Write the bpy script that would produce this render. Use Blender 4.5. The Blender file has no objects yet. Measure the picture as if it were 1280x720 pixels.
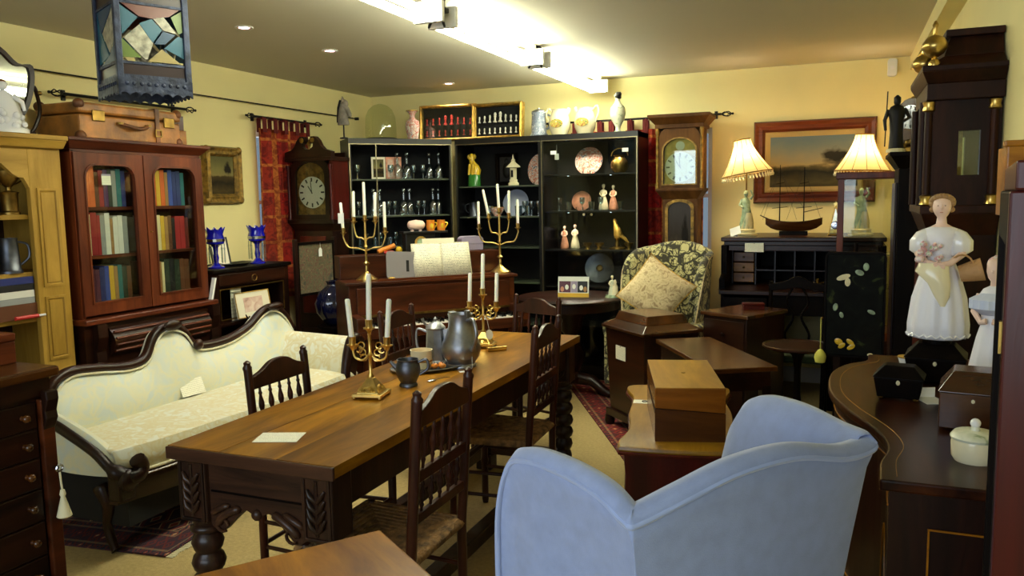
import bpy, math, random
from mathutils import Matrix, Vector
random.seed(7)
R = math.radians
scene = bpy.context.scene
COL = scene.collection
# ------------------------------------------------------------------ camera, world, light, exposure
A = R(22.5); PITCH = R(6.3); ROLL = .018; CAMH = 1.5
cam_d = bpy.data.cameras.new('camera'); cam_d.sensor_width = 36; cam_d.lens = 36*1000/1280
cam_d.clip_start = .05
cam = bpy.data.objects.new('camera', cam_d); COL.objects.link(cam)
_F = Vector((0, math.cos(PITCH), -math.sin(PITCH))); _U = Vector((0, math.sin(PITCH), math.cos(PITCH))); _X = Vector((1, 0, 0))
_Rt = _X*math.cos(ROLL) - _U*math.sin(ROLL); _Up = _X*math.sin(ROLL) + _U*math.cos(ROLL)
_m = Matrix((_Rt, _Up, -_F)).transposed().to_4x4()
cam.matrix_world = Matrix.Translation((0, 0, CAMH)) @ Matrix.Rotation(A, 4, 'Z') @ _m
scene.camera = cam
vs = scene.view_settings
vs.view_transform = 'Standard'; vs.look = 'None'; vs.gamma = 1; vs.use_curve_mapping = False
vs.exposure = 0.02
world = bpy.data.worlds.new('daylight'); scene.world = world; world.use_nodes = True
world.node_tree.nodes['Background'].inputs[0].default_value = (.62, .78, 1, 1)
world.node_tree.nodes['Background'].inputs[1].default_value = .4

def area(name, loc, direction, sx, sy, power, col):
    d = bpy.data.lights.new(name, 'AREA'); d.shape = 'RECTANGLE'; d.size = sx; d.size_y = sy; d.energy = power; d.color = col
    o = bpy.data.objects.new(name, d); COL.objects.link(o); o.location = loc
    o.rotation_euler = Vector(direction).to_track_quat('-Z', 'Y').to_euler()
    return o
area('shop_window_daylight', (-1.3, -1.58, 1.55), (0, 1, -.12), 2.9, 1.5, 76, (.75, .87, 1))
area('side_window_daylight', (-4.55, 5.36, 1.65), (1, 0, -.05), .62, 1.1, 6, (.9, .93, 1))
area('rear_window_daylight', (-1.6, 7.05, 1.6), (0, -1, -.05), .95, 1.1, 6, (.9, .93, 1))

# ------------------------------------------------------------------ mesh helpers
class MB:
    def __init__(s): s.v = []; s.f = []; s.M = Matrix.Identity(4)
    def at(s, loc=(0, 0, 0), rx=0, ry=0, rz=0, sc=1):
        s.M = Matrix.Translation(loc) @ Matrix.Rotation(R(rz), 4, 'Z') @ Matrix.Rotation(R(ry), 4, 'Y') @ Matrix.Rotation(R(rx), 4, 'X') @ Matrix.Scale(sc, 4)
        return s
    def add(s, vs, fs):
        n = len(s.v); s.v += [s.M @ Vector(p) for p in vs]; s.f += [tuple(n+i for i in f) for f in fs]; return s
    def box(s, x0, x1, y0, y1, z0, z1):
        return s.add([(x0,y0,z0),(x1,y0,z0),(x1,y1,z0),(x0,y1,z0),(x0,y0,z1),(x1,y0,z1),(x1,y1,z1),(x0,y1,z1)],
                     [(0,3,2,1),(4,5,6,7),(0,1,5,4),(1,2,6,5),(2,3,7,6),(3,0,4,7)])
    def frustum(s, b, t):   # b,t = (x0,x1,y0,y1,z)
        return s.add([(b[0],b[2],b[4]),(b[1],b[2],b[4]),(b[1],b[3],b[4]),(b[0],b[3],b[4]),(t[0],t[2],t[4]),(t[1],t[2],t[4]),(t[1],t[3],t[4]),(t[0],t[3],t[4])],
                     [(0,3,2,1),(4,5,6,7),(0,1,5,4),(1,2,6,5),(2,3,7,6),(3,0,4,7)])
    def rings(s, rings, closed=True, caps=True):
        m = len(rings[0]); vs = [p for r in rings for p in r]; fs = []
        for i in range(len(rings)-1):
            for j in range(m if closed else m-1):
                k = (j+1) % m
                fs.append((i*m+j, i*m+k, (i+1)*m+k, (i+1)*m+j))
        if caps and closed:
            fs.append(tuple(range(m-1, -1, -1))); b = (len(rings)-1)*m; fs.append(tuple(b+j for j in range(m)))
        return s.add(vs, fs)
    def lathe(s, prof, n=18, c=(0, 0, 0), sq=1.0):
        rs = [[(c[0]+max(r, .0002)*math.cos(2*math.pi*k/n), c[1]+max(r, .0002)*sq*math.sin(2*math.pi*k/n), c[2]+z) for k in range(n)] for r, z in prof]
        return s.rings(rs)
    def loft(s, secs, n=20):   # (cx,cy,z,rx,ry[,fold amplitude,fold count])
        rs = []
        for q in secs:
            cx, cy, z, rx, ry = q[:5]; fa, fn = (q[5], q[6]) if len(q) > 5 else (0, 1)
            rs.append([(cx+rx*(1+fa*math.cos(fn*t))*math.cos(t), cy+ry*(1+fa*math.cos(fn*t))*math.sin(t), z) for t in [2*math.pi*k/n for k in range(n)]])
        return s.rings(rs)
    def tube(s, pts, r, n=8, closed=False):
        pts = [Vector(p) for p in pts]; L = len(pts); rad = r if isinstance(r, (list, tuple)) else [r]*L
        rs = []; prev = None
        for i, p in enumerate(pts):
            a = pts[(i-1) % L] if (closed or i > 0) else p; b = pts[(i+1) % L] if (closed or i < L-1) else p
            t = (b-a); t = t.normalized() if t.length > 1e-9 else Vector((0, 0, 1))
            if prev is None:
                u = t.orthogonal().normalized()
            else:
                u = prev - t*prev.dot(t); u = u.normalized() if u.length > 1e-6 else t.orthogonal().normalized()
            prev = u; w = t.cross(u)
            rs.append([tuple(p+(u*math.cos(2*math.pi*k/n)+w*math.sin(2*math.pi*k/n))*rad[i]) for k in range(n)])
        if closed: rs.append(rs[0])
        return s.rings(rs, True, not closed)
    def prism(s, poly, a, b, plane='xy'):
        def q(p, h):
            return {'xy': (p[0], p[1], h), 'xz': (p[0], h, p[1]), 'yz': (h, p[0], p[1])}[plane]
        n = len(poly)
        fs = [tuple(range(n-1, -1, -1)), tuple(range(n, 2*n))] + [(i, (i+1) % n, n+(i+1) % n, n+i) for i in range(n)]
        return s.add([q(p, a) for p in poly]+[q(p, b) for p in poly], fs)
    def ringframe(s, outer, inner, a, b, plane='xz'):   # extruded band between two loops of equal length
        def q(p, h):
            return {'xy': (p[0], p[1], h), 'xz': (p[0], h, p[1]), 'yz': (h, p[0], p[1])}[plane]
        n = len(outer); vs = [q(p, a) for p in outer]+[q(p, a) for p in inner]+[q(p, b) for p in outer]+[q(p, b) for p in inner]; fs = []
        for i in range(n):
            j = (i+1) % n
            fs += [(i, j, n+j, n+i), (2*n+i, 3*n+i, 3*n+j, 2*n+j), (i, 2*n+i, 2*n+j, j), (n+i, n+j, 3*n+j, 3*n+i)]
        return s.add(vs, fs)
    def moulding(s, loops):   # rectangular loops (half width, half height, y) in the xz plane
        rs = [[(-w, y, -h), (w, y, -h), (w, y, h), (-w, y, h)] for w, h, y in loops]
        return s.rings(rs, True, False)
    def sphere(s, c, rx, ry=None, rz=None, n=14, m=8):
        ry = ry or rx; rz = rz or rx
        return s.rings([[(c[0]+rx*math.sin(a)*math.cos(2*math.pi*k/n), c[1]+ry*math.sin(a)*math.sin(2*math.pi*k/n), c[2]-rz*math.cos(a)) for k in range(n)] for a in [max(.02, min(math.pi-.02, math.pi*i/m)) for i in range(m+1)]])
    def sheet(s, rows, thick=0):
        a, b = len(rows), len(rows[0])
        vs = [p for r in rows for p in r]
        return s.add(vs, [(i*b+j, i*b+j+1, (i+1)*b+j+1, (i+1)*b+j) for i in range(a-1) for j in range(b-1)])
    def mesh(s, name):
        me = bpy.data.meshes.new(name); me.from_pydata([tuple(p) for p in s.v], [], s.f); me.update(); return me

def obj(name, mb, mat, parent=None, loc=None, bevel=0, smooth=None, solid=0, sub=0, fix=True):
    me = mb.mesh(name) if isinstance(mb, MB) else mb
    if isinstance(mb, MB):
        if fix:
            import bmesh
            bm = bmesh.new(); bm.from_mesh(me); bmesh.ops.recalc_face_normals(bm, faces=bm.faces[:]); bm.to_mesh(me); bm.free()
        if smooth is not None:
            me.polygons.foreach_set('use_smooth', [True]*len(me.polygons)); me.set_sharp_from_angle(angle=R(smooth))
        me.materials.append(MAT[mat])
    o = bpy.data.objects.new(name, me); COL.objects.link(o)
    if parent: o.parent = parent
    if loc: o.location = loc
    if solid:
        m = o.modifiers.new('thickness', 'SOLIDIFY'); m.thickness = solid; m.offset = 0
    if sub:
        m = o.modifiers.new('smooth', 'SUBSURF'); m.levels = sub; m.render_levels = sub
    if bevel:
        m = o.modifiers.new('bevel', 'BEVEL'); m.width = bevel; m.segments = 2; m.limit_method = 'ANGLE'; m.angle_limit = R(40)
    return o
def tag(o, label, cat, group=None):
    o['label'] = label; o['category'] = cat
    if group: o['group'] = group
    return o
def thing(name, label, cat, loc=(0, 0, 0), rz=0, group=None):
    o = bpy.data.objects.new(name, None); COL.objects.link(o); o.empty_display_size = .1
    o.location = loc; o.rotation_euler = (0, 0, R(rz)); return tag(o, label, cat, group)
def struct(name, mb, mat, parent=None, **k):
    o = obj(name, mb, mat, parent, **k)
    if not parent: o['kind'] = 'structure'
    return o
def copy_tree(root, loc=None, rz=None, label=None, parent=None):
    r = root.copy(); COL.objects.link(r); r.parent = parent
    if loc is not None: r.location = loc
    if rz is not None: r.rotation_euler = (0, 0, R(rz))
    if label: r['label'] = label
    for ch in list(root.children): copy_tree(ch, parent=r)
    return r
def cr(pts, n=6):   # Catmull-Rom through the points
    P = [Vector(p) for p in pts]; out = []
    for i in range(len(P)-1):
        p0 = P[max(i-1, 0)]; p1 = P[i]; p2 = P[i+1]; p3 = P[min(i+2, len(P)-1)]
        for k in range(n):
            t = k/n
            out.append(.5*((2*p1)+(p2-p0)*t+(2*p0-5*p1+4*p2-p3)*t*t+(3*p1-p0-3*p2+p3)*t**3))
    out.append(P[-1]); return out
def rrect(x0, x1, z0, z1, r, n=4, corners=(1, 1, 1, 1)):   # rounded rectangle loop, from lower left, counter-clockwise
    out = []
    for (cx, cz, a0, k) in ((x0, z0, 180, 0), (x1, z0, 270, 1), (x1, z1, 0, 2), (x0, z1, 90, 3)):
        rr = r if corners[k] else .0005
        ox = cx + (rr if cx == x0 else -rr); oz = cz + (rr if cz == z0 else -rr)
        for i in range(n+1):
            t = R(a0+90*i/n); out.append((ox+rr*math.cos(t), oz+rr*math.sin(t)))
    return out
ORD = ['first', 'second', 'third', 'fourth', 'fifth', 'sixth', 'seventh', 'eighth', 'ninth', 'tenth', 'eleventh', 'twelfth', 'thirteenth', 'fourteenth']

# ------------------------------------------------------------------ materials
MAT = {}
def lin(c):
    return tuple((x/255/12.92 if x/255 <= .04045 else ((x/255+.055)/1.055)**2.4) for x in c) + (1,)
def newmat(name):
    m = bpy.data.materials.new(name); m.use_nodes = True; MAT[name] = m
    nt = m.node_tree; return m, nt, nt.nodes['Principled BSDF']
def N(nt, t, **k):
    n = nt.nodes.new(t)
    for a, b in k.items():
        if a.startswith('_'): n.inputs[a[1:].replace('_', ' ')].default_value = b
        else: setattr(n, a, b)
    return n
def ramp(nt, stops, interp='LINEAR'):
    n = nt.nodes.new('ShaderNodeValToRGB'); n.color_ramp.interpolation = interp
    e = n.color_ramp.elements
    while len(e) < len(stops): e.new(.5)
    for i, (p, c) in enumerate(stops): e[i].position = p; e[i].color = lin(c)
    return n
def plain(name, col, rough=.6, metal=0, bump=0, bscale=200, var=0, vscale=6, coat=0, spec=.5, sheen=0):
    m, nt, b = newmat(name); L = nt.links.new
    b.inputs['Base Color'].default_value = lin(col); b.inputs['Roughness'].default_value = rough; b.inputs['Metallic'].default_value = metal
    b.inputs['Coat Weight'].default_value = coat; b.inputs['Specular IOR Level'].default_value = spec; b.inputs['Sheen Weight'].default_value = sheen
    tc = N(nt, 'ShaderNodeTexCoord')
    if var:
        nz = N(nt, 'ShaderNodeTexNoise', _Scale=vscale, _Detail=4.0); L(tc.outputs['Object'], nz.inputs['Vector'])
        rp = ramp(nt, [(.3, tuple(max(0, x*(1-var)) for x in col)), (.7, tuple(min(255, x*(1+var)) for x in col))])
        L(nz.outputs['Fac'], rp.inputs['Fac']); L(rp.outputs['Color'], b.inputs['Base Color'])
    if bump:
        nz = N(nt, 'ShaderNodeTexNoise', _Scale=bscale, _Detail=3.0); L(tc.outputs['Object'], nz.inputs['Vector'])
        bp = N(nt, 'ShaderNodeBump', _Strength=bump, _Distance=.01); L(nz.outputs['Fac'], bp.inputs['Height']); L(bp.outputs['Normal'], b.inputs['Normal'])
    return m
def wood(name, dark, light, rough=.35, axis='Z', scale=5, stretch=9, coat=.06, bump=.08, spec=.28):
    m, nt, b = newmat(name); L = nt.links.new
    tc = N(nt, 'ShaderNodeTexCoord'); oi = N(nt, 'ShaderNodeObjectInfo')
    ad = N(nt, 'ShaderNodeVectorMath', operation='ADD'); cx = N(nt, 'ShaderNodeVectorMath', operation='SCALE'); cx.inputs['Scale'].default_value = 7.0
    cb = N(nt, 'ShaderNodeCombineXYZ'); L(oi.outputs['Random'], cb.inputs[0]); L(oi.outputs['Random'], cb.inputs[1]); L(oi.outputs['Random'], cb.inputs[2])
    L(cb.outputs[0], cx.inputs[0]); L(tc.outputs['Object'], ad.inputs[0]); L(cx.outputs[0], ad.inputs[1])
    mp = N(nt, 'ShaderNodeMapping'); s = [scale*stretch/3]*3; s['XYZ'.index(axis)] = scale/3; mp.inputs['Scale'].default_value = s
    L(ad.outputs[0], mp.inputs['Vector'])
    n1 = N(nt, 'ShaderNodeTexNoise', _Scale=1.0, _Detail=6.0, _Roughness=.65, _Distortion=.6); L(mp.outputs[0], n1.inputs['Vector'])
    n2 = N(nt, 'ShaderNodeTexNoise', _Scale=.35, _Detail=2.0); L(mp.outputs[0], n2.inputs['Vector'])
    mx = N(nt, 'ShaderNodeMath', operation='MULTIPLY_ADD'); mx.inputs[1].default_value = .6
    m2 = N(nt, 'ShaderNodeMath', operation='MULTIPLY'); m2.inputs[1].default_value = .4; L(n2.outputs['Fac'], m2.inputs[0])
    L(n1.outputs['Fac'], mx.inputs[0]); L(m2.outputs[0], mx.inputs[2])
    mid = tuple((a+c)/2 for a, c in zip(dark, light))
    rp = ramp(nt, [(.36, dark), (.5, mid), (.66, light)]); L(mx.outputs[0], rp.inputs['Fac']); L(rp.outputs['Color'], b.inputs['Base Color'])
    b.inputs['Roughness'].default_value = rough; b.inputs['Coat Weight'].default_value = coat; b.inputs['Coat Roughness'].default_value = .2; b.inputs['Specular IOR Level'].default_value = spec
    if bump:
        bp = N(nt, 'ShaderNodeBump', _Strength=bump, _Distance=.01); L(n1.outputs['Fac'], bp.inputs['Height']); L(bp.outputs['Normal'], b.inputs['Normal'])
    return m
def glassy(name, col=(235, 245, 240), alpha=.12, rough=.03, ior=1.45):
    # thin glass: clear transmission mixed with a glossy reflection
    m, nt, b = newmat(name); L = nt.links.new
    nt.nodes.remove(b); out = nt.nodes['Material Output']
    tr = N(nt, 'ShaderNodeBsdfTransparent'); tr.inputs[0].default_value = lin(col)
    gl = N(nt, 'ShaderNodeBsdfGlossy'); gl.inputs['Roughness'].default_value = rough
    fr = N(nt, 'ShaderNodeFresnel'); gm = N(nt, 'ShaderNodeNewGeometry'); mr = N(nt, 'ShaderNodeMapRange'); mr.inputs['To Min'].default_value = ior; mr.inputs['To Max'].default_value = 1/ior
    L(gm.outputs['Backfacing'], mr.inputs['Value']); L(mr.outputs['Result'], fr.inputs['IOR'])
    ad = N(nt, 'ShaderNodeMath', operation='MAXIMUM'); ad.inputs[1].default_value = alpha
    mx = N(nt, 'ShaderNodeMixShader'); L(fr.outputs[0], ad.inputs[0]); L(ad.outputs[0], mx.inputs[0]); L(tr.outputs[0], mx.inputs[1]); L(gl.outputs[0], mx.inputs[2]); L(mx.outputs[0], out.inputs[0])
    return m
def emit(name, col, strength, base=None):
    m, nt, b = newmat(name); b.inputs['Base Color'].default_value = lin(base or col)
    b.inputs['Emission Color'].default_value = lin(col); b.inputs['Emission Strength'].default_value = strength; return m
def blotch(name, stops, scale=12, rough=.75, detail=3, dist=1.5, interp='LINEAR', voronoi=False, coord='Object', sheen=.2, bump=.1):
    m, nt, b = newmat(name); L = nt.links.new; tc = N(nt, 'ShaderNodeTexCoord')
    if voronoi: nz = N(nt, 'ShaderNodeTexVoronoi', _Scale=scale); o = nz.outputs['Distance']
    else: nz = N(nt, 'ShaderNodeTexNoise', _Scale=scale, _Detail=detail, _Distortion=dist); o = nz.outputs['Fac']
    L(tc.outputs[coord], nz.inputs['Vector']); rp = ramp(nt, stops, interp); L(o, rp.inputs['Fac']); L(rp.outputs['Color'], b.inputs['Base Color'])
    b.inputs['Roughness'].default_value = rough; b.inputs['Sheen Weight'].default_value = sheen
    if bump:
        bp = N(nt, 'ShaderNodeBump', _Strength=bump, _Distance=.005); L(o, bp.inputs['Height']); L(bp.outputs['Normal'], b.inputs['Normal'])
    return m
def rugmat(name, field, ground, motif, light, seed=0):
    # bordered woven rug: bands measured from the edge of the generated box, motifs from a Voronoi mosaic
    m, nt, b = newmat(name); L = nt.links.new; tc = N(nt, 'ShaderNodeTexCoord'); sp = N(nt, 'ShaderNodeSeparateXYZ'); L(tc.outputs['Generated'], sp.inputs[0])
    def mth(op, a, c=None):
        n = N(nt, 'ShaderNodeMath', operation=op)
        for i, q in enumerate((a, c)):
            if q is None: continue
            if isinstance(q, (int, float)): n.inputs[i].default_value = q
            else: L(q, n.inputs[i])
        return n.outputs[0]
    u, v = sp.outputs[0], sp.outputs[1]
    d = mth('MINIMUM', mth('MINIMUM', u, mth('SUBTRACT', 1, u)), mth('MULTIPLY', mth('MINIMUM', v, mth('SUBTRACT', 1, v)), 1.6))
    bands = ramp(nt, [(0, ground), (.02, light), (.032, field), (.12, light), (.132, ground), (.155, light), (.165, field), (.5, field)], 'CONSTANT'); L(d, bands.inputs['Fac'])
    def motif_layer(sx, sy, stops):
        mp = N(nt, 'ShaderNodeMapping'); mp.inputs['Scale'].default_value = (sx, sy, 1); L(tc.outputs['Generated'], mp.inputs['Vector'])
        vo = N(nt, 'ShaderNodeTexVoronoi', _Scale=1.0, _Randomness=.3, distance='MANHATTAN'); L(mp.outputs[0], vo.inputs['Vector'])
        mo = ramp(nt, stops, 'CONSTANT'); L(vo.outputs['Distance'], mo.inputs['Fac']); return mo.outputs[0]
    fine = motif_layer(15, 24, [(0, light), (.16, motif), (.3, ground), (.5, field), (.7, ground)])
    bold = motif_layer(5, 8, [(0, light), (.1, ground), (.24, motif), (.36, light), (.41, ground), (.56, field), (.68, light), (.72, ground)])
    inside = mth('GREATER_THAN', d, .165)
    pick = N(nt, 'ShaderNodeMixRGB'); L(inside, pick.inputs[0]); L(fine, pick.inputs[1]); L(bold, pick.inputs[2])
    hue = N(nt, 'ShaderNodeMixRGB', blend_type='MIX'); hue.inputs[0].default_value = .75; L(bands.outputs[0], hue.inputs[1]); L(pick.outputs[0], hue.inputs[2])
    L(hue.outputs[0], b.inputs['Base Color']); b.inputs['Roughness'].default_value = .95
    nz = N(nt, 'ShaderNodeTexNoise', _Scale=300.0); L(tc.outputs['Object'], nz.inputs['Vector']); bp = N(nt, 'ShaderNodeBump', _Strength=.4, _Distance=.004); L(nz.outputs['Fac'], bp.inputs['Height']); L(bp.outputs['Normal'], b.inputs['Normal'])
def card(name, paper=(238, 236, 215), ink=(196, 190, 170), lines=9, axis='Z'):
    m, nt, b = newmat(name); L = nt.links.new; tc = N(nt, 'ShaderNodeTexCoord')
    sp = N(nt, 'ShaderNodeSeparateXYZ'); L(tc.outputs['Generated'], sp.inputs[0]); v = sp.outputs['XYZ'.index(axis)]
    m1 = N(nt, 'ShaderNodeMath', operation='MULTIPLY'); m1.inputs[1].default_value = lines; L(v, m1.inputs[0])
    fr = N(nt, 'ShaderNodeMath', operation='FRACT'); L(m1.outputs[0], fr.inputs[0])
    nz = N(nt, 'ShaderNodeTexNoise', _Scale=40.0, _Detail=2.0); L(tc.outputs['Generated'], nz.inputs['Vector'])
    gt = N(nt, 'ShaderNodeMath', operation='GREATER_THAN'); gt.inputs[1].default_value = .5; L(nz.outputs['Fac'], gt.inputs[0])
    g2 = N(nt, 'ShaderNodeMath', operation='GREATER_THAN'); g2.inputs[1].default_value = .6; L(fr.outputs[0], g2.inputs[0])
    mu = N(nt, 'ShaderNodeMath', operation='MULTIPLY'); L(gt.outputs[0], mu.inputs[0]); L(g2.outputs[0], mu.inputs[1])
    mx = N(nt, 'ShaderNodeMixRGB'); mx.inputs[1].default_value = lin(paper); mx.inputs[2].default_value = lin(ink); L(mu.outputs[0], mx.inputs[0])
    L(mx.outputs[0], b.inputs['Base Color']); b.inputs['Roughness'].default_value = .7
def landscape(name, sky, cloud, land, dark, glow, horizon=.42, axis=2, treex=.75):
    m, nt, b = newmat(name); L = nt.links.new; tc = N(nt, 'ShaderNodeTexCoord'); sp = N(nt, 'ShaderNodeSeparateXYZ'); L(tc.outputs['Generated'], sp.inputs[0])
    nz = N(nt, 'ShaderNodeTexNoise', _Scale=5.0, _Detail=6.0); L(tc.outputs['Generated'], nz.inputs['Vector'])
    ad = N(nt, 'ShaderNodeMath', operation='MULTIPLY_ADD'); ad.inputs[1].default_value = .22; L(nz.outputs['Fac'], ad.inputs[0]); L(sp.outputs[axis], ad.inputs[2])
    rp = ramp(nt, [(0, dark), (.22, land), (.4, dark), (horizon+.08, land), (horizon+.13, glow), (.75, cloud), (1, sky)]); L(ad.outputs[0], rp.inputs['Fac'])
    # dark clump of trees
    vm = N(nt, 'ShaderNodeVectorMath', operation='DISTANCE'); vm.inputs[1].default_value = (treex, .5, horizon+.16); 
    cb = N(nt, 'ShaderNodeCombineXYZ'); L(sp.outputs[0], cb.inputs[0]); cb.inputs[1].default_value = .5; L(sp.outputs[axis], cb.inputs[2]); L(cb.outputs[0], vm.inputs[0])
    s2 = N(nt, 'ShaderNodeMath', operation='MULTIPLY_ADD'); s2.inputs[1].default_value = .35; L(nz.outputs['Fac'], s2.inputs[0]); L(vm.outputs['Value'], s2.inputs[2])
    r2 = ramp(nt, [(.28, (255, 255, 255)), (.36, (0, 0, 0))]); L(s2.outputs[0], r2.inputs['Fac'])
    mx = N(nt, 'ShaderNodeMixRGB'); mx.inputs[2].default_value = lin(dark); L(r2.outputs[0], mx.inputs[0]); L(rp.outputs[0], mx.inputs[1]); L(mx.outputs[0], b.inputs['Base Color'])
    b.inputs['Roughness'].default_value = .6; b.inputs['Specular IOR Level'].default_value = .15
def leafy(name, light, mid, dark, scale=11):
    m, nt, b = newmat(name); L = nt.links.new; tc = N(nt, 'ShaderNodeTexCoord')
    nz = N(nt, 'ShaderNodeTexNoise', _Scale=9.0, _Detail=2.0); L(tc.outputs['Object'], nz.inputs['Vector'])
    sb = N(nt, 'ShaderNodeVectorMath', operation='SUBTRACT'); sb.inputs[1].default_value = (.5, .5, .5); L(nz.outputs['Color'], sb.inputs[0])
    sc = N(nt, 'ShaderNodeVectorMath', operation='SCALE'); sc.inputs['Scale'].default_value = .16; L(sb.outputs[0], sc.inputs[0])
    ad = N(nt, 'ShaderNodeVectorMath', operation='ADD'); L(tc.outputs['Object'], ad.inputs[0]); L(sc.outputs[0], ad.inputs[1])
    v1 = N(nt, 'ShaderNodeTexVoronoi', _Scale=float(scale), feature='DISTANCE_TO_EDGE'); L(ad.outputs[0], v1.inputs['Vector'])
    v2 = N(nt, 'ShaderNodeTexVoronoi', _Scale=float(scale*2.6), feature='DISTANCE_TO_EDGE'); L(ad.outputs[0], v2.inputs['Vector'])
    n2 = N(nt, 'ShaderNodeTexNoise', _Scale=7.0, _Detail=1.0); L(tc.outputs['Object'], n2.inputs['Vector'])
    a = N(nt, 'ShaderNodeMath', operation='MINIMUM'); L(v1.outputs['Distance'], a.inputs[0]); q = N(nt, 'ShaderNodeMath', operation='MULTIPLY'); q.inputs[1].default_value = 1.6; L(v2.outputs['Distance'], q.inputs[0]); L(q.outputs[0], a.inputs[1])
    c = N(nt, 'ShaderNodeMath', operation='MULTIPLY'); L(a.outputs[0], c.inputs[0]); L(n2.outputs['Fac'], c.inputs[1])
    rp = ramp(nt, [(0, dark), (.03, dark), (.042, mid), (.07, light), (.3, light)]); L(c.outputs[0], rp.inputs['Fac']); L(rp.outputs[0], b.inputs['Base Color']); b.inputs['Roughness'].default_value = .85; b.inputs['Sheen Weight'].default_value = .2
plain('wall_cream', (237, 223, 160), .85, var=.02, vscale=2, bump=.05, bscale=120)
plain('ceiling_paint', (198, 192, 170), .9, bump=.04, bscale=90)
plain('carpet', (172, 150, 98), .98, var=.06, vscale=60, bump=.5, bscale=260)
plain('white_paint', (225, 222, 214), .6)
plain('window_white', (235, 236, 240), .5)
wood('mahogany', (17, 7, 4), (46, 19, 9), .34, 'Z')
wood('mahogany_x', (20, 8, 4), (56, 25, 10), .32, 'X')
wood('piano_wood', (40, 16, 7), (94, 44, 18), .32, 'X')
wood('mahogany_y', (26, 9, 4), (78, 36, 11), .3, 'Y', spec=.18)
wood('red_mahogany', (48, 9, 6), (90, 22, 12), .3, 'Z')
wood('bookcase_wood', (62, 22, 9), (122, 58, 26), .38, 'Z')
wood('bookcase_wood_x', (62, 22, 9), (122, 58, 26), .38, 'X')
wood('oak_top', (76, 42, 3), (178, 122, 16), .32, 'Y', 6, 6, coat=.1, spec=.35)
wood('oak_dark', (22, 13, 9), (66, 40, 26), .32, 'Z', 6)
wood('oak_dark_x', (30, 18, 12), (84, 52, 34), .35, 'X', 6)
wood('chair_wood', (34, 15, 8), (76, 36, 20), .3, 'Z', 8, 5)
wood('walnut', (100, 66, 8), (182, 134, 30), .36, 'Y', 4, 6, coat=.08, spec=.4)  # yellowed so the colour carries the ceiling's reflection
wood('walnut_x', (84, 44, 8), (150, 88, 22), .25, 'X', 4, 6, coat=.3)
wood('walnut_dark', (42, 20, 4), (96, 52, 12), .25, 'X', 4, 6, coat=.25, spec=.45)
wood('honey_wood', (104, 56, 6), (190, 126, 26), .3, 'X', 8, 4, coat=.15)
wood('pine', (142, 106, 32), (190, 150, 66), .5, 'Z', 5, 7, coat=.05)
wood('pine_x', (142, 106, 32), (190, 150, 66), .5, 'X', 5, 7, coat=.05)
wood('ebonised', (6, 4, 3), (20, 11, 7), .5, 'Z', 6, coat=0, spec=.06)
plain('black_case', (6, 6, 6), .4, coat=.1)
plain('black_velvet', (5, 5, 6), .9)
plain('shelf_glass_edge', (66, 74, 60), .3)
plain('brass', (205, 174, 100), .28, 1, var=.12, vscale=20)
plain('old_brass', (142, 114, 58), .4, 1, var=.2, vscale=20)
plain('gilt', (178, 142, 64), .48, .6, var=.25, vscale=30, bump=.3, bscale=60)
plain('dull_gilt', (128, 100, 44), .5, .5, var=.3, vscale=30, bump=.4, bscale=70)
plain('silver', (180, 182, 190), .2, 1)
plain('trim_metal', (150, 140, 110), .35, 1)
plain('pewter', (150, 152, 158), .4, 1, var=.15, vscale=14)
plain('dark_pewter', (96, 99, 108), .42, 1, var=.2, vscale=14)
plain('iron', (28, 25, 22), .5, .6)
plain('candle_wax', (250, 246, 230), .45, sheen=0)
MAT['candle_wax'].node_tree.nodes['Principled BSDF'].inputs['Subsurface Weight'].default_value = .7; MAT['candle_wax'].node_tree.nodes['Principled BSDF'].inputs['Subsurface Radius'].default_value = (.03, .024, .016)
plain('wick', (40, 36, 30), .9)
plain('porcelain', (236, 234, 232), .18, coat=.4)
plain('porcelain_matte', (232, 230, 236), .4)
plain('cream_china', (240, 228, 188), .25, coat=.3)
plain('skin_china', (240, 206, 186), .35)
plain('hair_china', (160, 122, 76), .5)
plain('basket_china', (186, 142, 92), .6, bump=.6, bscale=60)
plain('blue_white_china', (206, 214, 235), .35)
plain('green_china', (140, 158, 128), .4, var=.25, vscale=25)
plain('cream_base', (206, 196, 150), .4, var=.1)
blotch('flower_china', [(.35, (235, 225, 215)), (.5, (214, 150, 150)), (.6, (240, 236, 224)), (.72, (150, 170, 110))], 40, .4, sheen=0)
blotch('imari', [(.38, (236, 226, 210)), (.5, (196, 84, 52)), (.58, (236, 226, 210)), (.68, (44, 52, 100))], 28, .25, sheen=0, bump=0)
blotch('stein_blue', [(.4, (150, 158, 172)), (.55, (112, 124, 146)), (.62, (196, 200, 206))], 30, .35, sheen=0, bump=.4)
blotch('scene_print', [(.35, (90, 110, 60)), (.5, (196, 180, 90)), (.62, (150, 96, 50))], 40, .3, sheen=0, bump=0)
blotch('vase_green', [(.4, (226, 226, 200)), (.58, (206, 210, 180)), (.66, (120, 140, 90)), (.72, (226, 226, 200))], 18, .3, sheen=0, bump=0)
plain('cobalt_glass', (14, 18, 150), .08, coat=.8)
plain('gold_glaze', (216, 176, 44), .25, coat=.4)
plain('green_glaze', (46, 116, 40), .25, coat=.4)
plain('orange_glaze', (216, 130, 40), .3)
plain('red_glass', (140, 16, 14), .1, coat=.8)
plain('lavender_box', (160, 148, 172), .8)
plain('grey_board', (118, 112, 112), .6)
plain('terracotta_pink', (206, 140, 110), .5, var=.15, vscale=20)
glassy('clear_glass', (238, 246, 240), .10, .02)
glassy('door_glass', (240, 243, 240), .02, .015, 1.35)
glassy('crystal', (222, 234, 236), .25, .05, 1.6)
glassy('dome_glass', (240, 244, 234), .06, .02, 1.12)
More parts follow.
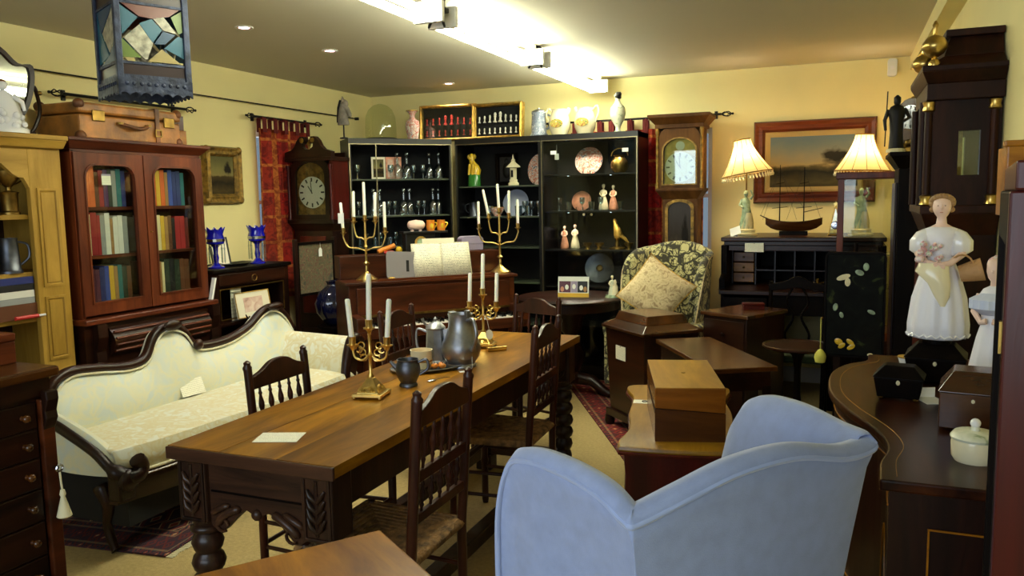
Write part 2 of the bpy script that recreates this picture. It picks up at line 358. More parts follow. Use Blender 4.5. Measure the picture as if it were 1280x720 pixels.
plain('mirror', (210, 214, 206), .03, 1)
blotch('settee_back', [(.35, (200, 210, 206)), (.5, (216, 214, 184)), (.62, (206, 212, 200))], 9, .55, 2, 1.2, bump=.05)
blotch('settee_seat', [(.35, (212, 210, 188)), (.5, (206, 194, 150)), (.62, (216, 218, 204))], 13, .5, 2, 1.5, bump=.05)
plain('blue_velvet', (142, 157, 198), .9, var=.035, vscale=30, bump=.12, bscale=420, sheen=.5)
plain('blue_piping', (152, 168, 210), .9, sheen=.5)
leafy('floral_fabric', (188, 180, 128), (124, 120, 74), (44, 40, 26))
blotch('cushion_fabric', [(.35, (190, 168, 124)), (.5, (222, 204, 160)), (.65, (168, 142, 104))], 22, .9, 3, 1.5, bump=.08)
plain('rush', (124, 92, 54), .9, var=.3, vscale=30, bump=.8, bscale=90)
plain('leather_tan', (152, 98, 40), .42, var=.3, vscale=9, bump=.25, bscale=40, coat=.15)
plain('leather_dark', (104, 60, 26), .5, var=.3, vscale=9)
blotch('carved', [(.3, (24, 14, 10)), (.5, (66, 42, 30)), (.7, (96, 66, 48))], 24, .35, 4, 2, bump=.9, sheen=0)
plain('lead_metal', (48, 54, 72), .55, .4, var=.3, vscale=22, bump=.4, bscale=50)
plain('pane_teal', (26, 84, 104), .4); plain('pane_blue', (20, 58, 88), .4); plain('pane_white', (142, 138, 120), .45, var=.25, vscale=40)
plain('pane_red', (96, 44, 32), .4); plain('pane_green', (88, 108, 36), .4); plain('pane_yellow', (140, 124, 76), .4); plain('pane_maroon', (34, 10, 16), .4)
plain('tassel_cream', (222, 214, 176), .9); plain('tassel_green', (196, 190, 84), .9)
plain('white_plastic', (228, 228, 226), .4)
plain('ivory_keys', (238, 234, 220), .25); plain('black_keys', (14, 13, 13), .25)
plain('paper_edge', (232, 224, 196), .8)
card('price_card', (240, 238, 216)); card('price_card_flat', (244, 242, 222), axis='Y')
card('music_page', (240, 234, 206), (140, 130, 108), 20)
plain('card_white', (238, 238, 228), .7)
plain('tag_white', (240, 240, 234), .7)
plain('mount_cream', (232, 224, 196), .8)
plain('dial_white', (222, 220, 200), .5); plain('dial_grey', (196, 192, 176), .45, .3); plain('dial_ink', (22, 20, 18), .6)
plain('slip_gold', (170, 146, 92), .6)
landscape('big_landscape', (96, 112, 116), (130, 128, 108), (84, 74, 44), (36, 34, 26), (160, 140, 96))
landscape('small_landscape', (92, 88, 52), (120, 112, 66), (70, 56, 28), (30, 24, 14), (128, 116, 70), .5)
landscape('clock_panel_art', (62, 58, 60), (54, 46, 40), (58, 40, 26), (26, 20, 16), (84, 72, 56), .5)
blotch('tapestry', [(.3, (34, 34, 24)), (.42, (78, 72, 42)), (.5, (92, 84, 50)), (.56, (84, 34, 24)), (.62, (110, 102, 64)), (.72, (44, 48, 30))], 22, .95, 4, 1.5)
blotch('sepia_print', [(.35, (226, 206, 186)), (.55, (206, 170, 150)), (.7, (150, 110, 96))], 14, .8, 4, 1, sheen=0, bump=0)
blotch('dark_lacquer', [(.4, (9, 9, 8)), (.62, (16, 18, 14)), (.72, (58, 66, 34)), (.78, (14, 14, 12))], 12, .6, 5, 1, sheen=0, bump=0)
MAT['dark_lacquer'].node_tree.nodes['Principled BSDF'].inputs['Specular IOR Level'].default_value = .08
rugmat('rug_blue', (92, 24, 22), (22, 26, 44), (140, 56, 40), (186, 158, 112))
rugmat('rug_red', (132, 28, 22), (44, 26, 28), (160, 76, 42), (214, 180, 122))
emit('tube_light', (250, 253, 226), 44)
emit('downlight_lamp', (255, 214, 226), 14)
plain('chrome', (200, 200, 205), .12, 1)
def curtainmat():
    m, nt, b = newmat('curtain_red'); L = nt.links.new; tc = N(nt, 'ShaderNodeTexCoord')
    br = N(nt, 'ShaderNodeTexBrick', _Scale=1.0); br.inputs['Color1'].default_value = lin((186, 28, 16)); br.inputs['Color2'].default_value = lin((150, 56, 24)); br.inputs['Mortar'].default_value = lin((206, 120, 44))
    br.inputs['Mortar Size'].default_value = .012; br.inputs['Brick Width'].default_value = .16; br.inputs['Row Height'].default_value = .2; br.offset = .0
    mp = N(nt, 'ShaderNodeMapping'); mp.inputs['Rotation'].default_value = (R(90), 0, 0); L(tc.outputs['Object'], mp.inputs[0]); L(mp.outputs[0], br.inputs['Vector'])
    nz = N(nt, 'ShaderNodeTexNoise', _Scale=16.0, _Detail=4.0, _Distortion=1.5); L(tc.outputs['Object'], nz.inputs['Vector'])
    rp = ramp(nt, [(.42, (255, 255, 255)), (.6, (150, 80, 50))]); L(nz.outputs['Fac'], rp.inputs['Fac'])
    mx = N(nt, 'ShaderNodeMixRGB', blend_type='MULTIPLY'); mx.inputs[0].default_value = .8; L(br.outputs['Color'], mx.inputs[1]); L(rp.outputs[0], mx.inputs[2]); L(mx.outputs[0], b.inputs['Base Color'])
    b.inputs['Roughness'].default_value = .8
    tl = N(nt, 'ShaderNodeBsdfTranslucent'); L(mx.outputs[0], tl.inputs[0]); ms = N(nt, 'ShaderNodeMixShader'); ms.inputs[0].default_value = .25
    out = nt.nodes['Material Output']; L(b.outputs[0], ms.inputs[1]); L(tl.outputs[0], ms.inputs[2]); L(ms.outputs[0], out.inputs[0])
curtainmat()
plain('curtain_tab', (96, 16, 14), .85)
def shademat():
    m, nt, b = newmat('lamp_shade'); L = nt.links.new
    b.inputs['Base Color'].default_value = lin((244, 218, 160)); b.inputs['Roughness'].default_value = .8
    tl = N(nt, 'ShaderNodeBsdfTranslucent'); tl.inputs[0].default_value = lin((250, 222, 160)); ms = N(nt, 'ShaderNodeMixShader'); ms.inputs[0].default_value = .6
    out = nt.nodes['Material Output']; L(b.outputs[0], ms.inputs[1]); L(tl.outputs[0], ms.inputs[2]); L(ms.outputs[0], out.inputs[0])
shademat()
emit('bulb', (255, 214, 150), 20)
BOOKCOLS = {'orange': (214, 98, 34), 'navy blue': (34, 44, 108), 'blue': (52, 74, 160), 'red': (156, 30, 34), 'dark red': (98, 22, 24), 'cream': (226, 214, 170), 'white': (224, 222, 212), 'grey': (150, 152, 150), 'green': (54, 98, 62), 'dark green': (34, 50, 34), 'teal': (40, 110, 112), 'yellow': (214, 172, 44), 'brown': (96, 54, 28), 'purple': (76, 40, 92), 'tan': (166, 122, 70), 'black': (22, 20, 22), 'plum': (92, 44, 62)}
for k, c in BOOKCOLS.items(): plain('book_'+k, c, .5)
# ------------------------------------------------------------------ the room
XL, XR, YF, YB, ZC = -4.22, .52, -1.5, 6.73, 2.5
struct('floor', MB().box(XL-.2, XR+.2, YF-.2, YB+.2, -.1, 0), 'carpet')
struct('ceiling', MB().box(XL-.2, XR+.2, YF-.2, YB+.2, ZC, ZC+.1), 'ceiling_paint')
def wall_x(name, x0, x1, holes):      # wall in a plane of constant x, holes = (y0,y1,z0,z1)
    m = MB(); y = YF-.2
    for (a, b, c, d) in holes:
        m.box(x0, x1, y, a, 0, ZC); m.box(x0, x1, a, b, 0, c); m.box(x0, x1, a, b, d, ZC); y = b
    m.box(x0, x1, y, YB+.2, 0, ZC); struct(name, m, 'wall_cream', fix=False)
def wall_y(name, y0, y1, holes):
    m = MB(); x = XL
    for (a, b, c, d) in holes:
        m.box(x, a, y0, y1, 0, ZC); m.box(a, b, y0, y1, 0, c); m.box(a, b, y0, y1, d, ZC); x = b
    m.box(x, XR, y0, y1, 0, ZC); struct(name, m, 'wall_cream', fix=False)
wall_x('wall_left', XL-.2, XL, [(5.06, 5.68, .95, 2.08)])
wall_x('wall_right', XR, XR+.2, [])
wall_y('wall_back', YB, YB+.2, [(-2.1, -1.0, .95, 2.06)])
wall_y('wall_front', YF-.2, YF, [(-2.8, .2, .8, 2.3)])
def window(name, loc, rz, w, h, nx, nz):
    m = MB(); t = .045
    m.ringframe([(-w/2, 0), (w/2, 0), (w/2, h), (-w/2, h)], [(-w/2+t, t), (w/2-t, t), (w/2-t, h-t), (-w/2+t, h-t)], 0, .06)
    for i in range(1, nx): x = -w/2+w*i/nx; m.box(x-.015, x+.015, .01, .05, t, h-t)
    for i in range(1, nz): z = h*i/nz; m.box(-w/2+t, w/2-t, .01, .05, z-.015, z+.015)
    o = struct(name, m, 'window_white'); o.location = loc; o.rotation_euler = (0, 0, R(rz))
    obj('sill', MB().box(-w/2-.0, w/2+.0, -.09, 0, -.0, .02), 'white_paint', o)
    obj('pane', MB().box(-w/2+t, w/2-t, .028, .032, t, h-t), 'door_glass', o)
window('window_1', (XL-.1, 5.37, .95), 90, .62, 1.13, 2, 2)
window('window_2', (-1.55, YB+.1, .95), 0, 1.1, 1.11, 2, 2)
window('window_3', (-1.3, YF-.1, .8), 180, 3.0, 1.5, 3, 1)
struct('trim_1', MB().box(.43, XR, YF, YB, 2.4, ZC), 'wall_cream')
struct('baseboard_left', MB().box(XL, XL+.018, YF, YB, 0, .12), 'white_paint')
struct('baseboard_back', MB().box(XL+.018, XR-.018, YB-.018, YB, 0, .12), 'white_paint')
struct('baseboard_right', MB().box(XR-.018, XR, YF, YB, 0, .12), 'white_paint')
# rugs
def rug(name, label, mat, corner, ang, w, l, z=.006):
    t = thing(name, label, 'rug', (corner[0], corner[1], 0), ang)
    rows = []
    obj('pile', MB().box(0, w, 0, l, .001, .009), mat, t)
    f = MB()
    for i in range(int(w/.012)):
        for yy, s in ((0, -1), (l, 1)):
            x = i*.012+.002; q = .03+.012*random.random()
            f.box(x, x+.006, min(yy, yy+s*q), max(yy, yy+s*q), .001, .004)
    o = obj('fringe', f, 'tassel_cream', t, fix=False); o['kind'] = 'stuff'
rug('oriental_rug', 'dark red and blue oriental rug lying under the cream settee', 'rug_blue', (-2.65, 2.46), 97, 1.45, 1.2)
rug('oriental_rug', 'red oriental rug with fringed border beside the refectory table', 'rug_red', (-1.07, 4.24), 28, 1.3, 2.15)
# picture wire on the left wall
w = MB(); w.tube([(XL+.03, 1.9, 2.273), (XL+.03, 4.0, 2.268), (XL+.03, 6.45, 2.27)], .005, 6)
for y in (1.9, 4.15, 6.45): w.box(XL, XL+.035, y-.01, y+.01, 2.26, 2.285)
tag(obj('picture_wire', w, 'iron'), 'thin dark picture rail wire running along the left wall', 'wire')
# sensor on back wall, hook on right wall
t = thing('wall_sensor', 'small white plastic sensor high on the back wall by the right corner', 'sensor', (.31, YB, 2.36))
obj('housing', MB().prism(rrect(-.033, .033, 0, .13, .02), -.04, 0, 'xz'), 'white_plastic', t, bevel=.005)
obj('lens', MB().box(-.012, .012, -.043, -.038, .05, .075), 'porcelain_matte', t)
t = thing('wall_hook', 'small metal hook on the right wall above the tall clock', 'hook', (XR, 2.55, 2.16))
obj('plate', MB().box(-.006, 0, -.012, .012, -.02, .03), 'iron', t)
obj('prong', MB().tube([(-.004, 0, .02), (-.02, 0, .0), (-.028, 0, -.02), (-.02, 0, -.035), (-.01, 0, -.03)], .004, 6), 'iron', t)
# curtains
def curtain(label, x0, x1, z0, z1, loc, rz, tabs, name='tab_top_curtain', seed=1):
    rnd = random.Random(seed); t = thing(name, label, 'curtain', loc, rz)
    n = 60; rows = []
    for k in range(9):
        z = z0+(z1-z0)*k/8; row = []
        for i in range(n+1):
            x = x0+(x1-x0)*i/n
            row.append((x, .022*math.sin(i*2*math.pi/11+.3*math.sin(k*.6))+.008*math.sin(i*1.7), z))
        rows.append(row)
    obj('drape', MB().sheet(rows), 'curtain_red', t, smooth=60, solid=.004)
    for x in tabs:
        obj('tab', MB().tube([(x, -.028, z1-.03), (x, -.03, z1+.06), (x, -.012, z1+.085), (x, .012, z1+.085), (x, .03, z1+.06), (x, .028, z1-.03)], .006, 6).box(x-.022, x+.022, -.031, -.026, z1-.03, z1+.07).box(x-.022, x+.022, .026, .031, z1-.03, z1+.07).box(x-.022, x+.022, -.03, .03, z1+.07, z1+.078), 'curtain_tab', t)
    return t
def rod(label, loc, rz, x0, x1, ends=(1, 1)):
    t = thing('curtain_rod', label, 'curtain rod', loc, rz)
    obj('pole', MB().tube([(x0, 0, 0), (x1, 0, 0)], .009, 8), 'iron', t, smooth=40)
    for e, x, s in ((ends[0], x0, -1), (ends[1], x1, 1)):
        if not e: continue
        f = MB()
        for k in range(4):
            a = k*math.pi/2
            f.tube([(x+s*q*.08, .022*math.sin(q*math.pi)*math.cos(a+q*2), .022*math.sin(q*math.pi)*math.sin(a+q*2)) for q in [i/6 for i in range(7)]], .004, 5)
        f.sphere((x+s*.088, 0, 0), .009); obj('finial', f, 'iron', t, smooth=40)
    b = MB()
    for x in (x0+.05, x1-.05): b.tube([(x, 0, 0), (x, .06, 0)], .005, 6).box(x-.012, x+.012, .058, .072, -.03, .03)
    obj('bracket', b, 'iron', t)
XW = XL+.07
rod('dark iron curtain rod above the red curtain on the left wall', (XW, 5.35, 2.165), 90, -.38, .38)
curtain('red and brown patterned tab-top curtain hanging on the left wall', -.33, .3, .75, 2.08, (XW, 5.35, 0), 90, [-.3, -.17, -.04, .1, .24], seed=2)
rod('dark iron curtain rod end poking out above the tan suitcase', (XW, 3.85, 2.15), 90, -.5, .43)
rod('dark iron curtain rod along the back wall behind the cream jugs', (-1.6, YB-.07, 2.15), 0, -.85, .68)
curtain('red patterned tab-top curtain between the glass cabinet and dial clock', -.32, .32, .55, 2.06, (-1.38, YB-.07, 0), 0, [-.28, -.15, 0, .15, .28], seed=3)
curtain('red patterned tab-top curtain drawn behind the glass display cabinet', -.2, .2, .55, 2.06, (-1.98, YB-.07, 0), 0, [-.16, -.05, .06, .16], seed=4)

# ------------------------------------------------------------------ ceiling lights
def tube_lamp(label, y0, y1):
    t = thing('fluorescent_light', label, 'ceiling light', (-1.9, (y0+y1)/2, ZC))
    l = (y1-y0)/2
    obj('housing', MB().box(-.022, .022, -l, l, -.03, 0), 'white_paint', t, bevel=.004)
    for s in (-1, 1): obj('tube', MB().tube([(s*.055, -l+.03, -.11), (s*.055, l-.03, -.11)], .019, 10), 'tube_light', t, smooth=40)
    for s in (-1, 1): obj('end_cap', MB().box(-.08, .08, s*l-.03*(s > 0), s*l+.03*(s < 0), -.132, -.03), 'white_plastic', t, bevel=.004)
tube_lamp('long fluorescent ceiling tube nearer the camera, between the two spot fittings', 3.72, 5.02)
tube_lamp('long fluorescent ceiling tube nearest the back wall', 5.12, 6.55)
tube_lamp('added unseen fluorescent ceiling tube overhead, just before the near spot fitting', 2.3, 3.6)  # extra tube added out of view to brighten the table and settee
def spotfit(label, y):
    t = thing('spot_fitting', label, 'ceiling spotlight', (-1.9, y, ZC))
    obj('mount', MB().box(-.03, .03, -.03, .03, -.05, 0), 'iron', t, bevel=.004)
    obj('bracket', MB().box(-.055, .055, -.02, .02, -.07, -.045), 'iron', t, bevel=.004)
    for s in (-1, 1): obj('prong', MB().tube([(s*.035, 0, -.06), (s*.03, -.01, -.1), (s*.045, -.015, -.14)], [.012, .009, .006], 8), 'iron', t, smooth=40)
spotfit('dark two-pronged spot fitting at the near end of the fluorescent tubes', 3.68)
spotfit('dark two-pronged spot fitting where the two fluorescent tubes meet', 5.07)
for i, (x, y, lb) in enumerate([(-3.17, 3.75, 'round recessed downlight nearest the hanging lantern'), (-3.16, 4.56, 'round recessed downlight in the middle of the left-hand row'), (-3.15, 6.27, 'round recessed downlight above the red chess set case'), (-2.11, 3.45, 'round recessed downlight at the near end of the fluorescent tubes')]):
    t = thing('downlight', lb, 'ceiling light', (x, y, ZC), 0, 'recessed downlights')
    obj('rim', MB().lathe([(.03, 0), (.052, 0), (.052, -.006), (.046, -.009), (.03, -.003)], 24), 'white_paint', t, smooth=50)
    obj('lamp', MB().lathe([(.0, -.003), (.033, -.003), (.033, -.001), (0, -.001)], 20), 'downlight_lamp', t)
    ld = bpy.data.lights.new('downlight_beam', 'SPOT'); ld.energy = 32; ld.color = (1, .93, .82); ld.spot_size = R(105); ld.spot_blend = .6; ld.shadow_soft_size = .04
    lo = bpy.data.objects.new('downlight_beam', ld); COL.objects.link(lo); lo.location = (x, y, ZC-.012)
for i, (x, y) in enumerate([(-.75, 6.15), (-.6, 6.45), (-.3, 3.9)]):
    pass

# ------------------------------------------------------------------ left wall: pine cabinet, bookcase
def book(label, mat, loc, rz, t, h, d, group, tilt=0, flat=False):
    o = thing('book', label, 'book', loc, rz, group)
    # local: spine faces -y; thickness along x
    c = MB(); c.at((0, 0, 0), ry=tilt) if tilt else None
    c.box(0, .003, 0, d, 0, h).box(t-.003, t, 0, d, 0, h).box(0, t, -.003, .002, 0, h)
    p = MB(); p.at((0, 0, 0), ry=tilt) if tilt else None
    p.box(.003, t-.003, .002, d-.006, .004, h-.004)
    obj('cover', c, 'book_'+mat, o); obj('pages', p, 'paper_edge', o)
    return o
t = thing('pine_cabinet', 'tall pale pine open cabinet with panelled pilaster at the left edge', 'cabinet', (-3.75, 2.48, 0), 90)
# local x: -.53 .. .5 (room y 1.95 .. 2.98), y 0 front .. .45 back
obj('side_panel', MB().box(.47, .5, .02, .45, 0, 1.8), 'pine', t)
obj('side_panel', MB().box(-.53, -.5, .02, .45, 0, 1.8), 'pine', t)
obj('back_panel', MB().box(-.5, .47, .43, .45, 0, 1.8), 'oak_dark', t)
obj('pilaster', MB().box(.32, .5, 0, .03, 0, 1.8), 'pine', t, bevel=.003)
obj('pilaster', MB().box(-.53, -.35, 0, .03, 0, 1.8), 'pine', t, bevel=.003)
for z0, z1 in ((1.1, 1.6), (.72, 1.05), (.1, .66)):
    obj('pilaster_panel', MB().at((.41, 0, (z0+z1)/2)).moulding([(.058, (z1-z0)/2, .001), (.058, (z1-z0)/2, -.008), (.045, (z1-z0)/2-.012, -.008), (.04, (z1-z0)/2-.018, .0005), (.036, (z1-z0)/2-.022, -.005), (.0, .0, -.005)]), 'pine', t)
ap = [(-.35, 1.8), (-.35, 1.62)] + [(-.35+.67*i/24, 1.66+.07*abs(math.sin(i/24*math.pi*1.0))+.025*math.sin(i/24*math.pi*6)) for i in range(1, 24)] + [(.32, 1.6), (.32, 1.8)]
obj('arched_apron', MB().prism(ap, .002, .03, 'xz'), 'pine_x', t)
obj('cornice', MB().frustum((-.55, .5, -.03, .45, 1.8), (-.57, .51, -.05, .45, 1.84)).box(-.575, .513, -.055, .45, 1.84, 1.865), 'pine_x', t, bevel=.004)
for z in (1.47, 1.18, .95, .5): obj('shelf', MB().box(-.5, .47, .04, .43, z-.025, z), 'pine_x', t, bevel=.003)
obj('plinth', MB().box(-.53, .5, .0, .45, 0, .09), 'pine_x', t)
G = 'books lying flat in the pine cabinet'
def flatbook(label, mat, x, y, z, w, d, h, group=G, rz=90):
    o = thing('book', label, 'book', (x, y, z), rz, group)
    obj('cover', MB().box(-w/2, w/2, 0, d, 0, .003).box(-w/2, w/2, 0, d, h-.003, h).box(-w/2, w/2, -.003, .001, 0, h), 'book_'+mat, o)
    obj('pages', MB().box(-w/2+.004, w/2-.004, .001, d-.005, .003, h-.003), 'paper_edge', o)
z = .95
for mat, h, lb in (('brown', .075, 'thick brown bound volume at the bottom of the pine cabinet stack'), ('grey', .03, 'grey book just above the brown volume in the pine cabinet'), ('white', .034, 'white book in the middle of the pine cabinet stack'), ('black', .032, 'black book above the white one in the pine cabinet stack'), ('navy blue', .034, 'navy book at the top of the pine cabinet stack')):
    flatbook(lb, mat, -3.77, 2.58, z+.001, .42 if mat != 'brown' else .46, .24, h); z += h+.001
t = thing('trophy_cup', 'brass two-handled cup on the upper shelf of the pine cabinet', 'cup', (-3.83, 2.745, 1.47), 90)
obj('bowl', MB().lathe([(0, 0), (.045, 0), (.045, .012), (.038, .02), (.04, .1), (.046, .11), (.012, .12), (.012, .135), (.03, .15), (.055, .19), (.06, .215), (.056, .215), (.0, .16)], 18), 'old_brass', t, smooth=40)
for s in (-1, 1): obj('handle', MB().tube(cr([(s*.05, 0, .2), (s*.085, 0, .205), (s*.08, 0, .175), (s*.035, 0, .15)]), .004, 6), 'old_brass', t, smooth=40)
t = thing('tankard', 'plain pewter tankard on the middle shelf of the pine cabinet', 'tankard', (-3.83, 2.72, 1.18), 60)
obj('body', MB().lathe([(0, 0), (.055, 0), (.055, .012), (.048, .02), (.04, .17), (.042, .175), (.038, .175), (.034, .02), (0, .02)], 18), 'dark_pewter', t, smooth=40)
obj('handle', MB().tube(cr([(.04, 0, .155), (.08, 0, .14), (.085, 0, .08), (.047, 0, .04)]), .006, 6), 'dark_pewter', t, smooth=40)
t = thing('porcelain_group', 'white glazed porcelain figure group on top of the pine cabinet', 'figurine', (-3.77, 2.72, 1.865), 75)
m = MB(); rnd = random.Random(3)
m.loft([(0, 0, 0, .1, .075), (0, 0, .02, .1, .075), (0, 0, .03, .085, .06, .08, 5), (-.005, 0, .09, .075, .055, .12, 7), (.0, 0, .15, .055, .04, .1, 5), (-.005, 0, .19, .035, .03), (-.005, 0, .205, .014, .014)], 20)
m.sphere((-.005, 0, .228), .023); m.tube([(.03, -.02, .18), (.065, -.035, .15), (.075, -.03, .11)], [.014, .011, .008], 7); m.tube([(-.04, -.02, .18), (-.075, -.03, .16), (-.07, -.05, .12)], [.014, .011, .008], 7)
for i in range(10): m.sphere((rnd.uniform(-.08, .08), rnd.uniform(-.06, -.04), rnd.uniform(.03, .1)), rnd.uniform(.012, .022), n=8, m=6)
obj('figure', m, 'porcelain', t, smooth=60)
obj('hair', MB().sphere((-.005, .006, .236), .023, n=10, m=6), 'leather_dark', t, smooth=60)
# shield mirror
t = thing('shield_mirror', 'shield-shaped dressing mirror with dark wooden frame above the pine cabinet', 'mirror', (-3.94, 2.74, 1.865), 88)
out = [(p.x, p.z) for p in cr([(-.24, 0, .36), (-.16, 0, .42), (0, 0, .47), (.1, 0, .44), (.18, 0, .375), (.26, 0, .37), (.255, 0, .25), (.2, 0, .12), (.1, 0, .04), (0, 0, .01), (-.1, 0, .04), (-.22, 0, .16), (-.25, 0, .3), (-.24, 0, .36)], 4)][:-1]
inn = [(x*.9, .24+(z-.24)*.9) for x, z in out]
obj('frame', MB().ringframe(out, inn, -.012, .012), 'mahogany', t, smooth=40)
obj('glass', MB().prism(inn, -.002, .006, 'xz'), 'mirror', t)
for s in (-1, 1): obj('post', MB().tube(cr([(s*.2, .03, .0), (s*.26, .03, .04), (s*.3, .02, .14), (s*.275, .0, .24), (s*.262, .0, .27)]), [.014]+[.01]*23+[.008], 8), 'mahogany', t, smooth=40)
obj('base', MB().box(-.25, .24, -.03, .09, 0, .03), 'mahogany_x', t, bevel=.006)
obj('knob', MB().sphere((.285, -.012, .235), .012), 'old_brass', t)
# bookcase
t = thing('bookcase', 'mahogany bookcase with two arched glazed doors full of books', 'bookcase', (-3.75, 3.5, 0), 90)
obj('side_panel', MB().box(-.46, -.44, .0, .45, .9, 1.8), 'bookcase_wood', t); obj('side_panel', MB().box(.44, .46, .0, .45, .9, 1.8), 'bookcase_wood', t)
obj('back_panel', MB().box(-.44, .44, .43, .45, .9, 1.8), 'ebonised', t)
obj('cornice', MB().box(-.46, .46, 0, .45, 1.79, 1.81).frustum((-.465, .465, -.005, .45, 1.81), (-.495, .505, -.04, .45, 1.85)).box(-.5, .51, -.045, .45, 1.85, 1.868), 'bookcase_wood_x', t, bevel=.003)
for z in (.972, 1.235, 1.5): obj('shelf', MB().box(-.44, .44, .03, .43, z-.018, z), 'bookcase_wood_x', t)
for x0, x1 in ((-.455, -.003), (.003, .455)):
    d = obj('door', MB().ringframe(rrect(x0, x1, .915, 1.79, .001), rrect(x0+.065, x1-.065, .985, 1.725, .07, 4, (0, 0, 1, 1)), -.015, .012), 'bookcase_wood', t, bevel=.002)
    obj('bead', MB().ringframe(rrect(x0+.055, x1-.055, .975, 1.735, .075, 4, (0, 0, 1, 1)), rrect(x0+.065, x1-.065, .985, 1.725, .07, 4, (0, 0, 1, 1)), -.02, -.014), 'bookcase_wood', d)
    obj('pane', MB().box(x0+.055, x1-.055, .0, .003, .975, 1.735), 'door_glass', d)
obj('lock_plate', MB().lathe([(0, 0), (.008, 0), (.008, .004), (0, .004)], 10, (.025, -.02, 1.35)), 'old_brass', t)
obj('base_top', MB().box(-.49, .49, -.06, .45, .87, .9), 'bookcase_wood_x', t, bevel=.006)
obj('base_body', MB().box(-.48, .48, -.03, .45, .08, .87), 'mahogany_x', t)
obj('plinth', MB().box(-.49, .49, -.05, .45, 0, .08), 'mahogany_x', t, bevel=.004)
fl = []
for i in range(13):
    a = math.pi*i/12; fl.append((-.03-.05*math.sin(a), .84-.16*i/12))
obj('fluted_front', MB().prism(fl+[(-.02, .68), (-.02, .84)], -.33, .4, 'yz'), 'mahogany_x', t, smooth=30)
for k in range(4): obj('reed', MB().tube([(-.32, -.045-.033*math.sin(math.pi*(k+.7)/4.4), .815-.035*k), (.39, -.045-.033*math.sin(math.pi*(k+.7)/4.4), .815-.035*k)], .008, 8), 'bookcase_wood_x', t, smooth=40)
for x in (-.4, .45): obj('bracket', MB().prism([(-.03, .87), (-.07, .87), (-.075, .8), (-.05, .72), (-.055, .66), (-.03, .62)], x-.03, x+.03, 'yz'), 'mahogany', t)
obj('drawer', MB().box(-.42, .44, -.045, -.025, .42, .62), 'mahogany_x', t, bevel=.004); obj('drawer', MB().box(-.42, .44, -.045, -.025, .14, .38), 'mahogany_x', t, bevel=.004)
def shelf_row(z, x0, spec, hmax, where, door):
    x = x0
    n = len(spec)
    for i, (mat, w, h) in enumerate(spec):
        lb = f"{mat} book, {ORD[i]} from the left on the {where} shelf behind the {door} bookcase door"
        book(lb, mat, (-3.788, 3.5+x, z+.001), 90, w-.0015, min(h, hmax), .18, 'books behind the bookcase doors', tilt=0)
        x += w
L = -.395
shelf_row(1.5, L, [('navy blue', .03, .2), ('orange', .036, .215), ('orange', .034, .22), ('brown', .026, .19), ('red', .03, .2), ('purple', .03, .205), ('dark green', .026, .21), ('grey', .03, .2), ('teal', .032, .21), ('navy blue', .03, .2)], .22, 'top', 'left')
shelf_row(1.235, L, [('white', .022, .19), ('cream', .034, .225), ('red', .042, .235), ('red', .02, .22), ('grey', .03, .22), ('white', .034, .23), ('tan', .02, .2), ('white', .032, .21), ('white', .034, .215), ('grey', .032, .21)], .24, 'middle', 'left')
shelf_row(.972, L, [('brown', .03, .18), ('plum', .032, .19), ('plum', .03, .185), ('navy blue', .032, .195), ('blue', .03, .2), ('yellow', .032, .2), ('tan', .026, .195), ('teal', .03, .2), ('dark green', .032, .19), ('brown', .03, .19)], .21, 'bottom', 'left')
Rr = .07
shelf_row(1.5, Rr, [('red', .03, .2), ('orange', .03, .205), ('yellow', .032, .21), ('orange', .034, .215), ('tan', .026, .2), ('blue', .034, .215), ('navy blue', .03, .205), ('navy blue', .034, .21), ('teal', .03, .2)], .22, 'top', 'right')
shelf_row(1.235, Rr, [('white', .024, .2), ('dark red', .02, .2), ('cream', .032, .21), ('yellow', .03, .205), ('tan', .028, .2), ('brown', .028, .205), ('black', .026, .19), ('red', .04, .2), ('red', .038, .2), ('dark red', .03, .19)], .24, 'middle', 'right')
shelf_row(.972, Rr, [('brown', .034, .2), ('tan', .03, .195), ('cream', .02, .19), ('dark green', .04, .205), ('black', .04, .205), ('dark green', .042, .2), ('brown', .036, .2), ('brown', .04, .195)], .21, 'bottom', 'right')
o = thing('price_card', 'cream price card stuck inside the left glass bookcase door', 'price card', (-3.752, 3.225, 1.62), 90)
obj('card', MB().box(0, .06, -.001, .0, 0, .06), 'price_card', o)
obj('header', MB().box(0, .06, -.0014, -.001, .05, .06), 'lavender_box', o)
# suitcase and dark box on the bookcase
t = thing('suitcase', 'battered tan leather suitcase lying on top of the bookcase', 'suitcase', (-3.8, 3.51, 1.868), 90)
obj('body', MB().box(-.355, .355, 0, .33, 0, .135), 'leather_tan', t, bevel=.012)
obj('lid', MB().box(-.36, .36, -.004, .334, .14, .2), 'leather_tan', t, bevel=.014)
for x in (-.355, .355):
    for y in (0, .33):
        for z in (.0, .17): obj('corner_patch', MB().sphere((x*.965, .015 if y == 0 else .315, z+.018), .03, .03, .03, 10, 6), 'leather_dark', t, smooth=60)
obj('handle', MB().tube(cr([(-.1, -.004, .1), (-.06, -.035, .085), (0, -.04, .075), (.06, -.035, .085), (.1, -.004, .1)]), .011, 8), 'leather_dark', t, smooth=50)
for x in (-.1, .1): obj('handle_ring', MB().lathe([(.008, -.006), (.02, -.006), (.02, .006), (.008, .006)], 12, (x, -.008, .1)), 'old_brass', t)
for x in (-.24, .26): obj('latch', MB().box(x-.04, x+.04, -.012, -.003, .1, .16), 'old_brass', t, bevel=.004)
obj('strap', MB().box(.155, .185, -.009, -.003, 0, .2).box(.155, .185, -.008, .338, .2, .206), 'leather_dark', t)
obj('strap_buckle', MB().ringframe(rrect(.145, .195, .04, .085, .006), rrect(.153, .187, .048, .077, .004), -.016, -.009), 'old_brass', t)
